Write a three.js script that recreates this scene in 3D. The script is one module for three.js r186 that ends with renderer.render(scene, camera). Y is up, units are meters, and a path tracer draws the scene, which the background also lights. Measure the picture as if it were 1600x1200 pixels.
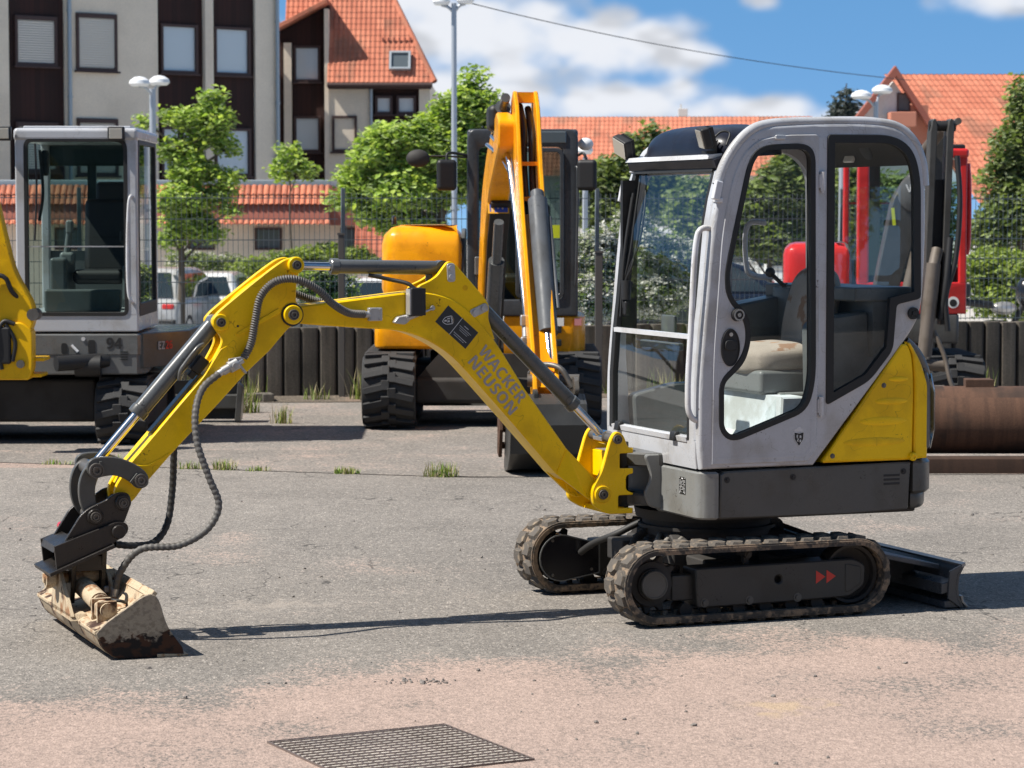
import * as THREE from 'three';
import { mergeGeometries, toCreasedNormals } from 'three/addons/utils/BufferGeometryUtils.js';
import { FontLoader } from 'three/addons/loaders/FontLoader.js';
import { TextGeometry } from 'three/addons/geometries/TextGeometry.js';
import { RoundedBoxGeometry } from 'three/addons/geometries/RoundedBoxGeometry.js';

// ---------------------------------------------------------------- camera, sky, sun, exposure
const scene = new THREE.Scene();
const camera = new THREE.PerspectiveCamera(2 * Math.atan(600 / 4100) * 180 / Math.PI, 4 / 3, 0.1, 900);
camera.position.set(0, 1.8, 0);
camera.rotation.x = -Math.atan(265 / 4100);
camera.focus = 11.9;
camera.userData.fStop = 8;
scene.add(camera);
const renderer = new THREE.WebGLRenderer({ antialias: true });
renderer.toneMapping = THREE.LinearToneMapping;
renderer.toneMappingExposure = 1.5;
renderer.shadowMap.enabled = true;
renderer.shadowMap.type = THREE.PCFSoftShadowMap;

const SUN_EL = 54 * Math.PI / 180, SUN_AZ = 16 * Math.PI / 180;      // the sun stands to the left, a little on the viewer's side
const toSun = new THREE.Vector3(-Math.cos(SUN_EL) * Math.cos(SUN_AZ), Math.sin(SUN_EL), Math.cos(SUN_EL) * Math.sin(SUN_AZ));
const sun = new THREE.DirectionalLight(new THREE.Color().setRGB(1, 0.95, 0.87), 5.0);
sun.position.copy(toSun).multiplyScalar(60).add(new THREE.Vector3(0, 0, -16));
sun.target.position.set(0, 0, -16);
sun.castShadow = true; sun.shadow.radius = 1; sun.shadow.mapSize.set(4096, 4096); sun.shadow.bias = -0.0004;
Object.assign(sun.shadow.camera, { left: -26, right: 26, top: 26, bottom: -26, near: 1, far: 160 });
scene.add(sun, sun.target);

// ---------------------------------------------------------------- random numbers and noise
function rng(seed) { let s = seed >>> 0; return () => { s = (s + 0x6D2B79F5) >>> 0; let t = s; t = Math.imul(t ^ (t >>> 15), t | 1); t ^= t + Math.imul(t ^ (t >>> 7), t | 61); return ((t ^ (t >>> 14)) >>> 0) / 4294967296; }; }
const lerp = (a, b, t) => a + (b - a) * t, clamp = (x, a = 0, b = 1) => Math.min(b, Math.max(a, x));
const sstep = (a, b, x) => { const t = clamp((x - a) / (b - a)); return t * t * (3 - 2 * t); };
function hash2(x, y, s) { let h = Math.imul(x, 374761393) + Math.imul(y, 668265263) + Math.imul(s, 1274126177) | 0; h = Math.imul(h ^ (h >>> 13), 1274126177); return ((h ^ (h >>> 16)) >>> 0) / 4294967296; }
function vnoise(x, y, s, per = 0) {
  const xi = Math.floor(x), yi = Math.floor(y), fx = x - xi, fy = y - yi, u = fx * fx * (3 - 2 * fx), v = fy * fy * (3 - 2 * fy);
  let x0 = xi, x1 = xi + 1, y0 = yi, y1 = yi + 1;
  if (per) { x0 = ((x0 % per) + per) % per; x1 = ((x1 % per) + per) % per; y0 = ((y0 % per) + per) % per; y1 = ((y1 % per) + per) % per; }
  const a = hash2(x0, y0, s), b = hash2(x1, y0, s), c = hash2(x0, y1, s), d = hash2(x1, y1, s);
  const p = a + (b - a) * u; return p + (c + (d - c) * u - p) * v;
}
function fbm(x, y, oct, s, per = 0) { let f = 0, a = 0.5, n = 0; for (let i = 0; i < oct; i++) { f += a * vnoise(x, y, s + i * 17, per); n += a; a *= 0.5; x *= 2; y *= 2; per *= 2; } return f / n; }

// ---------------------------------------------------------------- the sky: blue air and fair-weather cumulus
{
  const W = 4096, H = 2048, data = new Float32Array(W * H * 4), R = rng(77);
  const blobs = [[-2.3, 4.3, 2.4, 1.5], [-0.6, 3.9, 2.6, 1.25], [1.4, 3.65, 2.2, 0.95], [3.0, 3.6, 1.7, 0.72], [-0.3, 2.7, 2.9, 0.95], [2.4, 2.5, 2.8, 0.55], [4.1, 2.25, 1.9, 0.42], [5.6, 2.15, 1.6, 0.45], [7.0, 2.0, 1.3, 0.40], [-2.8, 2.6, 2.4, 1.1],
    [5.4, 4.62, 0.5, 0.26], [10.6, 4.75, 1.9, 0.55], [-6.5, 3.6, 2.4, 0.9], [-10, 2.6, 2.6, 0.7], [0.4, 1.2, 6, 0.5], [9, 1.0, 4, 0.35]];
  for (let i = 0; i < 60; i++) {
    const az = R() * 360 - 180, el = 2 + Math.pow(R(), 1.5) * 62;
    if (Math.abs(az) < 15 && el < 7.5) continue;
    const w = (2 + R() * 5) * (0.7 + el / 30); blobs.push([az, el, w, w * (0.22 + 0.006 * el + R() * 0.12)]);
  }
  const byRow = (el) => blobs.filter(b => Math.abs(el - b[1]) < b[3] * 1.8);
  for (let j = 0; j < H; j++) {
    const el = ((j + 0.5) / H - 0.5) * 180, e = Math.max(el, 0), t = Math.pow(clamp(e / 70), 0.55);
    const hz = Math.exp(-e / 2.2);
    const base = [lerp(0.110, 0.018, t) + 0.08 * hz, lerp(0.290, 0.048, t) + 0.07 * hz, lerp(0.56, 0.115, t) + 0.04 * hz];
    const row = el > 0 ? byRow(el) : [];
    for (let i = 0; i < W; i++) {
      let az = (i + 0.5) / W * 360 - 90; if (az > 180) az -= 360;
      let d = -9;
      for (const b of row) { let dx = az - b[0]; if (dx > 180) dx -= 360; if (dx < -180) dx += 360; const r = (dx / b[2]) ** 2 + ((el - b[1]) / b[3]) ** 2; if (1 - r > d) d = 1 - r; }
      let c = 0, br = 0;
      if (d > -1.6) {
        const n = fbm(az * 1.35 + 40, el * 2.1, 6, 5) - 0.5, n2 = fbm(az * 0.9 + 9, el * 2.6 + 3, 3, 29);
        c = sstep(-0.15, 0.95, d * 0.95 + n * 1.7 + 0.05) * 0.95; br = lerp(0.43, 0.60, sstep(0.36, 0.62, n2 + 0.12 * d));
      }
      const k = (j * W + i) * 4;
      data[k] = lerp(base[0], br * 0.98, c); data[k + 1] = lerp(base[1], br, c); data[k + 2] = lerp(base[2], br * 1.05, c); data[k + 3] = 1;
    }
  }
  const sky = new THREE.DataTexture(data, W, H, THREE.RGBAFormat, THREE.FloatType);
  sky.mapping = THREE.EquirectangularReflectionMapping; sky.magFilter = THREE.LinearFilter; sky.minFilter = THREE.LinearFilter; sky.needsUpdate = true;
  scene.background = sky; scene.environment = sky;
}

// ---------------------------------------------------------------- geometry helpers (all return BufferGeometry in metres)
const V = (x, y, z) => new THREE.Vector3(x, y, z);
function rot(g, rx = 0, ry = 0, rz = 0) { if (rx) g.rotateX(rx); if (ry) g.rotateY(ry); if (rz) g.rotateZ(rz); return g; }
function box(w, h, d, x = 0, y = 0, z = 0, r = 0, rx = 0, ry = 0, rz = 0) {
  const m = Math.min(w, h, d) * 0.49;
  const g = r ? new RoundedBoxGeometry(w, h, d, r > 0.012 ? 3 : 1, Math.min(r, m)) : new THREE.BoxGeometry(w, h, d);
  return rot(g, rx, ry, rz).translate(x, y, z);
}
const bb = (x0, x1, y0, y1, z0, z1, r = 0) => box(Math.abs(x1 - x0), Math.abs(y1 - y0), Math.abs(z1 - z0), (x0 + x1) / 2, (y0 + y1) / 2, (z0 + z1) / 2, r);
const UP = V(0, 1, 0);
function cyl(p, q, r, r2 = r, seg = 20) {
  const a = V(...p), b = V(...q), d = b.clone().sub(a), L = d.length();
  const g = new THREE.CylinderGeometry(r2, r, L, seg); g.translate(0, L / 2, 0);
  g.applyQuaternion(new THREE.Quaternion().setFromUnitVectors(UP, d.normalize())); return g.translate(a.x, a.y, a.z);
}
function lathe(p, q, prof, seg = 28) {            // profile [radius, along] turned about the line from p towards q
  const a = V(...p), d = V(...q).sub(a).normalize(), g = new THREE.LatheGeometry(prof.map(([r, h]) => new THREE.Vector2(r, h)), seg);
  g.applyQuaternion(new THREE.Quaternion().setFromUnitVectors(UP, d)); return toCreasedNormals(g.translate(a.x, a.y, a.z), 0.6);
}
const curve = (pts, closed = false) => new THREE.CatmullRomCurve3(pts.map(p => V(...p)), closed, 'centripetal');
function tube(pts, r, n = 0, seg = 8, closed = false) { const c = curve(pts, closed); return new THREE.TubeGeometry(c, n || Math.max(8, pts.length * 6), r, seg, closed); }
function hose(pts, r, pitch, depth = 0.14, seg = 10) {   // hose with a spiral guard: the radius swells and shrinks along it
  const c = curve(pts), L = c.getLength(), n = Math.ceil(L / pitch) * 4, g = new THREE.TubeGeometry(c, n, r, seg), pos = g.attributes.position;
  for (let i = 0; i <= n; i++) {
    const P = c.getPointAt(i / n), k = 1 + depth * (i % 4 < 2 ? 0.6 : -0.9);
    for (let j = 0; j <= seg; j++) { const o = i * (seg + 1) + j; pos.setXYZ(o, P.x + (pos.getX(o) - P.x) * k, P.y + (pos.getY(o) - P.y) * k, P.z + (pos.getZ(o) - P.z) * k); }
  }
  g.computeVertexNormals(); return g;
}
function path2(pts, P = new THREE.Shape()) {      // closed outline; a third number rounds that corner
  const n = pts.length;
  for (let i = 0; i < n; i++) {
    const [x, y, r = 0] = pts[i], [ax, ay] = pts[(i + n - 1) % n], [bx, by] = pts[(i + 1) % n];
    if (!r) { i ? P.lineTo(x, y) : P.moveTo(x, y); continue; }
    const la = Math.hypot(ax - x, ay - y), lb = Math.hypot(bx - x, by - y), ra = Math.min(r, la * 0.5), rb = Math.min(r, lb * 0.5);
    const x0 = x + (ax - x) / la * ra, y0 = y + (ay - y) / la * ra, x1 = x + (bx - x) / lb * rb, y1 = y + (by - y) / lb * rb;
    i ? P.lineTo(x0, y0) : P.moveTo(x0, y0); P.quadraticCurveTo(x, y, x1, y1);
  }
  P.closePath(); return P;
}
const grow = (pts, cx, cy, d) => pts.map(([x, y, r]) => { const l = Math.hypot(x - cx, y - cy); return [x + (x - cx) / l * d, y + (y - cy) / l * d, r]; });
function offset(pts, d) {                          // moves every edge outwards by d (counter-clockwise or clockwise outlines)
  const n = pts.length; let A = 0; for (let i = 0; i < n; i++) { const a = pts[i], b = pts[(i + 1) % n]; A += a[0] * b[1] - b[0] * a[1]; }
  const s = A > 0 ? 1 : -1;
  return pts.map((p, i) => {
    const a = pts[(i + n - 1) % n], b = pts[(i + 1) % n], l1 = Math.hypot(p[0] - a[0], p[1] - a[1]), l2 = Math.hypot(b[0] - p[0], b[1] - p[1]);
    const n1 = [(p[1] - a[1]) / l1 * s, -(p[0] - a[0]) / l1 * s], n2 = [(b[1] - p[1]) / l2 * s, -(b[0] - p[0]) / l2 * s];
    const k = d / Math.max(0.35, 1 + n1[0] * n2[0] + n1[1] * n2[1]);
    return [p[0] + (n1[0] + n2[0]) * k, p[1] + (n1[1] + n2[1]) * k, p[2] ? Math.max(0.002, p[2] + d) : 0];
  });
}
function extr(pts, z0, z1, bev = 0, holes = [], seg = 6) {      // outline in x,y with depth from z0 to z1
  const s = path2(pts); for (const h of holes) s.holes.push(path2(h, new THREE.Path()));
  const D = z1 - z0, b = Math.min(bev, D * 0.49);
  const g = new THREE.ExtrudeGeometry(s, { depth: D - 2 * b, bevelEnabled: b > 0, bevelSize: b, bevelThickness: b, bevelOffset: -b, bevelSegments: b > 0.012 ? 3 : 1, curveSegments: seg });
  return toCreasedNormals(g.translate(0, 0, z0 + b), 0.55);
}
const extrY = (pts, y0, y1, bev = 0, holes = []) => extr(pts.map(([x, z, r]) => [x, -z, r]), y0, y1, bev, holes.map(h => h.map(([x, z, r]) => [x, -z, r]))).rotateX(-Math.PI / 2);   // outline in x,z, upright
const extrX = (pts, x0, x1, bev = 0, holes = []) => extr(pts.map(([z, y, r]) => [-z, y, r]), x0, x1, bev, holes.map(h => h.map(([z, y, r]) => [-z, y, r]))).rotateY(Math.PI / 2);    // outline in z,y, along x
const ring = (pts, w, z0, z1, bev = 0) => extr(pts, z0, z1, bev, [offset(pts, -w)]);
const disc = (x, y, r, n = 20) => Array.from({ length: n }, (_, i) => [x + r * Math.cos(i / n * 2 * Math.PI), y + r * Math.sin(i / n * 2 * Math.PI)]);
function ribbon(prof, t) {                         // a bent sheet seen edge-on: profile and its copy moved by t along the normals
  const back = prof.map((p, i) => { const a = prof[Math.max(0, i - 1)], b = prof[Math.min(prof.length - 1, i + 1)], l = Math.hypot(b[0] - a[0], b[1] - a[1]); return [p[0] + (b[1] - a[1]) / l * t, p[1] - (b[0] - a[0]) / l * t]; });
  return [...prof, ...back.reverse()];
}
function metric(g, s = 0) {                        // texture coordinates in metres, laid on along the nearest axis
  g = g.index ? g.toNonIndexed() : g;
  const p = g.attributes.position, n = g.attributes.normal, uv = new Float32Array(p.count * 2);
  for (let f = 0; f < p.count; f += 3) {
    let ax = 0, ay = 0, az = 0; for (let k = f; k < f + 3; k++) { ax += n.getX(k); ay += n.getY(k); az += n.getZ(k); }
    ax = Math.abs(ax); ay = Math.abs(ay); az = Math.abs(az);
    for (let k = f; k < f + 3; k++) {
      const x = p.getX(k), y = p.getY(k), z = p.getZ(k);
      uv[2 * k] = (ax > ay && ax >= az ? z : x) + s; uv[2 * k + 1] = (ay > ax && ay >= az ? z : y) + s * 0.61;
    }
  }
  g.setAttribute('uv', new THREE.BufferAttribute(uv, 2)); return g;
}
function join(list) {
  list = [list].flat(Infinity).filter(Boolean);
  const same = list.map(g => { const c = g.index ? g.toNonIndexed() : g; for (const k of Object.keys(c.attributes)) if (!['position', 'normal', 'uv'].includes(k)) c.deleteAttribute(k); if (!c.attributes.uv) c.setAttribute('uv', new THREE.BufferAttribute(new Float32Array(c.attributes.position.count * 2), 2)); return c; });
  return same.length > 1 ? mergeGeometries(same) : same[0];
}
let uvShift = 0;
function M(name, geos, mat, parent, keepUV = false) {            // ONE named mesh under its thing
  let g = join(geos); if (!keepUV) g = metric(g, (uvShift = (uvShift + 0.377) % 7));
  const m = new THREE.Mesh(g, mat); m.name = name; m.castShadow = m.receiveShadow = true; if (parent) parent.add(m); return m;
}
const taken = {};
function numbered(n) { taken[n] = (taken[n] ?? -1) + 1; return taken[n] ? n + '_' + String(taken[n]).padStart(3, '0') : n; }
function thing(name, label, category, [x, y, z] = [0, 0, 0], turn = 0, group) {
  const o = new THREE.Group(); o.name = numbered(name); o.position.set(x, y, z); o.rotation.y = turn; o.userData = { label, category }; if (group) o.userData.group = group; scene.add(o); return o;
}
function tag(o, label, category, group) { o.name = numbered(o.name); o.userData = { label, category }; if (group) o.userData.group = group; scene.add(o); return o; }
function struct(name, geo, mat, keepUV) { const m = M(name, geo, mat, null, keepUV); m.name = numbered(name); m.userData.kind = 'structure'; scene.add(m); return m; }
const rgb = (r, g, b) => new THREE.Color().setRGB(r, g, b);
// ---------------------------------------------------------------- textures: grain, dirt, rust and print
function tex(size, fn, { srgb = true, rep = 1, repY = rep, h = size } = {}) {
  const d = new Uint8Array(size * h * 4);
  for (let j = 0; j < h; j++) for (let i = 0; i < size; i++) {
    const c = fn((i + 0.5) / size, (j + 0.5) / h), k = (j * size + i) * 4;
    for (let q = 0; q < 3; q++) d[k + q] = clamp(c[q]) * 255; d[k + 3] = 255;
  }
  const t = new THREE.DataTexture(d, size, h, THREE.RGBAFormat); t.wrapS = t.wrapT = THREE.RepeatWrapping; t.magFilter = THREE.LinearFilter; t.minFilter = THREE.LinearMipmapLinearFilter; t.generateMipmaps = true;
  if (srgb) t.colorSpace = THREE.SRGBColorSpace; t.repeat.set(rep, repY); t.needsUpdate = true; return t;
}
const g3 = v => [v, v, v], mix3 = (a, b, t) => [lerp(a[0], b[0], t), lerp(a[1], b[1], t), lerp(a[2], b[2], t)];
const T = {};
T.grime = tex(512, (u, v) => { const a = fbm(u * 6, v * 6, 5, 3, 6), b = vnoise(u * 200, v * 200, 9, 200), s = fbm(u * 40, v * 5, 3, 21, 5); return mix3([1, 1, 1], [0.80, 0.78, 0.74], clamp(sstep(0.45, 0.8, a) * 0.75 + 0.18 * b + 0.3 * sstep(0.6, 0.8, s))); }, { rep: 1.1 });
T.soft = tex(512, (u, v) => { const a = fbm(u * 6, v * 6, 5, 3, 6), b = vnoise(u * 200, v * 200, 9, 200); const s = Math.abs(fbm(u * 9 + 3, v * 9, 3, 77, 9) - 0.5), ch = vnoise(u * 150, v * 150, 61, 150) * vnoise(u * 7, v * 7, 67, 7); let c = mix3([1, 1, 1], [0.88, 0.86, 0.83], clamp(sstep(0.45, 0.78, a) * 0.8 + 0.2 * b)); if (s < 0.004 && a > 0.45) c = mix3(c, [0.66, 0.64, 0.62], 0.5); if (ch > 0.83) c = mix3(c, [0.4, 0.37, 0.35], 0.6); return c; }, { rep: 1.1 });
T.rough = tex(512, (u, v) => g3(0.62 + 0.5 * (fbm(u * 8, v * 8, 5, 41, 8) - 0.5) + 0.10 * vnoise(u * 220, v * 220, 4, 220)), { srgb: false, rep: 1.3 });
T.fine = tex(512, (u, v) => g3(0.5 + 0.5 * (vnoise(u * 128, v * 128, 6, 128) - 0.5) + 0.5 * (vnoise(u * 256, v * 256, 8, 256) - 0.5)), { srgb: false, rep: 3 });
T.mud = tex(1024, (u, v) => {          // rubber caked with dried sand
  const a = fbm(u * 10, v * 10, 5, 13, 10), b = vnoise(u * 256, v * 256, 5, 256), c = fbm(u * 40, v * 40, 3, 15, 40);
  return mix3(mix3([0.57, 0.49, 0.405], [0.47, 0.405, 0.345], b), [0.25, 0.235, 0.22], sstep(0.43, 0.66, a * 0.6 + c * 0.45));
}, { rep: 1.6 });
T.rubber = tex(512, (u, v) => { const a = fbm(u * 8, v * 8, 5, 19, 8), b = vnoise(u * 128, v * 128, 5, 128); return mix3([0.31, 0.295, 0.28], [0.58, 0.51, 0.425], clamp(sstep(0.38, 0.68, a) * 0.75 + b * 0.25)); }, { rep: 2.5 });
T.bucket = tex(1024, (u, v) => {        // dusty steel with orange rust and bare dark patches
  const a = fbm(u * 5, v * 5, 6, 33, 5), r = fbm(u * 9, v * 9, 5, 51, 9), b = vnoise(u * 300, v * 300, 5, 300), s = fbm(u * 70, v * 12, 3, 7, 12);
  let c = mix3([0.78, 0.71, 0.60], [0.65, 0.585, 0.49], b); c = mix3(c, [0.56, 0.41, 0.29], sstep(0.52, 0.74, r * 0.75 + s * 0.3)); return mix3(c, [0.24, 0.16, 0.12], sstep(0.60, 0.70, a));
}, { rep: 1.7 });
T.bucketEnd = tex(512, (u, v) => {      // grey dried soil on top, worn brown steel beneath an uneven line
  const a = fbm(u * 6, v * 6, 5, 61, 6), b = vnoise(u * 180, v * 180, 5, 180), c = fbm(u * 30, v * 30, 3, 3, 30);
  const soil = mix3([0.74, 0.68, 0.595], [0.60, 0.55, 0.48], 0.5 * b + 0.7 * sstep(0.4, 0.7, c)), bare = mix3([0.30, 0.185, 0.12], [0.13, 0.105, 0.095], sstep(0.42, 0.6, fbm(u * 9, v * 9, 4, 8, 9)));
  return mix3(bare, soil, sstep(-0.03, 0.03, v - 0.36 + (a - 0.5) * 0.55 + (u - 0.5) * -0.22 + (c - 0.5) * 0.12));
});
T.concrete = tex(512, (u, v) => { const a = fbm(u * 6, v * 3, 5, 71, 3), b = vnoise(u * 200, v * 200, 5, 200), s = fbm(u * 50, v * 3, 3, 5, 3); const w = 0.42 + 0.22 * (a - 0.5) + 0.10 * (b - 0.5) + 0.14 * (s - 0.5); return [w, w * 0.96, w * 0.90]; }, { rep: 0.9 });
T.pipe = tex(1024, (u, v) => {
  const a = fbm(u * 4, v * 6, 5, 81, 4 * 3), r = fbm(u * 40, v * 5, 4, 85, 40), b = vnoise(u * 256, v * 256, 5, 256);
  return mix3(mix3([0.45, 0.335, 0.265], [0.32, 0.235, 0.185], b * 0.5 + sstep(0.3, 0.7, r) * 0.4), [0.22, 0.18, 0.16], sstep(0.45, 0.75, a) * 0.7);
}, { rep: 0.8 });
T.plaster = tex(512, (u, v) => { const a = fbm(u * 4, v * 4, 5, 91, 4), b = vnoise(u * 200, v * 200, 5, 200); return g3(0.93 + 0.10 * (a - 0.5) + 0.06 * (b - 0.5)); }, { rep: 0.3 });
T.wood = tex(512, (u, v) => { const p = Math.floor(u * 8), e = Math.abs(u * 8 - p - 0.5) * 2, a = fbm(u * 60, v * 3, 4, 7, 3), t = 0.8 + 0.3 * hash2(p, 1, 4); return mix3([0.24 * t, 0.135 * t, 0.115 * t], [0.17 * t, 0.09 * t, 0.08 * t], a).map(x => e > 0.94 ? x * 0.45 : x); }, { rep: 0.9 });
T.roofTile = tex(512, (u, v) => { const a = fbm(u * 5, v * 5, 5, 15, 5), b = hash2(Math.floor(u * 12), Math.floor(v * 9), 3), c = vnoise(u * 120, v * 120, 5, 120); return mix3(mix3([0.87, 0.575, 0.46], [0.76, 0.46, 0.36], clamp(0.6 * b + 0.5 * (a - 0.3) + 0.2 * (c - 0.5))), [0.55, 0.42, 0.35], 0.5 * sstep(0.55, 0.75, fbm(u * 7 + 3, v * 3, 4, 44, 3 * 7))); }, { rep: 0.4 });
T.fabric = tex(512, (u, v) => { const a = fbm(u * 4, v * 4, 5, 55, 4), b = vnoise(u * 160, v * 160, 5, 160), s = sstep(0.6, 0.7, fbm(u * 7, v * 7, 4, 12, 7)); return mix3(mix3([0.68, 0.645, 0.60], [0.54, 0.51, 0.47], a + 0.25 * (b - 0.5)), [0.50, 0.36, 0.26], s * 0.7); }, { rep: 2 });
T.sandFill = tex(256, (u, v) => g3(0.70 + 0.25 * (fbm(u * 6, v * 6, 4, 3, 6) - 0.5) + 0.16 * (vnoise(u * 100, v * 100, 5, 100) - 0.5)), { rep: 2 });
T.asphaltBump = tex(1024, (u, v) => g3(0.5 + 0.55 * (vnoise(u * 200, v * 200, 5, 200) - 0.5) + 0.45 * (vnoise(u * 400, v * 400, 9, 400) - 0.5) + 0.2 * (fbm(u * 12, v * 12, 3, 2, 12) - 0.5)), { srgb: false, rep: 0.8 });
// worn asphalt; s adds pale sand as a share of 0..1
function asphalt(x, z, sand, S) {
  const n = hash2(Math.round(x * 260), Math.round(z * 130), 3), n2 = vnoise(x * 90, z * 60, 5), n3 = vnoise(x * 30, z * 25, 8), a = fbm(x * 0.55 + 50, z * 0.55 + 90, 5, 31), b = fbm(x * 2.6 + 9, z * 2.2 + 40, 4, 37);
  let w = 0.474 + 0.075 * (a - 0.5) + 0.07 * (b - 0.5) + 0.10 * (n2 - 0.5) + 0.03 * (n3 - 0.5) + 0.09 * (n - 0.5);
  if (n > 0.95) w += 0.18 * n2 + 0.05; if (n < 0.05) w -= 0.11;
  let c = [w * 1.02, w * 0.972, w * 0.918];
  const crack = Math.abs(fbm(x * 1.1 + 7, z * 1.1 + 3, 5, 93) - 0.5);
  if (crack < 0.0032 && a > 0.47) c = c.map(q => q * 0.68);
  if (sand > 0) { const m = sstep(0.27, 0.74, sand * 1.0 + (b - 0.5) * 0.85 + (n2 - 0.5) * 0.45 + (n - 0.5) * 0.25); const q = 0.572 + 0.10 * (n2 - 0.5) + 0.10 * (n - 0.5) + 0.05 * (b - 0.5); c = mix3(c, [q * 1.085, q * 0.945, q * 0.868], m * 0.92); }
  return c;
}

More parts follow.
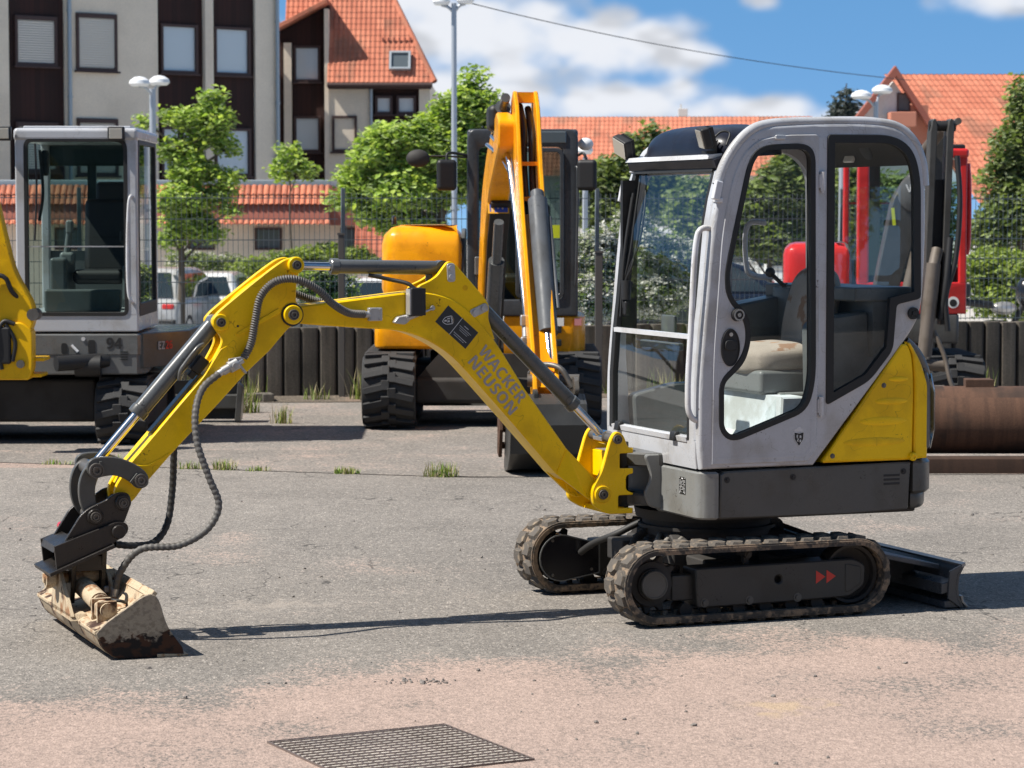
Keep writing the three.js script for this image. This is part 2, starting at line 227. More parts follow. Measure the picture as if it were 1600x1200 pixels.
// ---------------------------------------------------------------- materials
function mat(color, rough = 0.6, metal = 0, o = {}) { return new THREE.MeshStandardMaterial({ color: Array.isArray(color) ? rgb(...color) : color, roughness: rough, metalness: metal, ...o }); }
function paint(color, rough = 0.38, coat = 0.35, spec = 0.6) { return new THREE.MeshPhysicalMaterial({ color: rgb(...color), roughness: rough, metalness: 0, clearcoat: coat, clearcoatRoughness: 0.22, map: T.soft, roughnessMap: T.rough, bumpMap: T.fine, bumpScale: 0.00012, specularIntensity: spec }); }
const glass = (c = [0.93, 0.97, 0.95]) => new THREE.MeshPhysicalMaterial({ color: rgb(...c), roughness: 0, metalness: 0, transmission: 1, thickness: 0, ior: 1.5, side: THREE.DoubleSide });
const m = {
  yellow: paint([0.93, 0.585, 0.0005], 0.55, 0.04), yellowDull: paint([0.80, 0.46, 0.002], 0.55, 0.06), amber: paint([0.90, 0.37, 0.004], 0.42, 0.2),
  cab: paint([0.475, 0.49, 0.522], 0.45, 0.18), cabTrim: paint([0.475, 0.49, 0.522], 0.45, 0.18), skirt: paint([0.088, 0.089, 0.086], 0.5, 0.15), skirtLight: paint([0.20, 0.205, 0.20], 0.5, 0.2), steelGrey: paint([0.135, 0.14, 0.142], 0.40, 0.3), cylDull: paint([0.10, 0.108, 0.12], 0.75, 0, 0.3), cylGrey: paint([0.095, 0.102, 0.108], 0.42, 0.15),
  black: mat([0.012, 0.012, 0.013], 0.55, 0, { bumpMap: T.fine, bumpScale: 0.0002 }), blackDusty: mat([0.035, 0.032, 0.030], 0.75, 0, { map: T.grime, bumpMap: T.fine, bumpScale: 0.0004 }), blackGloss: paint([0.012, 0.012, 0.016], 0.28, 0.6), navy: paint([0.013, 0.015, 0.026], 0.5, 0.08, 0.4), rubberSeal: mat([0.010, 0.010, 0.010], 0.6),
  blade: paint([0.075, 0.083, 0.095], 0.45, 0.2), bladeWorn: mat([0.30, 0.30, 0.30], 0.5, 0.3, { map: T.grime, roughnessMap: T.rough }), red: paint([0.62, 0.030, 0.030], 0.35, 0.5), redDecal: mat([0.55, 0.035, 0.022], 0.5),
  chrome: mat([0.62, 0.62, 0.64], 0.14, 1), steel: mat([0.42, 0.41, 0.40], 0.38, 0.9, { roughnessMap: T.rough, map: T.grime }), pin: mat([0.16, 0.15, 0.14], 0.5, 0.6, { map: T.grime }), alu: mat([0.52, 0.53, 0.55], 0.42, 0.6, { map: T.grime }), grip: paint([0.62, 0.635, 0.67], 0.4, 0.3),
  belt: mat([1, 1, 1], 0.95, 0, { map: T.mud, bumpMap: T.fine, bumpScale: 0.002 }), lug: mat([1, 1, 1], 0.85, 0, { map: T.rubber, bumpMap: T.fine, bumpScale: 0.0015 }), frameDark: paint([0.045, 0.045, 0.044], 0.6, 0.05), tyre: mat([0.030, 0.030, 0.031], 0.72, 0, { map: T.grime, bumpMap: T.fine, bumpScale: 0.001 }),
  bucket: mat([1, 1, 1], 0.92, 0, { map: T.bucket, bumpMap: T.fine, bumpScale: 0.0012 }), bucketEnd: mat([1, 1, 1], 0.93, 0, { map: T.bucketEnd, bumpMap: T.fine, bumpScale: 0.0025 }), rustRod: mat([0.36, 0.17, 0.085], 0.75, 0.1, { map: T.bucket }), coupler: mat([0.030, 0.026, 0.024], 0.5, 0.25, { map: T.grime, roughnessMap: T.rough, bumpMap: T.fine, bumpScale: 0.0006 }),
  hoseSteel: mat([0.12, 0.115, 0.11], 0.62, 0.15, { map: T.grime }), hoseDust: mat([0.22, 0.205, 0.185], 0.8, 0, { map: T.grime }), hoseBlack: mat([0.022, 0.021, 0.020], 0.6),
  glass: glass([0.97, 0.985, 0.98]), glassTint: glass([0.50, 0.62, 0.59]), glassDark: glass([0.34, 0.42, 0.41]), fabric: mat([1, 1, 1], 0.95, 0, { map: T.fabric, bumpMap: T.fine, bumpScale: 0.001 }), interior: paint([0.095, 0.108, 0.112], 0.6, 0.05), interiorPale: paint([0.17, 0.185, 0.185], 0.55, 0.05), floor: mat([0.62, 0.69, 0.72], 0.75, 0, { map: T.grime }), headliner: mat([0.06, 0.057, 0.052], 0.95),
  concrete: mat([0.46, 0.46, 0.46], 0.95, 0, { map: T.concrete, bumpMap: T.fine, bumpScale: 0.003 }), concretePale: mat([1, 0.98, 0.94], 0.95, 0, { map: T.concrete, bumpMap: T.fine, bumpScale: 0.003 }), pipe: mat([0.74, 0.68, 0.64], 0.85, 0.1, { map: T.pipe, bumpMap: T.fine, bumpScale: 0.0012 }), pipeDark: mat([0.34, 0.31, 0.29], 0.9, 0, { map: T.pipe }),
  plaster: mat([0.88, 0.76, 0.61], 0.95, 0, { map: T.plaster }), plasterWhite: mat([0.78, 0.75, 0.70], 0.95, 0, { map: T.plaster }), cladding: mat([0.95, 0.85, 0.82], 0.85, 0, { map: T.wood }), frameBrown: mat([0.055, 0.028, 0.024], 0.6), roof: mat([0.86, 0.80, 0.78], 0.9, 0, { map: T.roofTile, bumpMap: T.fine, bumpScale: 0.004 }), roofDeep: mat([0.62, 0.50, 0.48], 0.9, 0, { map: T.roofTile }), brownTrim: mat([0.30, 0.095, 0.065], 0.8), zinc: mat([0.36, 0.40, 0.43], 0.45, 0.5), blind: mat([0.62, 0.61, 0.58], 0.7), curtain: mat([0.52, 0.55, 0.56], 0.9), pane: new THREE.MeshPhysicalMaterial({ color: rgb(0.10, 0.12, 0.13), roughness: 0.06, metalness: 0, clearcoat: 1, clearcoatRoughness: 0.02 }), lampWhite: mat([0.72, 0.73, 0.74], 0.4), pole: mat([0.40, 0.43, 0.47], 0.45, 0.4), brick: mat([0.50, 0.20, 0.13], 0.9),
  fence: mat([0.15, 0.18, 0.19], 0.6, 0.1), fencePost: mat([0.085, 0.078, 0.072], 0.6, 0.2), carWhite: paint([0.72, 0.73, 0.74], 0.25, 0.9), carNavy: paint([0.012, 0.020, 0.042], 0.45, 0.25), carSilver: paint([0.42, 0.43, 0.44], 0.3, 0.7), carGlass: new THREE.MeshPhysicalMaterial({ color: rgb(0.02, 0.03, 0.035), roughness: 0.05, clearcoat: 1 }), white: mat([0.75, 0.75, 0.74], 0.6), sticker: mat([0.72, 0.72, 0.70], 0.5), yellowSticker: mat([0.55, 0.62, 0.02], 0.5), lens: mat([0.62, 0.58, 0.50], 0.25, 0.5), printGrey: mat([0.34, 0.31, 0.30], 0.6), blue: paint([0.02, 0.05, 0.16], 0.4, 0.3), orangeSpot: mat([0.75, 0.30, 0.06], 0.6),
};
const fontBold = await new FontLoader().loadAsync('fonts/droid/droid_sans_bold.typeface.json');
function text(s, size, depth = 0.0015) { const g = new TextGeometry(s, { font: fontBold, size, depth, curveSegments: 4, bevelEnabled: false }); g.computeBoundingBox(); return g; }
function canvasMat(w, h, draw, rough = 0.5) { const c = document.createElement('canvas'); c.width = w; c.height = h; draw(c.getContext('2d'), w, h); const t = new THREE.CanvasTexture(c); t.colorSpace = THREE.SRGBColorSpace; return new THREE.MeshStandardMaterial({ map: t, roughness: rough }); }
const plane = (w, h) => new THREE.PlaneGeometry(w, h);
function shieldPath(g, x, y, w, h) { g.beginPath(); g.moveTo(x - w / 2, y - h * 0.42); g.quadraticCurveTo(x, y - h * 0.36, x, y - h * 0.5); g.quadraticCurveTo(x, y - h * 0.36, x + w / 2, y - h * 0.42); g.lineTo(x + w * 0.46, y + h * 0.05); g.quadraticCurveTo(x + w * 0.4, y + h * 0.34, x, y + h * 0.5); g.quadraticCurveTo(x - w * 0.4, y + h * 0.34, x - w * 0.46, y + h * 0.05); g.closePath(); }
// ================================================================ ground
const WALL = { a: [-8.2, -24.42], b: [9.8, -27.92] };     // foot of the palisade wall
const wallZ = x => lerp(WALL.a[1], WALL.b[1], (x - WALL.a[0]) / (WALL.b[0] - WALL.a[0]));
const jointZ = x => x < -0.35 ? -17.92 - (x + 0.35) * 0.322 * -1 : -17.92 - (x + 0.35) * 0.057;   // old saw-cut joint across the yard
{
  const X0 = -4.6, X1 = 4.6, Z0 = -18.6, Z1 = -7.2, W = 2048;
  const sandAt = (x, z) => { const e = -10.50 - 0.40 * x + 0.25 * (fbm(x * 0.9 + 4, z * 0.9, 3, 3) - 0.5) * 4; return sstep(-0.6, 0.75, z - e) * 0.82 + 0.20 * sstep(0.55, 0.8, fbm(x * 0.45 + 2, z * 0.6 + 8, 4, 12)); };
  const map = tex(W, (u, v) => {
    const x = lerp(X0, X1, u), z = lerp(Z0, Z1, v); let c = asphalt(x, z, sandAt(x, z));
    const st = (sx, sz, rx, rz) => { const d = Math.hypot((x - sx) / rx, (z - sz) / rz); return d > 1.8 ? 0 : sstep(1.1, 0.3, d * 0.8 + 2.6 * (fbm(x * 11 + 3, z * 9, 5, 3) - 0.42)); };
    c = mix3(c, [0.62, 0.58, 0.54], 0.55 * st(-1.17, -12.0, 0.26, 0.2)); c = mix3(c, [0.69, 0.60, 0.48], 0.6 * st(1.02, -9.5, 0.14, 0.16));
    return c;
  });
  map.repeat.set(1, 1);
  const mk = (tx) => new THREE.MeshStandardMaterial({ map: tx, roughness: 0.94, bumpMap: T.asphaltBump, bumpScale: 0.004 });
  // foreground sheet up to the joint, lightly uneven
  const strip = (zA, zB, xs, n, uvf, lift) => { const pos = [], uv = [], idx = []; xs.forEach(x => { for (let j = 0; j <= n; j++) { const z = lerp(zA(x), zB(x), j / n); pos.push(x, lift ? lift(x, z) : 0, z); uv.push(...uvf(x, z)); } }); for (let i = 0; i < xs.length - 1; i++) for (let j = 0; j < n; j++) { const a = i * (n + 1) + j, b = a + n + 1; idx.push(a, a + 1, b, b, a + 1, b + 1); } const g = new THREE.BufferGeometry(); g.setAttribute('position', new THREE.Float32BufferAttribute(pos, 3)); g.setAttribute('uv', new THREE.Float32BufferAttribute(uv, 2)); g.setIndex(idx); g.computeVertexNormals(); return g; };
  const xs = Array.from({ length: 41 }, (_, i) => lerp(X0, X1, i / 40));
  const bt = T.asphaltBump.clone(); bt.repeat.set((X1 - X0) / 1.2, (Z1 - Z0) / 1.2); bt.needsUpdate = true;
  const near = mk(map); near.bumpMap = bt;
  struct('yard', [strip(x => jointZ(x) + 0.02, () => Z1, xs, 20, (x, z) => [(x - X0) / (X1 - X0), (z - Z0) / (Z1 - Z0)])], near, true);
  // the rest of the yard, one repeating sheet of the same asphalt
  const far = tex(1024, (u, v) => { const q = (U) => asphalt(lerp(-5, 5, u) + 30, lerp(-5, 5, v) + U, 0.26); return q(0); }); far.repeat.set(0.1, 0.1);
  const fm = mk(far), uvm = (x, z) => [x, z];
  const xw = Array.from({ length: 37 }, (_, i) => lerp(-9, 9.9, i / 36));
  struct('yard', [strip(x => wallZ(x) - 0.2, x => jointZ(x) - 0.02, xw, 12, uvm)], fm, true);
  struct('yard', [strip(x => jointZ(x) + 0.02, () => 9, [-30, -20, -9, X0], 6, uvm), strip(x => jointZ(x) + 0.02, () => 9, [X1, 9.9, 20, 30], 6, uvm), strip(() => Z1, () => 9, [X0, 0, X1], 4, uvm), strip(x => wallZ(x) - 0.2, x => jointZ(x) - 0.02, [-30, -20, -9], 6, uvm), strip(x => wallZ(x) - 0.2, x => jointZ(x) - 0.02, [9.9, 20, 30], 6, uvm)], fm, true);
  struct('joint_groove', strip(x => jointZ(x) - 0.7, x => jointZ(x) + 0.5, Array.from({ length: 121 }, (_, i) => lerp(-9, 9.9, i / 120)), 1, uvm, () => -0.014), mat([0.05, 0.045, 0.04], 1));
  struct('soil_strip', strip(x => wallZ(x) - 0.2, x => wallZ(x) + 0.55 + 0.28 * (vnoise(x * 2.3, 3, 5) - 0.5), Array.from({ length: 90 }, (_, i) => lerp(-9, 9.9, i / 89)), 5, uvm, (x, z) => 0.006 + 0.03 * sstep(0.45, 0, z - wallZ(x))), mat([0.9, 0.82, 0.72], 1, 0, { map: far, bumpMap: T.asphaltBump, bumpScale: 0.02 }));
  // lower land beyond the wall
  const gl = new THREE.PlaneGeometry(420, 240, 1, 1).rotateX(-Math.PI / 2).translate(0, -0.8, -150);
  struct('parking_ground', gl, mat([0.42, 0.40, 0.37], 0.95));
}
// drain cover set into the asphalt: two crossing families of raised bars in a frame
{
  const c0 = V(-0.846, 0, -8.834), c1 = V(-0.248, 0, -9.147), c3 = V(0.085, 0, -8.592), e1 = c1.clone().sub(c0), L = e1.length(), turn = Math.atan2(-e1.z, e1.x), ctr = c0.clone().add(c3).multiplyScalar(0.5);
  const D = thing('drain_cover', 'square dark steel chequered drain cover set into sandy asphalt', 'drain cover', [ctr.x, 0.004, ctr.z], turn), h = L / 2;
  const steel = mat([0.16, 0.125, 0.11], 0.7, 0.2, { map: T.grime, roughnessMap: T.rough });
  M('plate', bb(-h + 0.012, h - 0.012, -0.02, 0.001, -h + 0.012, h - 0.012), mat([1, 0.90, 0.79], 1, 0, { map: T.sandFill }), D);
  M('frame', [bb(-h, h, -0.02, 0.003, -h, -h + 0.006), bb(-h, h, -0.02, 0.003, h - 0.006, h), bb(-h, -h + 0.006, -0.02, 0.003, -h + 0.006, h - 0.006), bb(h - 0.006, h, -0.02, 0.003, -h + 0.006, h - 0.006)], steel, D);
  const n = 17, bar1 = metric(box(L - 0.016, 0.005, 0.012, 0, 0.0025, 0, 0.0015)), bar2 = metric(box(0.006, 0.003, L - 0.016, 0, 0.00175, 0, 0.001));
  for (let i = 0; i < n; i++) { const t = -h + 0.03 + (L - 0.06) * i / (n - 1); for (const [g, x, z] of [[bar1, 0, t], [bar2, t, 0]]) { const b = new THREE.Mesh(g, steel); b.name = 'bar'; b.position.set(x, 0, z); b.castShadow = b.receiveShadow = true; D.add(b); } }
}
// loose stones
{
  const R = rng(91), base = new THREE.DodecahedronGeometry(1, 0), spots = [];
  for (let i = 0; i < 190; i++) { const z = -8.3 - R() * 9.2, x = (R() - 0.5) * 2 * (-z * 0.2); spots.push([x, z, 0.0025 + 0.006 * Math.pow(R(), 3)]); }
  for (let i = 0; i < 60; i++) spots.push([-0.36 + (R() + R() - 1) * 0.18, -10.02 + (R() + R() - 1) * 0.07, 0.002 + 0.006 * R() * R()]);
  const im = new THREE.InstancedMesh(base, mat([0.20, 0.18, 0.165], 0.95), spots.length), o = new THREE.Object3D();
  spots.forEach(([x, z, s], i) => { o.position.set(x, s * 0.4, z); o.rotation.set(R() * 6, R() * 6, R() * 6); o.scale.set(s * (1 + R()), s, s * (1 + R())); o.updateMatrix(); im.setMatrixAt(i, o.matrix); });
  im.name = 'loose_gravel'; im.castShadow = im.receiveShadow = true; im.userData = { label: 'loose dark grit scattered over the asphalt', category: 'gravel', kind: 'stuff' }; scene.add(im);
}
// ================================================================ the yellow mini excavator (x runs from the bucket towards the counterweight, z towards the door side)
const EX = thing('mini_excavator', 'yellow and light grey mini excavator with enclosed cab and tilting ditch bucket', 'excavator', [0.813, 0, -12.108], 21.6 * Math.PI / 180);
const pinCap = (x, y, z0, z1, r, parent, dir = 1) => {          // a greased pin with washer and bolt head
  const p = M('pin', [cyl([x, y, z0], [x, y, z1], r, r, 24), lathe([x, y, dir > 0 ? z1 : z0], [x, y, dir > 0 ? z1 + 1 : z0 - 1], [[0, 0.001], [r * 0.30, 0.001], [r * 0.34, 0.010], [r * 0.56, 0.010], [r * 0.62, 0.003], [r * 0.78, 0.003], [r * 0.82, 0.008], [r * 0.97, 0.008], [r, 0]])], m.pin, parent);
  return p;
};
// ---- tracks
const TX0 = -0.44, TX1 = 0.54, TR = 0.162, TY = 0.182;
function beltPoint(s, R) {                          // point and outward normal at distance s along the belt of radius R
  const L = TX1 - TX0, A = Math.PI * R, P = 2 * L + 2 * A; s = ((s % P) + P) % P;
  if (s < L) return [TX0 + s, TY + R, 0, 1]; s -= L;
  if (s < A) { const a = Math.PI / 2 - s / R; return [TX1 + R * Math.cos(a), TY + R * Math.sin(a), Math.cos(a), Math.sin(a)]; } s -= A;
  if (s < L) return [TX1 - s, TY - R, 0, -1]; s -= L;
  const a = -Math.PI / 2 - s / R; return [TX0 + R * Math.cos(a), TY + R * Math.sin(a), Math.cos(a), Math.sin(a)];
}
const beltLen = R => 2 * (TX1 - TX0) + 2 * Math.PI * R;
function oval(R, n = 18) { const o = []; for (let i = 0; i <= n; i++) { const a = Math.PI / 2 - Math.PI * i / n; o.push([TX1 + R * Math.cos(a), TY + R * Math.sin(a)]); } for (let i = 0; i <= n; i++) { const a = -Math.PI / 2 - Math.PI * i / n; o.push([TX0 + R * Math.cos(a), TY + R * Math.sin(a)]); } return o; }
const lugGeo = metric((() => {                      // six-sided rubber block, narrower on top
  const b = [[-0.040, -0.046], [0.018, -0.050], [0.041, -0.018], [0.041, 0.030], [0.018, 0.050], [-0.040, 0.044]], p = [], q = b.map(([x, z]) => [x * 0.80 + 0.002, z * 0.84]);
  const tri = (...t) => t.forEach(v => p.push(...v));
  for (let i = 0; i < 6; i++) { const j = (i + 1) % 6, A = [b[i][0], -0.006, b[i][1]], B = [b[j][0], -0.006, b[j][1]], Cc = [q[j][0], 0.020, q[j][1]], D = [q[i][0], 0.020, q[i][1]]; tri(A, Cc, B, A, D, Cc); tri(D, [0, 0.0215, 0], Cc); }
  const g = new THREE.BufferGeometry(); g.setAttribute('position', new THREE.Float32BufferAttribute(p, 3)); g.computeVertexNormals(); return g;
})());
function makeTrack(side) {                          // side 1: door side
  const zc = side * 0.54, z0 = zc - 0.11, z1 = zc + 0.11;
  const t = M('track', [extr(oval(TR), z0, z1, 0.006, [oval(TR - 0.020)]), ...[z0 + 0.002, z1 - 0.012].map(z => extr(oval(TR + 0.004), z, z + 0.010, 0.002, [oval(TR - 0.024)]))], m.belt, EX);
  const n = 34, P = beltLen(TR), R = rng(side + 5);
  for (let i = 0; i < n; i++) for (const row of [0, 1]) {
    const [x, y, nx, ny] = beltPoint((i + row * 0.5) * P / n, TR), o = new THREE.Mesh(lugGeo, m.lug);
    o.name = 'lug'; o.castShadow = o.receiveShadow = true; o.position.set(x, y, zc + (row ? 0.052 : -0.052)); o.rotation.set(0, 0, Math.atan2(-nx, ny)); o.scale.set(row ? 0.9 : -0.9, 0.9 + R() * 0.2, row ? -0.93 : 0.93); o.scale.y *= 0.75; t.add(o);
  }
  const teeth = []; for (let i = 0; i < 44; i++) { const [x, y, nx, ny] = beltPoint(i * beltLen(TR - 0.02) / 44, TR - 0.02); teeth.push(box(0.026, 0.022, 0.030, 0, 0, 0, 0.004).rotateZ(Math.atan2(-nx, ny)).translate(x - nx * 0.009, y - ny * 0.009, zc)); }
  M('drive_lugs', teeth, m.belt, t).userData.kind = 'stuff';
  const frame = M('track_frame', [extr([[-0.235, 0.070, 0.012], [-0.245, 0.245, 0.012], [0.545, 0.252, 0.02], [0.605, 0.222, 0.02], [0.600, 0.130, 0.02], [0.525, 0.082, 0.02], [0.20, 0.074]], zc - 0.075, zc + 0.062, 0.006, [disc(0.165, 0.178, 0.018)]), bb(-0.34, -0.23, 0.10, 0.215, zc - 0.06, zc + 0.02, 0.008), extr([[0.50, 0.232, 0.01], [0.578, 0.216, 0.01], [0.578, 0.14, 0.01], [0.52, 0.105, 0.01], [0.50, 0.105, 0.01]], zc + 0.06, zc + 0.066, 0.002)], m.frameDark, EX);
  M('hole_liner', [cyl([0.165, 0.178, zc - 0.02], [0.165, 0.178, zc + 0.02], 0.019)], m.black, frame);
  for (const x of [-0.20, 0.02, 0.26]) M('roller_bolt', [cyl([x, 0.092, zc + 0.058], [x, 0.092, zc + 0.070], 0.014, 0.012, 6), cyl([x, 0.092, zc + 0.06], [x, 0.092, zc + 0.064], 0.020)], m.skirt, frame);
  if (side > 0) for (const x of [0.352, 0.405]) M('arrow_mark', extr([[x, 0.148], [x + 0.047, 0.178], [x, 0.208]], zc + 0.0625, zc + 0.0632), m.redDecal, frame);
  for (const x of [-0.28, -0.15, -0.02, 0.11, 0.24, 0.37]) M('roller', lathe([x, 0.062, zc - 0.06], [x, 0.062, zc], [[0, 0], [0.030, 0], [0.030, 0.03], [0.022, 0.04], [0.022, 0.07], [0.030, 0.08], [0.030, 0.10], [0, 0.10]], 18), m.blackDusty, EX);
  M('carrier_roller', [cyl([0.03, 0.292, zc - 0.06], [0.03, 0.292, zc + 0.03], 0.018), cyl([0.03, 0.292, zc + 0.03], [0.03, 0.292, zc + 0.036], 0.009), bb(0.018, 0.042, 0.245, 0.29, zc - 0.02, zc + 0.01)], m.blackDusty, EX);
  M('idler', [lathe([TX1, TY, zc - 0.05], [TX1, TY, zc], [[0, 0.02], [0.05, 0.02], [0.055, 0.035], [0.115, 0.035], [0.118, 0.005], [0.132, 0], [0.132, 0.095], [0.118, 0.09], [0.115, 0.06], [0.055, 0.06], [0.05, 0.08], [0, 0.08]], 36)], m.blackDusty, EX);
  const sp = []; for (let i = 0; i < 11; i++) { const a = i / 11 * 2 * Math.PI; sp.push([TX0 + 0.105 * Math.cos(a - 0.17), TY + 0.105 * Math.sin(a - 0.17), 0.01], [TX0 + 0.132 * Math.cos(a - 0.07), TY + 0.132 * Math.sin(a - 0.07), 0.008], [TX0 + 0.132 * Math.cos(a + 0.07), TY + 0.132 * Math.sin(a + 0.07), 0.008], [TX0 + 0.105 * Math.cos(a + 0.17), TY + 0.105 * Math.sin(a + 0.17), 0.01]); }
  const spr = M('sprocket', [extr(sp, zc - 0.02, zc + 0.012, 0.003), lathe([TX0, TY, zc + 0.012], [TX0, TY, zc + 1], [[0.1, 0], [0.098, 0.012], [0.072, 0.016], [0.070, 0.03], [0, 0.03]], 36)], m.blackDusty, EX);
  M('hub_cap', lathe([TX0, TY, zc + 0.04], [TX0, TY, zc + 1], [[0.064, 0], [0.064, 0.018], [0.060, 0.022], [0.056, 0.022], [0.054, 0.019], [0, 0.019]], 40), m.skirt, spr);
  const zi = zc - side * 0.115, out = [zi, zi + side * 0.05].sort((a, b) => a - b);
  const dp = []; for (let i = 0; i <= 14; i++) { const a = 1.35 + (2 * Math.PI - 2.7) * i / 14; dp.push([-0.455 + 0.112 * Math.cos(a), 0.178 + 0.112 * Math.sin(a)]); }
  const cov = M('drive_cover', [extr([...dp, [-0.257, 0.098, 0.01], [-0.257, 0.240, 0.01]], out[0], out[1], 0.004)], m.blackGloss, EX);
  M('cover_rim', ring([...dp, [-0.257, 0.098, 0.01], [-0.257, 0.240, 0.01]], 0.006, side > 0 ? out[0] - 0.004 : out[1] - 0.003, side > 0 ? out[0] + 0.003 : out[1] + 0.004), m.steelGrey, cov);
  for (const [x, y] of [[-0.50, 0.262], [-0.30, 0.222], [-0.50, 0.098], [-0.30, 0.118]]) M('bolt', cyl([x, y, side > 0 ? out[0] - 0.005 : out[1]], [x, y, side > 0 ? out[0] : out[1] + 0.005], 0.008, 0.007, 8), m.pin, cov);
}
makeTrack(1); makeTrack(-1);
M('undercarriage', [bb(-0.20, 0.42, 0.14, 0.31, -0.26, 0.26, 0.02), bb(-0.13, 0.02, 0.16, 0.26, -0.46, 0.46, 0.01), bb(0.24, 0.39, 0.16, 0.26, -0.46, 0.46, 0.01), extrX([[-0.26, 0.30], [0.26, 0.30], [0.20, 0.345], [-0.20, 0.345]], -0.18, 0.40, 0.006), bb(-0.32, -0.19, 0.20, 0.30, -0.2, -0.02, 0.01)], m.blackDusty, EX);
M('slew_ring', [cyl([0.1, 0.33, 0], [0.1, 0.42, 0], 0.30, 0.30, 48), cyl([0.1, 0.36, 0], [0.1, 0.375, 0], 0.32, 0.32, 48), cyl([0.1, 0.405, 0], [0.1, 0.45, 0], 0.33, 0.34, 48)], m.blackDusty, EX);
M('blade_cylinder', [cyl([0.36, 0.36, 0.12], [0.80, 0.20, 0.12], 0.032), cyl([0.37, 0.355, 0.07], [0.37, 0.355, 0.17], 0.045)], m.blackGloss, EX);
for (const [a, b, c, d] of [[-0.12, 0.12, 0.30, 0.012], [-0.08, 0.17, 0.28, 0.012], [-0.14, 0.06, 0.31, 0.014]]) M('drive_hose', tube([[0.0, 0.36, b * 0.7], [a, 0.345, b], [-0.24, c, b + 0.12], [-0.36, 0.235, 0.34], [-0.42, 0.2, 0.42]], d, 30), m.hoseDust, EX);
M('drive_hose', tube([[-0.05, 0.38, -0.1], [-0.16, 0.37, -0.14], [-0.27, 0.31, -0.2], [-0.33, 0.25, -0.34], [-0.36, 0.2, -0.42]], 0.016, 30), m.hoseBlack, EX);
M('drive_hose', hose([[-0.02, 0.40, 0.02], [-0.12, 0.385, -0.02], [-0.24, 0.315, -0.02], [-0.30, 0.26, 0.05], [-0.33, 0.22, 0.2]], 0.021, 0.012, 0.1), m.hoseBlack, EX);
// ---- dozer blade behind the tracks
{
  const prof = [[1.085, 0.0], [1.062, 0.045], [1.052, 0.10], [1.060, 0.155], [1.088, 0.205]];
  const b = M('dozer_blade', [extr(ribbon(prof, 0.014).map(p => p), -0.645, 0.64, 0.002), ...[-0.645, 0.630].map(z => extr([...prof, [1.02, 0.175], [1.012, 0.05]], z, z + 0.012, 0.002)), extr([[0.985, 0.070], [1.055, 0.085], [1.052, 0.135], [0.985, 0.120]], -0.64, 0.632, 0.005), extr([[1.0, 0.006], [1.08, 0.004], [1.062, 0.05], [1.0, 0.036]], -0.64, 0.632, 0.004)], m.blade, EX);
  M('cutting_edge', extr(ribbon([[1.112, 0.002], [1.083, 0.03], [1.077, 0.06]], 0.012), -0.645, 0.645, 0.002), m.bladeWorn, b);
  M('top_lip', [extr([[1.084, 0.190], [1.104, 0.198], [1.102, 0.212], [1.080, 0.205]], -0.645, 0.642, 0.002)], m.bladeWorn, b);
  for (const z of [-0.24, 0.24]) M('blade_arm', [extr([[0.34, 0.20, 0.02], [0.40, 0.27, 0.02], [0.72, 0.262, 0.03], [1.05, 0.175, 0.02], [1.05, 0.075], [0.72, 0.16, 0.03], [0.40, 0.16, 0.02]], z - 0.035, z + 0.035, 0.005)], m.blade, EX);
  M('blade_cover', extr([[0.70, 0.262], [1.05, 0.190], [1.05, 0.165], [0.70, 0.24]], -0.36, 0.50, 0.004), m.blade, EX);
}
// ---- upper structure: skirts, hood
M('floor_frame', [bb(-0.14, 0.92, 0.44, 0.50, -0.44, 0.50, 0.01), bb(-0.16, 0.90, 0.50, 0.668, -0.43, 0.52)], m.blackDusty, EX);
M('front_skirt', extrY([[-0.115, 0.545], [-0.115, 0.562], [-0.135, 0.562, 0.05], [-0.205, 0.545, 0.06], [-0.208, 0.20], [-0.225, 0.13, 0.02], [-0.17, 0.13], [-0.17, 0.50]], 0.452, 0.664, 0.008), m.skirtLight, EX);
M('front_skirt', bb(-0.205, -0.15, 0.452, 0.664, -0.46, -0.13, 0.012), m.skirtLight, EX);
M('side_skirt', [extr([[-0.108, 0.455, 0.012], [-0.105, 0.650, 0.005], [-0.08, 0.664, 0.01], [0.38, 0.670], [0.858, 0.676, 0.008], [0.845, 0.46, 0.01], [0.52, 0.45], [0.30, 0.452]], 0.515, 0.562, 0.006)], m.skirt, EX);
M('side_skirt', [extr([[-0.108, 0.455, 0.012], [-0.105, 0.650, 0.005], [-0.08, 0.664, 0.01], [0.858, 0.676, 0.008], [0.845, 0.46, 0.01], [0.30, 0.452]], -0.47, -0.43, 0.006)], m.skirt, EX);
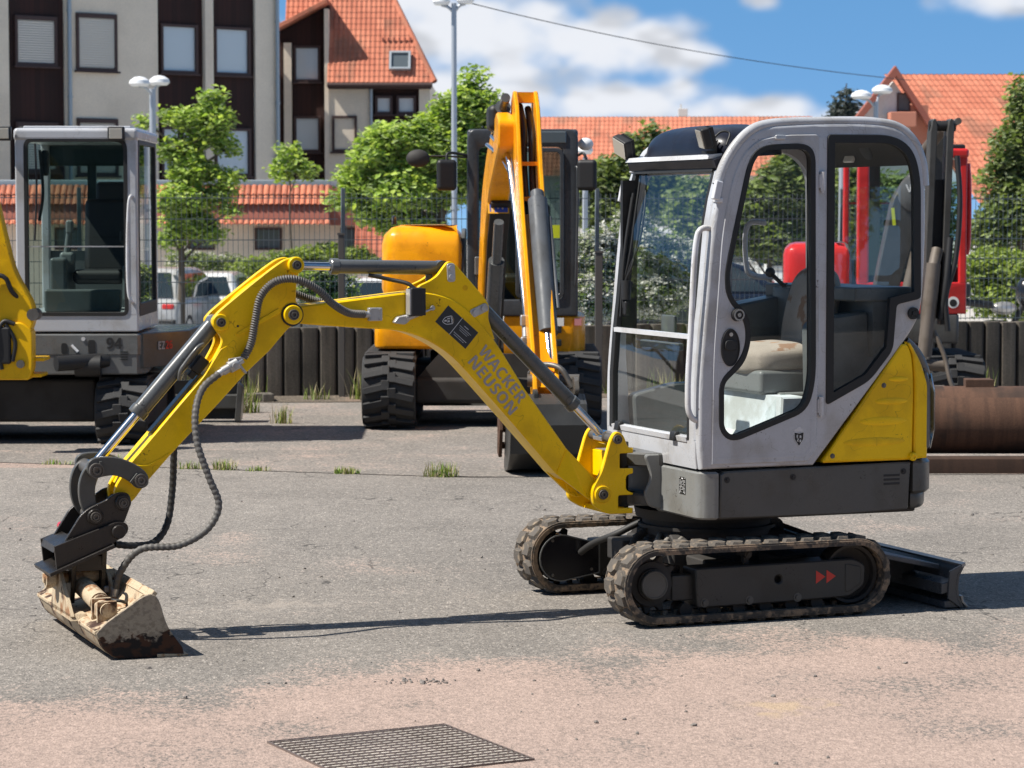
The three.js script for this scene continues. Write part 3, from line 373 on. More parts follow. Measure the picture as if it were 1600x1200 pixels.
{
  const plan = (d) => [[0.868, 0.562 - d], [0.95 - d, 0.555 - d, 0.10], [1.045 - d, 0.42, 0.16], [1.075 - d, 0.05, 0.2], [1.04 - d, -0.34, 0.16], [0.95, -0.47 + d, 0.1], [0.868, -0.47 + d]];
  M('counterweight', [extrY(plan(0), 0.530, 0.680, 0.012), extrY(plan(0.022), 0.455, 0.545, 0.025)], m.skirt, EX);
  // hood behind the cab, rounded towards the rear
  const hp = (y) => { const k = sstep(0.98, 1.22, y), d = 0.115 * k * k; return [[0.415 + (y - 0.684) * 0.80, 0.540], [0.90 - d * 0.7, 0.548, 0.08], [1.015 - d, 0.42, 0.16], [1.045 - d, 0.05, 0.2], [1.01 - d, -0.34, 0.16], [0.92 - d, -0.45, 0.08], [0.415 + (y - 0.684) * 0.80, -0.45]]; };
  // a smooth hood: skin lofted through rounded outlines
  const ys = Array.from({ length: 13 }, (_, i) => 0.684 + 0.536 * i / 12), rings = ys.map(y => path2(hp(y).map(([x, z, r]) => [x, z, r])).getSpacedPoints(90)), pos = [], idx = [];
  rings.forEach((r, j) => r.forEach(p => pos.push(p.x, ys[j], p.y)));
  const n = rings[0].length; for (let j = 0; j < ys.length - 1; j++) for (let i = 0; i < n - 1; i++) { const a = j * n + i; idx.push(a, a + n, a + 1, a + 1, a + n, a + n + 1); }
  const g = new THREE.BufferGeometry(); g.setAttribute('position', new THREE.Float32BufferAttribute(pos, 3)); g.setIndex(idx); g.computeVertexNormals();
  const hood = M('engine_hood', [g, extrY(hp(1.22), 1.212, 1.222, 0.003)], m.yellow, EX);
  M('hood_trim', [extr([[0.925, 1.105, 0.02], [0.955, 1.075, 0.02], [0.966, 1.02], [0.968, 0.735, 0.02], [0.930, 0.728, 0.01], [0.926, 1.0]], 0.50, 0.556, 0.012), ...[0].map(() => { const c = curve([[0.968, 0.9, 0.54], [1.03, 0.9, 0.44], [1.052, 0.9, 0.30]]); return new THREE.TubeGeometry(c, 12, 0.02, 6).scale(1, 8.5, 1).translate(0, 0.9 - 7.65, 0); }), tube([[0.845, 1.225, 0.52], [0.90, 1.175, 0.525], [0.945, 1.10, 0.52], [0.965, 1.05, 0.505]], 0.022, 24)], m.steelGrey, hood);
}
{
  const rear = M('rear_corner_panel', [extr([[0.874, 0.690, 0.006], [0.945, 0.690, 0.008], [0.945, 1.03, 0.03], [0.905, 1.135, 0.03], [0.868, 1.195, 0.02], [0.848, 1.222, 0.01], [0.840, 1.212], [0.866, 1.165, 0.02], [0.878, 1.03, 0.03]], 0.52, 0.560, 0.008)], m.yellow, EX);
  const sc = M('side_cover', [extr([[0.402, 0.690, 0.01], [0.806, 1.214, 0.012], [0.834, 1.212, 0.02], [0.858, 1.160, 0.05], [0.868, 1.03, 0.05], [0.864, 0.690, 0.008]], 0.535, 0.563, 0.006)], m.yellow, EX);
  for (const [x0, x1, y, h] of [[0.50, 0.83, 0.774, 0.020], [0.585, 0.835, 0.866, 0.020], [0.665, 0.838, 0.955, 0.016], [0.735, 0.84, 1.055, 0.012]]) {   // pressed ribs
    const g = new THREE.SphereGeometry(1, 24, 10).scale((x1 - x0) / 2, h, 0.007); M('pressed_rib', g.translate((x0 + x1) / 2, y, 0.5615), m.yellow, sc);
  }
  for (const [x, y] of [[0.712, 1.028], [0.452, 0.716]]) M('screw', [cyl([x, y, 0.562], [x, y, 0.566], 0.012, 0.011), cyl([x, y, 0.566], [x, y, 0.570], 0.007, 0.006, 6)], m.pin, sc);
  M('latch_knob', lathe([0.862, 0.700, 0.562], [0.862, 0.700, 1], [[0.019, 0], [0.019, 0.014], [0.014, 0.020], [0.008, 0.021], [0.007, 0.017], [0, 0.017]], 20), m.yellow, EX);
  for (const [x, y] of [[-0.074, 0.627], [0.254, 0.628], [0.818, 0.634]]) M('skirt_screw', [cyl([x, y, 0.5605], [x, y, 0.564], 0.014), cyl([x, y, 0.564], [x, y, 0.568], 0.007, 0.006, 6)], m.black, EX);
  for (const y of [0.618, 0.599, 0.580]) M('vent_slot', bb(0.715, 0.800, y - 0.0055, y + 0.0055, 0.556, 0.5632, 0.002), m.black, EX);
}
// ---- cab
const LIGHT = m.cab;
const frontProf = [[-0.205, 0.676], [-0.210, 0.725], [-0.212, 0.80], [-0.211, 1.055], [-0.196, 1.26], [-0.180, 1.40], [-0.150, 1.73], [-0.125, 1.87], [-0.092, 1.995]];
const sideOut = [[-0.196, 0.676], [-0.204, 0.725], [-0.210, 0.80, 0.03], [-0.209, 1.055, 0.1], [-0.180, 1.40, 0.2], [-0.150, 1.73, 0.2], [-0.125, 1.87, 0.1], [-0.085, 2.005, 0.06], [-0.02, 2.105, 0.06], [0.05, 2.165, 0.06], [0.12, 2.192, 0.05], [0.40, 2.208, 0.2], [0.70, 2.208, 0.12], [0.815, 2.178, 0.08], [0.885, 2.10, 0.07], [0.918, 2.02, 0.06], [0.928, 1.85, 0.15], [0.925, 1.60, 0.15], [0.910, 1.36, 0.1], [0.855, 1.262, 0.08], [0.362, 0.676]];
const doorOut = [[-0.158, 0.688, 0.012], [-0.152, 1.168, 0.1], [-0.112, 1.716, 0.1], [-0.079, 1.884, 0.08], [-0.049, 1.991, 0.06], [0.0, 2.081, 0.05], [0.072, 2.136, 0.04], [0.20, 2.160, 0.06], [0.383, 2.164, 0.03], [0.388, 1.20], [0.380, 0.745, 0.01], [0.332, 0.688, 0.01]];
const doorGlass = [[-0.112, 0.845, 0.05], [-0.113, 1.065, 0.05], [-0.01, 1.155, 0.06], [0.022, 1.25, 0.08], [0.006, 1.345, 0.06], [-0.075, 1.425, 0.05], [-0.092, 1.53, 0.06], [0.028, 2.055, 0.10], [0.10, 2.104, 0.05], [0.305, 2.112, 0.05], [0.352, 2.075, 0.05], [0.362, 1.05, 0.1], [0.320, 0.924, 0.06], [-0.05, 0.795, 0.06]];
const quarter = [[0.423, 2.150, 0.015], [0.752, 2.152, 0.08], [0.852, 2.092, 0.08], [0.890, 1.965, 0.08], [0.897, 1.424, 0.012], [0.772, 1.398, 0.012], [0.755, 1.190, 0.03], [0.640, 1.056, 0.04], [0.425, 0.952, 0.02]];
const cab = M('cab_frame', [
  extr(sideOut, 0.508, 0.556, 0.016, [offset(doorOut, 0.004), quarter]),
  extr(sideOut, -0.462, -0.420, 0.014, [[[-0.12, 0.86, 0.05], [-0.145, 1.2, 0.1], [-0.05, 1.95, 0.1], [0.10, 2.10, 0.08], [0.345, 2.11, 0.05], [0.345, 1.10, 0.05], [0.30, 0.92, 0.05]], [[0.42, 1.05, 0.04], [0.42, 2.11, 0.05], [0.74, 2.12, 0.08], [0.86, 2.02, 0.08], [0.87, 1.45, 0.05], [0.76, 1.20, 0.05]]]),
  extr(ribbon(frontProf.slice(0, 3), 0.030), -0.43, 0.52, 0.003),
  extr(ribbon(frontProf.slice(2), 0.045), 0.455, 0.512, 0.006), extr(ribbon(frontProf.slice(2), 0.045), -0.445, -0.412, 0.006),
  // rear frame
  extr(ribbon([[0.925, 1.94], [0.928, 1.70], [0.922, 1.50], [0.900, 1.34], [0.855, 1.262]].map(([x, y]) => [x - 0.004, y]), 0.03), -0.44, -0.36, 0.003), extr(ribbon([[0.862, 1.275], [0.80, 1.20], [0.68, 1.06]], 0.03), -0.43, 0.515, 0.003), bb(0.885, 0.915, 1.34, 1.40, -0.43, 0.51, 0.005),
], LIGHT, EX);
M('roof_rail', [tube([[-0.118, 1.93, 0.535], [-0.075, 2.035, 0.537], [-0.015, 2.118, 0.537], [0.055, 2.174, 0.535], [0.14, 2.198, 0.53], [0.40, 2.212, 0.528], [0.68, 2.212, 0.528], [0.80, 2.188, 0.53], [0.872, 2.125, 0.535], [0.912, 2.035, 0.537], [0.926, 1.93, 0.537]], 0.023, 90, 12)], LIGHT, cab);
M('roof_panel', [extr(ribbon([[0.16, 2.204], [0.40, 2.214], [0.70, 2.212], [0.80, 2.186], [0.868, 2.125], [0.893, 2.07]], 0.03), -0.44, 0.515, 0.004), extr(ribbon([[-0.10, 2.0], [-0.03, 2.098], [0.05, 2.162], [0.17, 2.20]], 0.03), -0.45, -0.40, 0.004)], LIGHT, EX);
{
  const g = new THREE.SphereGeometry(1, 40, 20, 0, Math.PI * 2, 0, Math.PI / 2), p = g.attributes.position;      // tinted roof hatch, softly domed
  for (let i = 0; i < p.count; i++) { const x = p.getX(i), y = p.getY(i), z = p.getZ(i), k = v => Math.sign(v) * Math.pow(Math.abs(v), 0.55); const l = Math.hypot(x, z) || 1, mx = Math.max(Math.abs(x), Math.abs(z)) / l; p.setXYZ(i, k(x), Math.pow(y, 0.75), k(z)); }
  g.scale(0.205, 0.150, 0.435).rotateZ(0.06).translate(0.100, 2.058, 0.045); g.computeVertexNormals();
  M('roof_hatch', g, m.navy, EX);
}
M('header_trim', [extr([[-0.132, 2.044], [-0.126, 2.064], [-0.06, 2.070], [-0.06, 2.05]], -0.42, 0.47, 0.002)], m.grip, EX);
M('front_header', [extr([[-0.100, 2.002, 0.01], [-0.116, 2.044, 0.01], [-0.03, 2.07], [0.02, 2.05], [-0.03, 1.98]], -0.44, 0.50, 0.005)], m.navy, EX);
M('windscreen_seal', [extr(ribbon(frontProf.slice(2), 0.028).map(([x, y]) => [x - 0.003, y]), -0.413, -0.375, 0.002), extr(ribbon(frontProf.slice(2), 0.028).map(([x, y]) => [x - 0.002, y]), 0.438, 0.457, 0.002), extr([[-0.104, 1.990], [-0.098, 2.006], [-0.06, 2.006], [-0.06, 1.990]], -0.39, 0.45, 0.002)], m.rubberSeal, EX);
M('windscreen_sill', [extr([[-0.216, 0.790], [-0.222, 0.812], [-0.19, 0.818], [-0.185, 0.79]], -0.375, 0.44, 0.002)], m.grip, EX);
for (const z of [-0.30, 0.315]) M('sill_stop', extr([[-0.232, 0.788, 0.006], [-0.226, 0.83, 0.01], [-0.20, 0.83, 0.01], [-0.196, 0.788]], z - 0.026, z + 0.026, 0.004), m.black, EX);
M('windscreen_bar', [extr([[-0.208, 1.248], [-0.210, 1.268], [-0.192, 1.270], [-0.19, 1.25]], -0.378, 0.44, 0.002)], m.grip, EX);
const wp = frontProf.slice(2).map(([x, y]) => [x + 0.012, y]);
function sheet(prof, z0, z1) { const n = prof.length, pos = [], idx = []; prof.forEach(([x, y]) => pos.push(x, y, z0, x, y, z1)); for (let i = 0; i < n - 1; i++) idx.push(2 * i, 2 * i + 1, 2 * i + 2, 2 * i + 1, 2 * i + 3, 2 * i + 2); const g = new THREE.BufferGeometry(); g.setAttribute('position', new THREE.Float32BufferAttribute(pos, 3)); g.setIndex(idx); g.computeVertexNormals(); return g; }
function flat(pts, z) { return new THREE.ShapeGeometry(path2(pts), 6).translate(0, 0, z); }
M('windscreen', sheet([[-0.184, 1.264], [-0.168, 1.40], [-0.138, 1.73], [-0.113, 1.87], [-0.084, 1.998]], -0.385, 0.445), m.glass, EX);
M('lower_windscreen', sheet([[-0.200, 0.812], [-0.199, 1.055], [-0.185, 1.25]], -0.385, 0.445), m.glass, EX);
M('wiper', [cyl([-0.165, 1.40, -0.33], [-0.165, 1.49, -0.33], 0.022), tube([[-0.175, 1.36, -0.335], [-0.178, 1.48, -0.345], [-0.160, 1.66, -0.35], [-0.120, 1.90, -0.352]], 0.008, 24), tube([[-0.188, 1.32, -0.345], [-0.162, 1.62, -0.362], [-0.122, 1.88, -0.366]], 0.006, 20), box(0.03, 0.07, 0.05, -0.165, 1.36, -0.335, 0.01)], m.black, EX);
M('cab_wiring', [tube([[-0.08, 1.98, -0.36], [-0.12, 1.80, -0.33], [-0.15, 1.62, -0.32], [-0.17, 1.47, -0.35]], 0.006, 20), tube([[-0.06, 1.99, -0.34], [-0.10, 1.82, -0.27], [-0.13, 1.66, -0.265], [-0.16, 1.53, -0.32], [-0.172, 1.40, -0.35]], 0.005, 24), tube([[-0.07, 1.97, -0.31], [-0.11, 1.76, -0.30], [-0.15, 1.56, -0.295], [-0.165, 1.49, -0.34]], 0.007, 20), bb(-0.165, -0.09, 1.26, 1.96, -0.40, -0.375)], m.black, EX);
// door
{
  const door = M('door', [extr(offset(doorOut, -0.004), 0.520, 0.562, 0.008, [doorGlass]), ring(offset(doorOut, -0.028), 0.012, 0.5600, 0.5630, 0.001)], m.cabTrim, EX);
  M('window_seal', ring(offset(doorGlass, 0.004), 0.022, 0.523, 0.566, 0.003), m.rubberSeal, door);
  M('door_glass', flat(offset(doorGlass, -0.012), 0.545), m.glass, door);
  const e = (k, q = 0) => disc(0, 0, 1, 32).map(([x, y]) => [-0.062 + x * 0.046 * k, 1.214 - q + y * 0.084 * k]);
  const hd = M('door_handle', [extr(e(1), 0.555, 0.5665, 0.003), ring(e(0.99), 0.005, 0.566, 0.570, 0.001), extr([[-0.094, 1.20, 0.03], [-0.030, 1.20, 0.03], [-0.034, 1.248, 0.02], [-0.09, 1.248, 0.02]], 0.566, 0.574, 0.003)], m.black, door);
  M('lock', cyl([-0.062, 1.272, 0.568], [-0.062, 1.272, 0.573], 0.009), m.chrome, hd);
  M('door_catch', [cyl([-0.030, 1.358, 0.56], [-0.030, 1.358, 0.585], 0.029, 0.027, 28)], m.black, door);
  M('catch_core', [cyl([-0.030, 1.358, 0.582], [-0.030, 1.358, 0.590], 0.010, 0.009), ring(disc(-0.03, 1.358, 0.026, 24), 0.007, 0.584, 0.588)], m.steel, door);
  for (const y of [1.948, 0.943]) M('hinge', [cyl([0.392, y - 0.042, 0.566], [0.392, y + 0.042, 0.566], 0.0115), cyl([0.392, y - 0.052, 0.566], [0.392, y - 0.042, 0.566], 0.006), bb(0.375, 0.392, y - 0.03, y + 0.03, 0.555, 0.566)], m.grip, door);
  M('hinge_clip', [box(0.05, 0.022, 0.012, 0.178, 2.140, 0.565, 0.005)], m.alu, door);
  { const sh = (x, y, w, h) => [[x - w / 2, y + h * 0.42, 0.002], [x, y + h * 0.34, 0.004], [x + w / 2, y + h * 0.42, 0.002], [x + w * 0.46, y - h * 0.05, 0.006], [x, y - h * 0.5, 0.004], [x - w * 0.46, y - h * 0.05, 0.006]];
    const em = M('emblem', extr(sh(0.282, 0.800, 0.050, 0.072), 0.5622, 0.5640), m.black, door); M('emblem_rim', ring(sh(0.282, 0.800, 0.050, 0.072), 0.0016, 0.5640, 0.5644), m.white, em);
    for (const [c, x, y] of [['E', 0.269, 0.805], ['R', 0.284, 0.802], ['Z', 0.272, 0.788], ['R', 0.284, 0.783]]) M('emblem_letter', text(c, 0.012, 0.0004).translate(x, y, 0.5640), m.white, em);
    M('emblem_crest', [extr(disc(0.282, 0.842, 0.012, 12), 0.5622, 0.5636), extr(disc(0.267, 0.837, 0.009, 10), 0.5622, 0.5635), extr(disc(0.297, 0.837, 0.009, 10), 0.5622, 0.5634), extr([[0.252, 0.818], [0.272, 0.818], [0.272, 0.830], [0.254, 0.832]], 0.5622, 0.5632)], m.grip, em); }
}
{
  const q = M('quarter_window_frame', [ring(offset(quarter, 0.006), 0.034, 0.535, 0.562, 0.003), bb(0.395, 0.425, 0.97, 2.14, 0.50, 0.540, 0.004)], m.rubberSeal, EX);
  M('quarter_glass', flat(offset(quarter, -0.02), 0.546), m.glass, q);
  M('window_catch', [cyl([0.862, 1.352, 0.55], [0.862, 1.352, 0.568], 0.028, 0.027, 24), cyl([0.862, 1.352, 0.568], [0.862, 1.352, 0.574], 0.010), ...[0, 1, 2, 3].map(i => cyl([0.862 + 0.017 * Math.cos(i * 1.57 + 0.8), 1.352 + 0.017 * Math.sin(i * 1.57 + 0.8), 0.568], [0.862 + 0.017 * Math.cos(i * 1.57 + 0.8), 1.352 + 0.017 * Math.sin(i * 1.57 + 0.8), 0.571], 0.004))], m.black, EX);
  M('far_window', [flat([[-0.13, 0.85], [-0.14, 1.2], [-0.05, 1.96], [0.10, 2.11], [0.35, 2.12], [0.35, 0.93]], -0.442), flat([[0.41, 1.04], [0.41, 2.12], [0.75, 2.13], [0.87, 2.02], [0.88, 1.45], [0.76, 1.19]], -0.442)], m.glass, EX);
  M('rear_window', sheet([[0.902, 1.40], [0.908, 1.6], [0.908, 1.93]], -0.36, 0.50), m.glass, EX);
}
M('pillar_bracket', [box(0.035, 0.085, 0.028, -0.128, 1.905, 0.560, 0.006, 0, 0, -0.22), box(0.03, 0.02, 0.05, -0.118, 1.862, 0.545, 0.005)], m.grip, EX);
M('far_pillar_bracket', box(0.035, 0.085, 0.02, -0.12, 1.90, -0.475, 0.005, 0, 0, -0.2), m.grip, EX);
M('grab_handle', tube([[-0.150, 1.738, 0.525], [-0.175, 1.741, 0.53], [-0.200, 1.728, 0.53], [-0.215, 1.675, 0.53], [-0.238, 1.30, 0.53], [-0.252, 1.02, 0.53], [-0.246, 0.930, 0.53], [-0.222, 0.898, 0.53], [-0.185, 0.892, 0.53]], 0.0135, 60, 10), m.grip, EX);
function workLight(x, y, z, ry, rx) {
  const w = M('work_light', [box(0.042, 0.095, 0.115, 0, 0, 0, 0.010), ...[-3, -2, -1, 0, 1, 2, 3].map(i => box(0.020, 0.086, 0.006, 0.028, 0, i * 0.0145))], m.black, EX);
  const l = M('lens', [box(0.004, 0.080, 0.098, -0.0225, 0, 0)], m.lens, w);
  w.position.set(x, y, z); w.rotation.set(rx, ry, 0.30); return w;
}
workLight(-0.135, 2.118, -0.44, 0.15, 0.35); workLight(-0.130, 2.138, 0.435, -0.22, 0.10);
M('light_bracket', [box(0.05, 0.012, 0.05, -0.105, 2.075, 0.43), box(0.012, 0.05, 0.05, -0.085, 2.09, 0.43), tube([[-0.10, 2.13, 0.45], [-0.06, 2.165, 0.46], [-0.03, 2.16, 0.48], [-0.055, 2.105, 0.50]], 0.005, 20)], m.black, EX);
M('light_bracket', box(0.06, 0.012, 0.04, -0.10, 2.072, -0.43), m.black, EX);
// ---- inside the cab
M('cab_floor', [bb(-0.15, 0.36, 0.672, 0.690, -0.42, 0.50), extr([[0.16, 0.69], [0.24, 0.80], [0.25, 0.98], [0.36, 0.98], [0.36, 0.69]], -0.40, 0.46, 0.008)], m.floor, EX);
M('hatch_line', [bb(0.0, 0.16, 0.6905, 0.693, 0.05, 0.30), bb(-0.10, -0.02, 0.6905, 0.70, -0.25, 0.0)], m.interiorPale, EX);
for (const [z, x] of [[0.10, -0.05], [0.20, -0.04], [0.02, -0.07]]) M('pedal', [box(0.09, 0.012, 0.05, x, 0.745, z, 0.005, 0, 0, -0.5), box(0.012, 0.06, 0.014, x + 0.01, 0.715, z)], m.black, EX);
{
  const seatBase = M('seat_base', [bb(0.22, 0.62, 0.98, 1.09, -0.25, 0.30, 0.02), bb(0.30, 0.62, 0.69, 0.99, -0.28, 0.33, 0.02)], m.interiorPale, EX);
  const g = new THREE.SphereGeometry(1, 32, 20), p = g.attributes.position; for (let i = 0; i < p.count; i++) { const k = v => Math.sign(v) * Math.pow(Math.abs(v), 0.5); p.setXYZ(i, k(p.getX(i)) * (1 + 0.03 * Math.sin(9 * p.getZ(i))), Math.sign(p.getY(i)) * Math.pow(Math.abs(p.getY(i)), 0.62), k(p.getZ(i))); }
  g.scale(0.205, 0.075, 0.235).rotateZ(0.06).translate(0.40, 1.135, 0.06); g.computeVertexNormals();
  M('seat_cushion', g, m.fabric, EX);
  M('seat_tear', box(0.055, 0.004, 0.022, 0.385, 1.207, 0.135, 0.002, 0.12, 0.3, 0.05), m.orangeSpot, EX).material = mat([0.36, 0.19, 0.10], 0.9);
  const b = new THREE.SphereGeometry(1, 28, 20), q = b.attributes.position; for (let i = 0; i < q.count; i++) { const k = v => Math.sign(v) * Math.pow(Math.abs(v), 0.6); q.setXYZ(i, q.getX(i), k(q.getY(i)), k(q.getZ(i))); }
  b.scale(0.06, 0.22, 0.22).rotateZ(-0.22).translate(0.615, 1.34, 0.04); b.computeVertexNormals();
  M('seat_back', b, m.fabric, EX);
}
M('side_console', [extr([[0.20, 0.98], [0.22, 1.34, 0.03], [0.30, 1.36, 0.02], [0.66, 1.42, 0.03], [0.70, 0.98]], -0.40, -0.24, 0.01), extr([[-0.10, 0.69], [-0.12, 0.95, 0.03], [0.10, 1.0, 0.04], [0.20, 1.0], [0.20, 0.69]], -0.42, -0.34, 0.008)], m.interior, EX);
M('near_console', [extr([[0.42, 0.98], [0.41, 1.30, 0.03], [0.47, 1.335, 0.02], [0.70, 1.36, 0.03], [0.72, 0.98]], 0.33, 0.44, 0.012)], m.interior, EX);
M('control_tower', [extr([[0.60, 1.12, 0.02], [0.585, 1.455, 0.015], [0.78, 1.465, 0.02], [0.80, 1.12, 0.02]], -0.30, -0.12, 0.015)], m.interior, EX);
M('joystick', [cyl([0.60, 1.46, -0.2], [0.535, 1.515, -0.2], 0.010), new THREE.SphereGeometry(0.024, 16, 12).translate(0.525, 1.525, -0.2), cyl([0.62, 1.43, -0.2], [0.60, 1.47, -0.2], 0.03, 0.014)], m.black, EX);
M('joystick', [cyl([0.52, 1.33, 0.385], [0.505, 1.44, 0.385], 0.011), box(0.035, 0.075, 0.035, 0.503, 1.475, 0.385, 0.014)], m.black, EX);
M('arm_guard', [tube([[0.58, 1.76, -0.36], [0.50, 1.76, -0.36], [0.478, 1.73, -0.36], [0.478, 1.56, -0.36], [0.49, 1.52, -0.36], [0.54, 1.502, -0.36], [0.62, 1.50, -0.36]], 0.014, 40)], m.cabTrim, EX);
M('rear_bulkhead', extr(ribbon([[0.40, 0.70], [0.80, 1.20], [0.875, 1.30]], -0.012).map(([x, y]) => [x - 0.045, y]), -0.42, 0.50), m.interior, EX);
M('rear_shelf', [bb(0.60, 0.90, 1.405, 1.47, -0.40, 0.49, 0.01), bb(0.70, 0.80, 1.0, 1.41, -0.40, 0.48)], m.interior, EX);
M('headliner', [extr(ribbon([[0.15, 2.150], [0.40, 2.164], [0.70, 2.165], [0.785, 2.145], [0.835, 2.115], [0.862, 2.07], [0.874, 2.025]], 0.012), -0.415, 0.505)], m.headliner, EX);
M('speaker', lathe([0.842, 2.098, 0.16], [0.842 - 0.86, 2.098 - 0.5, 0.16], [[0.052, -0.01], [0.050, 0.010], [0.040, 0.013], [0, 0.008]], 28), m.black, EX);
M('interior_lamp', [box(0.016, 0.045, 0.09, 0.850, 2.066, -0.02, 0.005, 0, 0, -0.4)], m.sticker, EX);
M('display', [box(0.02, 0.10, 0.14, -0.12, 1.29, 0.05, 0.008), box(0.03, 0.035, 0.42, -0.135, 1.20, 0.0, 0.006)], m.interior, EX);
M('travel_lever', [tube([[-0.03, 0.69, 0.30], [-0.06, 0.85, 0.30], [-0.10, 0.95, 0.31], [-0.11, 1.05, 0.31]], 0.009, 20), tube([[-0.03, 0.69, 0.36], [-0.07, 0.85, 0.36], [-0.12, 0.95, 0.365], [-0.13, 1.03, 0.365]], 0.009, 20)], m.interiorPale, EX);
M('document_holder', [extr([[0.20, 0.86, 0.02], [0.30, 0.86, 0.01], [0.30, 1.0, 0.01], [0.25, 0.97, 0.01], [0.195, 0.91, 0.02]], 0.40, 0.404, 0.001)], m.glass, EX);
M('type_plate', plane(0.062, 0.075).rotateY(-Math.PI / 2).translate(-0.2095, 0.592, 0.385), canvasMat(96, 128, (g, w, h) => { g.fillStyle = '#1b1c1c'; g.fillRect(0, 0, w, h); const R = rng(4); g.fillStyle = '#cfcfcf'; g.fillRect(34, 6, 28, 10); for (let y = 24; y < 120; y += 10) for (let x = 6; x < 88;) { const l = 4 + R() * 16; if (R() > 0.25) g.fillRect(x, y, l, 4); x += l + 5; } for (const [x, y] of [[6, 6], [90, 6], [6, 122], [90, 122]]) { g.beginPath(); g.arc(x, y, 4, 0, 7); g.fill(); } }), EX, true);
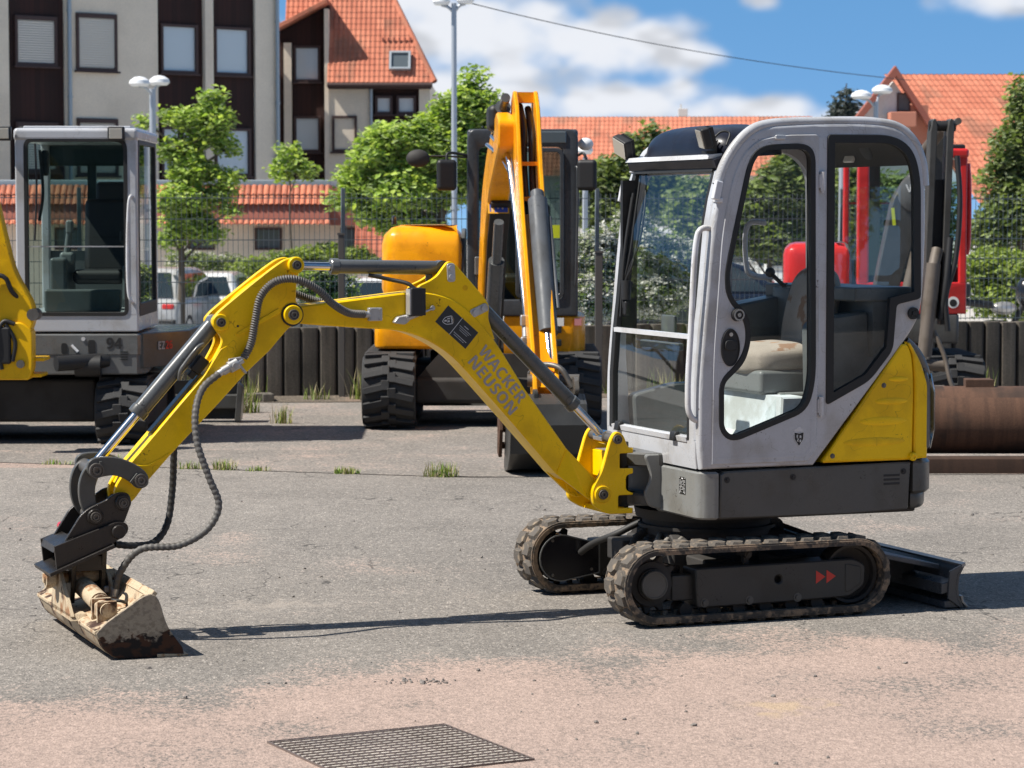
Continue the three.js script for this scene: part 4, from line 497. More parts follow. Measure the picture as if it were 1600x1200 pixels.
// ---- swing post, boom, arm
{
  const castZ = [-0.16, 0.16];
  M('swing_bracket', [extrY([[-0.20, 0.18, 0.02], [-0.26, 0.16, 0.04], [-0.335, 0.075, 0.03], [-0.345, 0.0, 0.03], [-0.335, -0.075, 0.03], [-0.26, -0.16, 0.04], [-0.20, -0.18]], 0.655, 0.718, 0.008), extrY([[-0.20, 0.17, 0.02], [-0.26, 0.15, 0.04], [-0.335, 0.075, 0.03], [-0.345, 0.0, 0.03], [-0.335, -0.075, 0.03], [-0.26, -0.15, 0.04], [-0.20, -0.17]], 0.475, 0.53, 0.008)], m.skirt, EX);
  M('bracket_core', [bb(-0.235, -0.16, 0.47, 0.70, -0.16, 0.15, 0.01)], m.black, EX);
  M('bracket_cheek', [extr([[-0.30, 0.535, 0.03], [-0.27, 0.475, 0.02], [-0.19, 0.455], [-0.19, 0.715], [-0.30, 0.715, 0.03], [-0.275, 0.66, 0.05], [-0.262, 0.60, 0.06]], 0.150, 0.172, 0.006)], m.skirtLight, EX);
  M('swing_pin', [cyl([-0.332, 0.44, 0], [-0.332, 0.76, 0], 0.030), cyl([-0.332, 0.655, 0], [-0.332, 0.72, 0], 0.062, 0.062, 28), cyl([-0.332, 0.47, 0], [-0.332, 0.53, 0], 0.062, 0.062, 28)], m.black, EX);
  const kp = [[-0.455, 0.795, 0.035], [-0.428, 0.826, 0.03], [-0.392, 0.806, 0.03], [-0.372, 0.748, 0.02], [-0.345, 0.745, 0.004], [-0.345, 0.722, 0.004], [-0.412, 0.722, 0.01], [-0.412, 0.652, 0.01], [-0.345, 0.652, 0.004], [-0.345, 0.630, 0.004], [-0.380, 0.622, 0.02], [-0.380, 0.552, 0.02], [-0.345, 0.540, 0.004], [-0.345, 0.532, 0.004], [-0.418, 0.532, 0.01], [-0.418, 0.472, 0.01], [-0.345, 0.472, 0.004], [-0.345, 0.448, 0.006], [-0.47, 0.448, 0.02], [-0.545, 0.490, 0.03], [-0.550, 0.560, 0.03], [-0.500, 0.645, 0.03]];
  const king = M('swing_post', [extr(kp, 0.128, 0.156, 0.004), extr(kp, -0.156, -0.128, 0.004), bb(-0.40, -0.372, 0.555, 0.62, -0.13, 0.13, 0.004), extr([[-0.47, 0.45], [-0.36, 0.45], [-0.36, 0.468], [-0.46, 0.470]], -0.13, 0.13), bb(-0.425, -0.40, 0.60, 0.72, -0.13, 0.13, 0.004)], m.yellow, EX);
  pinCap(-0.425, 0.786, -0.158, 0.159, 0.021, king); 
  // boom: bent box beam, open fork at the foot
  const bx = [[-1.945, 1.395, 0.03], [-1.894, 1.404, 0.03], [-1.416, 1.457, 0.03], [-1.35, 1.463, 0.05], [-1.254, 1.451, 0.06], [-1.177, 1.425, 0.06], [-1.10, 1.370, 0.06], [-0.989, 1.246, 0.08], [-0.845, 1.023], [-0.637, 0.742], [-0.690, 0.632], [-0.906, 0.872], [-1.108, 1.092, 0.1], [-1.195, 1.180, 0.1], [-1.289, 1.240, 0.1], [-1.375, 1.277, 0.1], [-1.461, 1.296, 0.05], [-1.563, 1.301, 0.05], [-1.87, 1.325, 0.03], [-1.945, 1.338, 0.03]];
  const boom = M('boom', [extr(bx, -0.078, 0.078, 0.007), extr([[-1.352, 1.452], [-1.349, 1.484, 0.02], [-1.264, 1.520, 0.05], [-1.228, 1.569, 0.03], [-1.202, 1.598, 0.02], [-1.170, 1.580, 0.02], [-1.034, 1.432, 0.03], [-1.010, 1.395, 0.02], [-1.016, 1.340, 0.02], [-0.985, 1.246], [-1.02, 1.24], [-1.10, 1.355], [-1.254, 1.445]], 0.046, 0.070, 0.003), extr([[-1.352, 1.452], [-1.349, 1.484, 0.02], [-1.264, 1.520, 0.05], [-1.228, 1.569, 0.03], [-1.202, 1.598, 0.02], [-1.170, 1.580, 0.02], [-1.034, 1.432, 0.03], [-1.010, 1.395, 0.02], [-1.016, 1.340, 0.02], [-0.985, 1.246], [-1.02, 1.24], [-1.10, 1.355], [-1.254, 1.445]], -0.070, -0.046, 0.003), extr(ribbon([[-1.19, 1.49], [-1.10, 1.42], [-1.04, 1.33]], 0.01), -0.05, 0.05)], m.yellow, EX);
  const foot = s => { const g = extr([[-0.642, 0.748], [-0.470, 0.560, 0.03], [-0.462, 0.525, 0.03], [-0.500, 0.498, 0.03], [-0.545, 0.512, 0.03], [-0.690, 0.632]], 0, 0.022, 0.003), p = g.attributes.position; for (let i = 0; i < p.count; i++) { const k = clamp((p.getX(i) * 0.84 - p.getY(i) * 0.54 + 0.915) / 0.13); p.setZ(i, s * (p.getZ(i) + 0.050 + 0.046 * k)); } if (s < 0) { const a = p.array; for (let i = 0; i < a.length; i += 9) for (let q = 0; q < 3; q++) { const t = a[i + q]; a[i + q] = a[i + 6 + q]; a[i + 6 + q] = t; } } g.computeVertexNormals(); return g; };
  M('boom_foot', [foot(1), foot(-1), extr([[-0.650, 0.742], [-0.60, 0.690], [-0.64, 0.60], [-0.690, 0.636]], -0.055, 0.055)], m.yellow, boom);
  M('foot_boss', [lathe([-0.497, 0.540, 0.150], [-0.497, 0.540, 1], [[0.040, -0.04], [0.040, 0.010], [0.036, 0.014], [0.024, 0.014]], 28)], m.yellow, boom);
  pinCap(-0.497, 0.540, -0.16, 0.166, 0.022, boom);
  for (const [x, y, x2, y2] of [[-1.194, 1.563, -1.192, 1.524], [-1.080, 1.366, -1.040, 1.384]]) {
    const dx = (x2 - x) * 0.5, dy = (y2 - y) * 0.5, l = Math.hypot(dx, dy), nx = -dy / l * 0.019, ny = dx / l * 0.019, ex = dx / l * 0.022, ey = dy / l * 0.022;
    M('pin_retainer', [extr([[x + nx - ex, y + ny - ey, 0.015], [x2 + nx + ex, y2 + ny + ey, 0.015], [x2 - nx + ex, y2 - ny + ey, 0.015], [x - nx - ex, y - ny - ey, 0.015]], 0.070, 0.076, 0.002), cyl([x, y, 0.074], [x, y, 0.084], 0.013, 0.012), cyl([x2, y2, 0.074], [x2, y2, 0.084], 0.013, 0.012)], m.alu, boom);
  }
  M('plug', cyl([-1.125, 1.475, 0.068], [-1.125, 1.475, 0.072], 0.012), m.yellowDull, boom);
  // hydraulic port, lamp and lever on the boom
  M('hose_port', [box(0.062, 0.058, 0.030, -1.555, 1.365, 0.092, 0.005), cyl([-1.602, 1.365, 0.095], [-1.58, 1.365, 0.095], 0.016, 0.016, 6), ...[[-1.575, 1.385], [-1.535, 1.385], [-1.535, 1.345], [-1.575, 1.345]].map(([x, y]) => cyl([x, y, 0.105], [x, y, 0.112], 0.006, 0.006, 6))], m.alu, boom);
  M('boom_light', [box(0.060, 0.125, 0.060, -1.375, 1.418, 0.115, 0.008), ...[0, 1, 2, 3, 4, 5].map(i => box(0.012, 0.118, 0.006, -1.343, 1.418, 0.090 + i * 0.010))], m.black, boom);
  M('boom_light_lens', box(0.006, 0.112, 0.052, -1.407, 1.418, 0.115), m.alu, boom);
  M('stop_valve', [extr([[-1.475, 1.326, 0.01], [-1.455, 1.352, 0.008], [-1.405, 1.362, 0.01], [-1.395, 1.338, 0.01], [-1.42, 1.318, 0.01]], 0.080, 0.110, 0.004), cyl([-1.415, 1.345, 0.10], [-1.33, 1.372, 0.10], 0.014, 0.010), cyl([-1.33, 1.372, 0.10], [-1.29, 1.386, 0.098], 0.005), lathe([-1.283, 1.388, 0.079], [-1.283, 1.388, 1], [[0.012, 0], [0.010, 0.008], [0, 0.008]], 14)], m.alu, boom);
  M('lamp_cable', tube([[-1.56, 1.535, 0.02], [-1.47, 1.515, 0.05], [-1.40, 1.495, 0.10], [-1.38, 1.475, 0.115]], 0.009, 20), m.black, boom);
  // print
  const dirA = Math.atan2(0.979 - 1.218, -0.839 + 1.038);
  for (const [s, x, y, len] of [['WACKER', -1.070, 1.192, 0.312], ['NEUSON', -1.122, 1.150, 0.322]]) {
    const g = text(s, 0.052, 0.0012), w = g.boundingBox.max.x; g.scale(len / w, 1, 1); M('lettering', g.rotateZ(dirA).translate(x, y, 0.0785), m.printGrey, boom);
  }
  M('decal', plane(0.188, 0.094).rotateZ(Math.atan2(1.276 - 1.398, -1.067 + 1.208)).translate(-1.168, 1.302, 0.0786), canvasMat(512, 256, (g, w, h) => {
    g.fillStyle = '#23282c'; g.fillRect(0, 0, w, h); g.fillStyle = '#c9cdd0'; g.fillRect(236, 0, 7, h); g.save(); g.translate(118, 138); g.rotate(0.70);
    g.fillStyle = '#6f5b34'; for (let i = 0; i < 7; i++) { g.beginPath(); g.arc(-36 + i * 12, -66 + Math.abs(i - 3) * 4, 12, 0, 7); g.fill(); } g.fillStyle = '#8d8f90'; g.fillRect(-44, -64, 88, 12);
    shieldPath(g, 0, 8, 96, 128); g.fillStyle = '#1c2125'; g.fill(); g.strokeStyle = '#d5d8da'; g.lineWidth = 7; g.stroke(); g.fillStyle = '#d5d8da'; g.font = 'bold 44px sans-serif'; g.fillText('E', -32, 6); g.fillText('R', -2, 14); g.fillText('R', -16, 50); g.restore();
    const R = rng(8); g.fillStyle = '#b9bec2'; for (const [x, y, l, t] of [[320, 50, 60, 11], [272, 84, 190, 7], [286, 106, 150, 6], [300, 128, 120, 6], [264, 190, 200, 9], [280, 214, 160, 7]]) for (let q = x; q < x + l;) { const k = 5 + R() * 12; g.fillRect(q, y, k, t); q += k + 4; }
  }), boom, true);
  // cylinders
  const arcyl = M('arm_cylinder', [lathe([-1.725, 1.573, 0], [-1.18, 1.562, 0], [[0.02, -0.004], [0.033, -0.004], [0.036, 0], [0.036, 0.03], [0.031, 0.034], [0.031, 0.52], [0.026, 0.53], [0, 0.53]], 28), cyl([-1.215, 1.5625, -0.03], [-1.215, 1.5625, 0.03], 0.034), cyl([-1.27, 1.535, 0], [-1.27, 1.50, 0], 0.016)], m.cylGrey, EX);
  M('rod', [cyl([-1.90, 1.577, 0], [-1.72, 1.573, 0], 0.0185), cyl([-1.912, 1.577, -0.03], [-1.912, 1.577, 0.03], 0.030)], m.chrome, arcyl);
  const bc = M('boom_cylinder', [lathe([-1.035, 1.393, 0], [-0.425, 0.786, 0], [[0, 0], [0.034, 0], [0.034, 0.62], [0.038, 0.625], [0.038, 0.655], [0.034, 0.66], [0.018, 0.66]], 28), cyl([-1.035, 1.393, -0.04], [-1.035, 1.393, 0.04], 0.03)], m.cylGrey, EX);
  M('rod', [cyl([-0.60, 0.960, 0], [-0.430, 0.791, 0], 0.0195), cyl([-0.425, 0.786, -0.05], [-0.425, 0.786, 0.05], 0.032)], m.chrome, bc);
  // arm
  const ar = [[-1.955, 1.608, 0.02], [-2.012, 1.572, 0.1], [-2.111, 1.498, 0.1], [-2.203, 1.426, 0.1], [-2.262, 1.378, 0.02], [-2.288, 1.345, 0.03], [-2.262, 1.302, 0.03], [-2.236, 1.270, 0.03], [-2.244, 1.237, 0.03], [-2.290, 1.156, 0.03], [-2.317, 1.113, 0.03], [-2.640, 0.752], [-2.716, 0.640, 0.04], [-2.702, 0.568, 0.04], [-2.640, 0.575, 0.04], [-2.569, 0.668], [-2.470, 0.775], [-2.397, 0.850], [-2.245, 1.002], [-2.133, 1.120], [-2.027, 1.214], [-1.935, 1.318, 0.04], [-1.880, 1.340, 0.03], [-1.882, 1.400, 0.03], [-1.908, 1.420, 0.02], [-1.902, 1.533, 0.03], [-1.875, 1.580, 0.03], [-1.905, 1.618, 0.03]];
  const core = [[-1.93, 1.540], [-2.012, 1.555, 0.1], [-2.203, 1.415, 0.1], [-2.205, 1.26], [-2.250, 1.18], [-2.317, 1.105], [-2.640, 0.752], [-2.69, 0.66], [-2.62, 0.615], [-2.470, 0.780], [-2.245, 1.008], [-2.027, 1.220], [-1.97, 1.29], [-1.93, 1.42]];
  const arm = M('arm', [extr(ar, 0.048, 0.074, 0.004), extr(ar, -0.074, -0.048, 0.004), extr(core, -0.05, 0.05), extr(ribbon([[-2.300, 1.130], [-2.640, 0.750]], -0.012), -0.066, 0.066, 0.002)], m.yellow, EX);
  M('wear_strip', extr(ribbon([[-2.325, 1.122], [-2.545, 0.876]], -0.016), -0.028, 0.030, 0.002), m.skirt, arm);
  M('stiffener', extr([[-1.985, 1.398, 0.01], [-2.175, 1.292, 0.006], [-2.168, 1.278, 0.006], [-1.975, 1.378, 0.01]], 0.072, 0.079, 0.002), m.yellow, arm);
  M('stiffener', extr([[-2.245, 1.225, 0.006], [-2.205, 1.245, 0.006], [-2.300, 1.125, 0.004], [-2.315, 1.112]], 0.072, 0.0775, 0.002), m.yellow, arm);
  M('stiffener', extr([[-2.640, 0.745], [-2.575, 0.735, 0.02], [-2.47, 0.790], [-2.476, 0.778], [-2.575, 0.722, 0.02], [-2.635, 0.732]], 0.072, 0.078, 0.002), m.yellow, arm);
  for (const [x, y, r] of [[-1.910, 1.582, 0.036], [-2.248, 1.340, 0.036], [-1.925, 1.368, 0.042]]) { M('boss', lathe([x, y, 0.072], [x, y, 1], [[r, 0], [r, 0.018], [r - 0.004, 0.022], [r * 0.55, 0.022]], 28), m.yellow, arm); pinCap(x, y, -0.09, 0.097, r * 0.56, arm); }
  M('pivot_shim', lathe([-1.925, 1.368, 0.0745], [-1.925, 1.368, 1], [[0.050, 0], [0.050, 0.004], [0.04, 0.004]], 28), m.black, arm);
  M('lug_hole', cyl([-2.168, 1.322, 0.0735], [-2.168, 1.322, 0.0748], 0.005), m.black, arm);
  const bk = M('bucket_cylinder', [lathe([-2.595, 0.950, 0], [-2.248, 1.340, 0], [[0.018, -0.004], [0.040, -0.004], [0.041, 0], [0.041, 0.03], [0.037, 0.034], [0.037, 0.50], [0, 0.50]], 28), cyl([-2.248, 1.340, -0.045], [-2.248, 1.340, 0.045], 0.032)], m.cylGrey, EX);
  M('rod', [cyl([-2.785, 0.735, 0], [-2.59, 0.955, 0], 0.021), cyl([-2.79, 0.730, -0.03], [-2.79, 0.730, 0.03], 0.034)], m.chrome, bk);
  M('feed_pipe', tube([[-2.310, 1.245, 0.036], [-2.335, 1.236, 0.052], [-2.395, 1.165, 0.052], [-2.415, 1.135, 0.050], [-2.418, 1.095, 0.035]], 0.0085, 30), m.steelGrey, bk);
  M('pipe_clamp', [box(0.05, 0.075, 0.05, -2.325, 1.155, 0.015, 0.006, 0, 0, -0.7), box(0.03, 0.03, 0.03, -2.36, 1.115, 0.025, 0.004, 0, 0, -0.7)], m.black, bk);
  // hoses to the tilting bucket
  M('guarded_hose', hose([[-1.605, 1.366, 0.097], [-1.683, 1.374, 0.118], [-1.762, 1.415, 0.14], [-1.837, 1.479, 0.15], [-1.937, 1.523, 0.15], [-2.02, 1.512, 0.14], [-2.077, 1.452, 0.12], [-2.099, 1.349, 0.108], [-2.118, 1.245, 0.10], [-2.150, 1.186, 0.10]], 0.0165, 0.0105, 0.16), m.hoseSteel, EX);
  M('guarded_hose', hose([[-1.62, 1.40, -0.10], [-1.76, 1.42, -0.12], [-1.86, 1.455, -0.12], [-1.97, 1.50, -0.12], [-2.06, 1.44, -0.1], [-2.10, 1.30, -0.09]], 0.0165, 0.0105, 0.16), m.hoseSteel, EX);
  M('quick_coupler', [cyl([-2.155, 1.178, 0.1], [-2.178, 1.165, 0.1], 0.014), cyl([-2.178, 1.165, 0.1], [-2.215, 1.146, 0.1], 0.026, 0.026, 16), cyl([-2.215, 1.146, 0.1], [-2.245, 1.130, 0.1], 0.020, 0.020, 6), cyl([-2.245, 1.130, 0.1], [-2.268, 1.117, 0.1], 0.015), box(0.075, 0.010, 0.03, -2.165, 1.150, 0.1, 0.004, 0, 0, -0.9), box(0.09, 0.012, 0.012, -2.175, 1.185, 0.105, 0.004, 0, 0, 0.15), cyl([-2.195, 1.155, 0.07], [-2.195, 1.155, 0.132], 0.012)], m.alu, EX);
  M('guarded_hose', hose([[-2.262, 1.120, 0.1], [-2.333, 1.066, 0.12], [-2.381, 0.976, 0.17], [-2.387, 0.843, 0.21], [-2.345, 0.695, 0.24], [-2.308, 0.574, 0.26], [-2.353, 0.481, 0.26], [-2.47, 0.412, 0.24], [-2.634, 0.392, 0.19], [-2.705, 0.300, 0.15], [-2.722, 0.224, 0.13]], 0.0155, 0.024, 0.09), m.hoseSteel, EX);
  M('hose_fitting', [cyl([-2.723, 0.226, 0.13], [-2.735, 0.150, 0.12], 0.018, 0.016, 8), box(0.05, 0.03, 0.05, -2.735, 0.215, 0.05, 0.006)], m.alu, EX);
  M('bucket_hose', hose([[-2.41, 0.80, -0.09], [-2.418, 0.60, -0.10], [-2.450, 0.455, -0.08], [-2.517, 0.392, -0.04], [-2.624, 0.388, 0], [-2.70, 0.400, 0.02]], 0.0155, 0.028, 0.07), m.hoseBlack, EX);
  // tipping links
  for (const s of [1, -1]) {
    const [a, b] = s > 0 ? [0.102, 0.126] : [-0.126, -0.102];
    M('tipping_link', extr([[-2.845, 0.735, 0.04], [-2.825, 0.782, 0.04], [-2.72, 0.787, 0.10], [-2.632, 0.752, 0.07], [-2.575, 0.705, 0.04], [-2.575, 0.652, 0.035], [-2.625, 0.640, 0.035], [-2.660, 0.680, 0.06], [-2.72, 0.706, 0.08], [-2.770, 0.702, 0.04], [-2.815, 0.688, 0.04]], a, b, 0.004), m.skirt, EX);
    M('bucket_link', extr([[-2.845, 0.738, 0.035], [-2.800, 0.768, 0.035], [-2.770, 0.725, 0.03], [-2.800, 0.66, 0.06], [-2.798, 0.600, 0.04], [-2.782, 0.545, 0.03], [-2.808, 0.505, 0.03], [-2.840, 0.535, 0.04], [-2.868, 0.595, 0.05], [-2.870, 0.675, 0.06]], a - 0.027 * s, b - 0.027 * s, 0.004), m.skirt, EX);
  }
  for (const [x, y, r] of [[-2.800, 0.728, 0.032], [-2.611, 0.680, 0.028]]) pinCap(x, y, -0.13, 0.134, r, EX);
  M('pin_lock', [box(0.012, 0.05, 0.010, -2.640, 0.690, 0.131, 0.003, 0, 0, -0.7), box(0.012, 0.03, 0.010, -2.782, 0.752, 0.131, 0.003)], m.skirt, EX);
  // coupler ears and the tilt beam
  const ear = [[-2.945, 0.420, 0.01], [-2.862, 0.550, 0.03], [-2.813, 0.580, 0.05], [-2.760, 0.598, 0.03], [-2.715, 0.632, 0.04], [-2.660, 0.630, 0.04], [-2.648, 0.585, 0.04], [-2.684, 0.495, 0.02], [-2.76, 0.44]];
  const coup = M('coupler', [extr(ear, 0.104, 0.120, 0.003), extr(ear, -0.120, -0.104, 0.003), extr([[-2.94, 0.410], [-2.71, 0.470], [-2.71, 0.482], [-2.94, 0.424]], -0.11, 0.11)], m.coupler, EX);
  for (const [x, y] of [[-2.687, 0.588], [-2.806, 0.533]]) { M('collar', lathe([x, y, 0.118], [x, y, 1], [[0.034, 0], [0.034, 0.012], [0.030, 0.016], [0.02, 0.016]], 24), m.coupler, coup); pinCap(x, y, -0.13, 0.136, 0.022, coup); }
  const bm = [[-2.985, 0.418], [-2.975, 0.322], [-2.735, 0.420, 0.01], [-2.668, 0.460, 0.03], [-2.672, 0.505, 0.035], [-2.72, 0.510, 0.02]];
  const beam = M('tilt_beam', [extr(bm, 0.132, 0.146, 0.002), extr(bm, -0.146, -0.132, 0.002), extr(ribbon([[-3.010, 0.308], [-2.735, 0.418]], 0.016), -0.165, 0.165, 0.002), extr([[-2.985, 0.39], [-2.978, 0.418], [-2.90, 0.45], [-2.90, 0.425]], -0.13, 0.13)], m.coupler, EX);
  M('collar', lathe([-2.712, 0.468, 0.144], [-2.712, 0.468, 1], [[0.030, 0], [0.030, 0.012], [0.026, 0.016], [0, 0.014]], 22), m.coupler, beam);
  M('tilt_frame', [extrX([[-0.03, 0.16], [-0.09, 0.34], [0.10, 0.34], [0.045, 0.16]], -2.90, -2.88, 0.002), extrX([[-0.03, 0.16], [-0.09, 0.40], [0.10, 0.40], [0.045, 0.16]], -2.77, -2.75, 0.002), extrX([[-0.05, 0.20], [-0.11, 0.42], [-0.09, 0.42], [0.02, 0.20]], -2.90, -2.74), bb(-2.90, -2.75, 0.30, 0.36, -0.08, 0.08)], m.coupler, EX);
  M('red_cap', [cyl([-2.895, 0.470, -0.115], [-2.895, 0.470, -0.15], 0.018, 0.018, 8), cyl([-2.875, 0.482, -0.118], [-2.875, 0.482, -0.15], 0.014)], m.red, coup);
  // bucket
  const bp = [[-2.912, 0.112, 0.006], [-2.880, 0.045, 0.03], [-2.831, 0.006, 0.03], [-2.60, 0.0], [-2.545, 0.0], [-2.553, 0.035], [-2.617, 0.126, 0.04], [-2.649, 0.240, 0.04], [-2.678, 0.266, 0.03], [-2.720, 0.252, 0.02], [-2.872, 0.152, 0.02]];
  const bucket = M('bucket', [extr(ribbon([[-2.905, 0.118], [-2.912, 0.112], [-2.892, 0.062], [-2.868, 0.032], [-2.831, 0.008], [-2.76, 0.003], [-2.60, 0.002], [-2.545, 0.002]], -0.010), -0.575, 0.575), extr(ribbon([[-2.908, 0.116], [-2.860, 0.130], [-2.78, 0.150], [-2.72, 0.175], [-2.685, 0.215], [-2.672, 0.258]], -0.010), -0.575, 0.575), extr([[-2.915, 0.106, 0.004], [-2.915, 0.122, 0.004], [-2.885, 0.136, 0.004], [-2.885, 0.12]], -0.58, 0.58, 0.003), extr([[-2.69, 0.250], [-2.668, 0.276, 0.004], [-2.652, 0.262, 0.004], [-2.672, 0.24]], -0.58, 0.58, 0.003)], m.bucket, EX);
  for (const s of [1, -1]) { const [a, b] = s > 0 ? [0.572, 0.586] : [-0.586, -0.572], g = extr(bp, a, b, 0.003), p = g.attributes.position, uv = g.attributes.uv; for (let i = 0; i < p.count; i++) uv.setXY(i, (p.getX(i) + 2.915) / 0.38, p.getY(i) / 0.28); M('end_plate', g, m.bucketEnd, bucket, true); }
  M('cutting_edge', extr([[-2.66, 0.001], [-2.535, 0.0], [-2.53, 0.008], [-2.66, 0.016]], -0.592, 0.592, 0.001), m.bucket, bucket);
  for (const x of [-2.945, -2.740]) M('hinge_plate', [extrX(x < -2.9 ? [[-0.13, 0.125, 0.01], [-0.06, 0.300, 0.03], [0.0, 0.325, 0.03], [0.05, 0.290, 0.03], [0.27, 0.135, 0.01]] : [[-0.2, 0.16], [-0.05, 0.285, 0.03], [0.03, 0.285, 0.03], [0.18, 0.16]], x, x + 0.018, 0.002), ...(x < -2.9 ? [extrX([[-0.13, 0.12], [0.27, 0.12], [0.25, 0.145], [-0.1, 0.145]], x, x + 0.07)] : [])], m.bucket, bucket);
  M('hinge_pin', [cyl([-2.995, 0.268, 0], [-2.70, 0.268, 0], 0.026), cyl([-2.995, 0.268, 0], [-2.955, 0.268, 0], 0.040, 0.040, 18), cyl([-3.004, 0.268, 0], [-2.995, 0.268, 0], 0.022, 0.026, 6)], m.bucket, bucket);
  for (const z of [-0.33, -0.47, 0.50]) M('rib', extr([[-2.86, 0.13], [-2.70, 0.185], [-2.672, 0.25], [-2.70, 0.25], [-2.78, 0.19]], z, z + 0.012, 0.002), m.bucket, bucket);
  M('tilt_cylinder', [cyl([-2.835, 0.225, 0.02], [-2.835, 0.200, 0.33], 0.042, 0.042, 24), cyl([-2.835, 0.200, 0.33], [-2.835, 0.198, 0.345], 0.036)], m.bucket, EX);
  M('tilt_rod', [cyl([-2.835, 0.200, 0.33], [-2.835, 0.190, 0.42], 0.024)], m.rustRod, EX);
  M('cylinder_clevis', [bb(-2.880, -2.795, 0.135, 0.225, 0.355, 0.372, 0.006), bb(-2.880, -2.795, 0.135, 0.225, 0.455, 0.472, 0.006), cyl([-2.838, 0.188, 0.345], [-2.838, 0.188, 0.485], 0.030, 0.030, 16), bb(-2.87, -2.805, 0.15, 0.21, 0.37, 0.458, 0.01)], m.bucket, bucket);
  M('supply_line', [tube([[-2.73, 0.16, 0.12], [-2.70, 0.20, 0.15], [-2.705, 0.212, 0.25], [-2.73, 0.195, 0.33], [-2.75, 0.205, 0.36], [-2.79, 0.21, 0.34]], 0.007, 40), tube([[-2.735, 0.23, 0.06], [-2.76, 0.25, 0.02], [-2.79, 0.235, -0.02], [-2.80, 0.22, 0.0]], 0.010, 24)], m.black, EX);
}
// ================================================================ palisade wall, mesh fence, weeds
const wallTurn = Math.atan2(-(WALL.b[1] - WALL.a[1]), WALL.b[0] - WALL.a[0]), wallLen = Math.hypot(WALL.b[0] - WALL.a[0], WALL.b[1] - WALL.a[1]);
{
  const w = thing('palisade_wall', 'low dark wall of upright concrete palisades along the yard edge', 'wall', [WALL.a[0], 0, WALL.a[1]], wallTurn);
  const R = rng(12), pitch = 0.176, shapes = [0, 1, 2].map(k => metric(extrY([[-0.083, -0.07], [-0.083, 0.034, 0.006], [-0.070, 0.050 + 0.004 * k, 0.01], [0.070, 0.050 + 0.004 * k, 0.01], [0.083, 0.034, 0.006], [0.083, -0.07]], -0.15, 0.70, 0.006), k * 0.7));
  const tone = [0.82, 0.66, 0.95, 0.74].map(v => { const q = m.concrete.clone(); q.color = rgb(v, v * 0.95, v * 0.88); return q; });
  for (let i = 0; i * pitch < wallLen; i++) {
    const b = new THREE.Mesh(shapes[Math.floor(R() * 3)], tone[Math.floor(R() * 4)]); b.name = 'palisade'; b.castShadow = b.receiveShadow = true; b.position.set(i * pitch, (R() - 0.5) * 0.016, (R() - 0.5) * 0.008); b.rotation.set((R() - 0.5) * 0.01, (R() - 0.5) * 0.03, (R() - 0.5) * 0.006); w.add(b);
  }
  M('backing', bb(-0.1, wallLen, -0.8, 0.675, -0.30, -0.075), m.concretePale, w);
}
{
  const n = 6, step = 2.567, off0 = 1.53;
  const wireGeo = (() => { const g = []; for (let i = 0; i < 50; i++) g.push(box(0.0045, 1.30, 0.0045, 0.03 + i * 0.05, 1.36, 0)); for (let j = 0; j < 7; j++) for (const z of [-0.007, 0.007]) g.push(box(2.5, 0.008, 0.006, 1.26, 0.73 + j * 0.205, z)); return metric(join(g)); })();
  for (let i = -1; i < n; i++) {
    const u = off0 + i * step, x = lerp(WALL.a[0], WALL.b[0], u / wallLen), z = lerp(WALL.a[1], WALL.b[1], u / wallLen);
    const f = thing('mesh_fence_panel', 'thin grey wire mesh fence panel ' + ['out beyond the left machine', 'at the left of the parked grey cab', 'behind the parked grey cab and maple', 'between steel pole and grey cab maple', 'behind the amber excavator', 'before the shrubs behind the mini excavator cab', 'behind and right of the red excavator'][i + 1], 'fence', [x, 0, z - 0.19], wallTurn, 'mesh fence panels along the wall');
    M('post', [bb(-0.02, 0.02, -0.2, 2.06, -0.05, -0.015, 0.004)], m.fence, f);
    const wm = new THREE.Mesh(wireGeo, m.fence); wm.name = 'wire_mesh'; wm.castShadow = wm.receiveShadow = true; wm.userData.kind = 'stuff'; f.add(wm);
  }
  for (const px of [[0.862, 0.075], [-1.66, 0.06]]) { const z = wallZ(px[0]) + 0.14, p = M('fence_pole', [bb(-px[1] / 2, px[1] / 2, 0, px[0] > 0 ? 1.42 : 1.60, -0.03, 0.03, 0.006), bb(-px[1] / 2 - 0.006, px[1] / 2 + 0.006, px[0] > 0 ? 1.42 : 1.60, px[0] > 0 ? 1.44 : 1.62, -0.036, 0.036)], m.fencePost); tag(p, px[0] > 0 ? 'brown square steel pole before the white blossoming shrub' : 'brown square steel pole before the low clipped hedge', 'pole'); p.position.set(px[0], 0, z); }
}
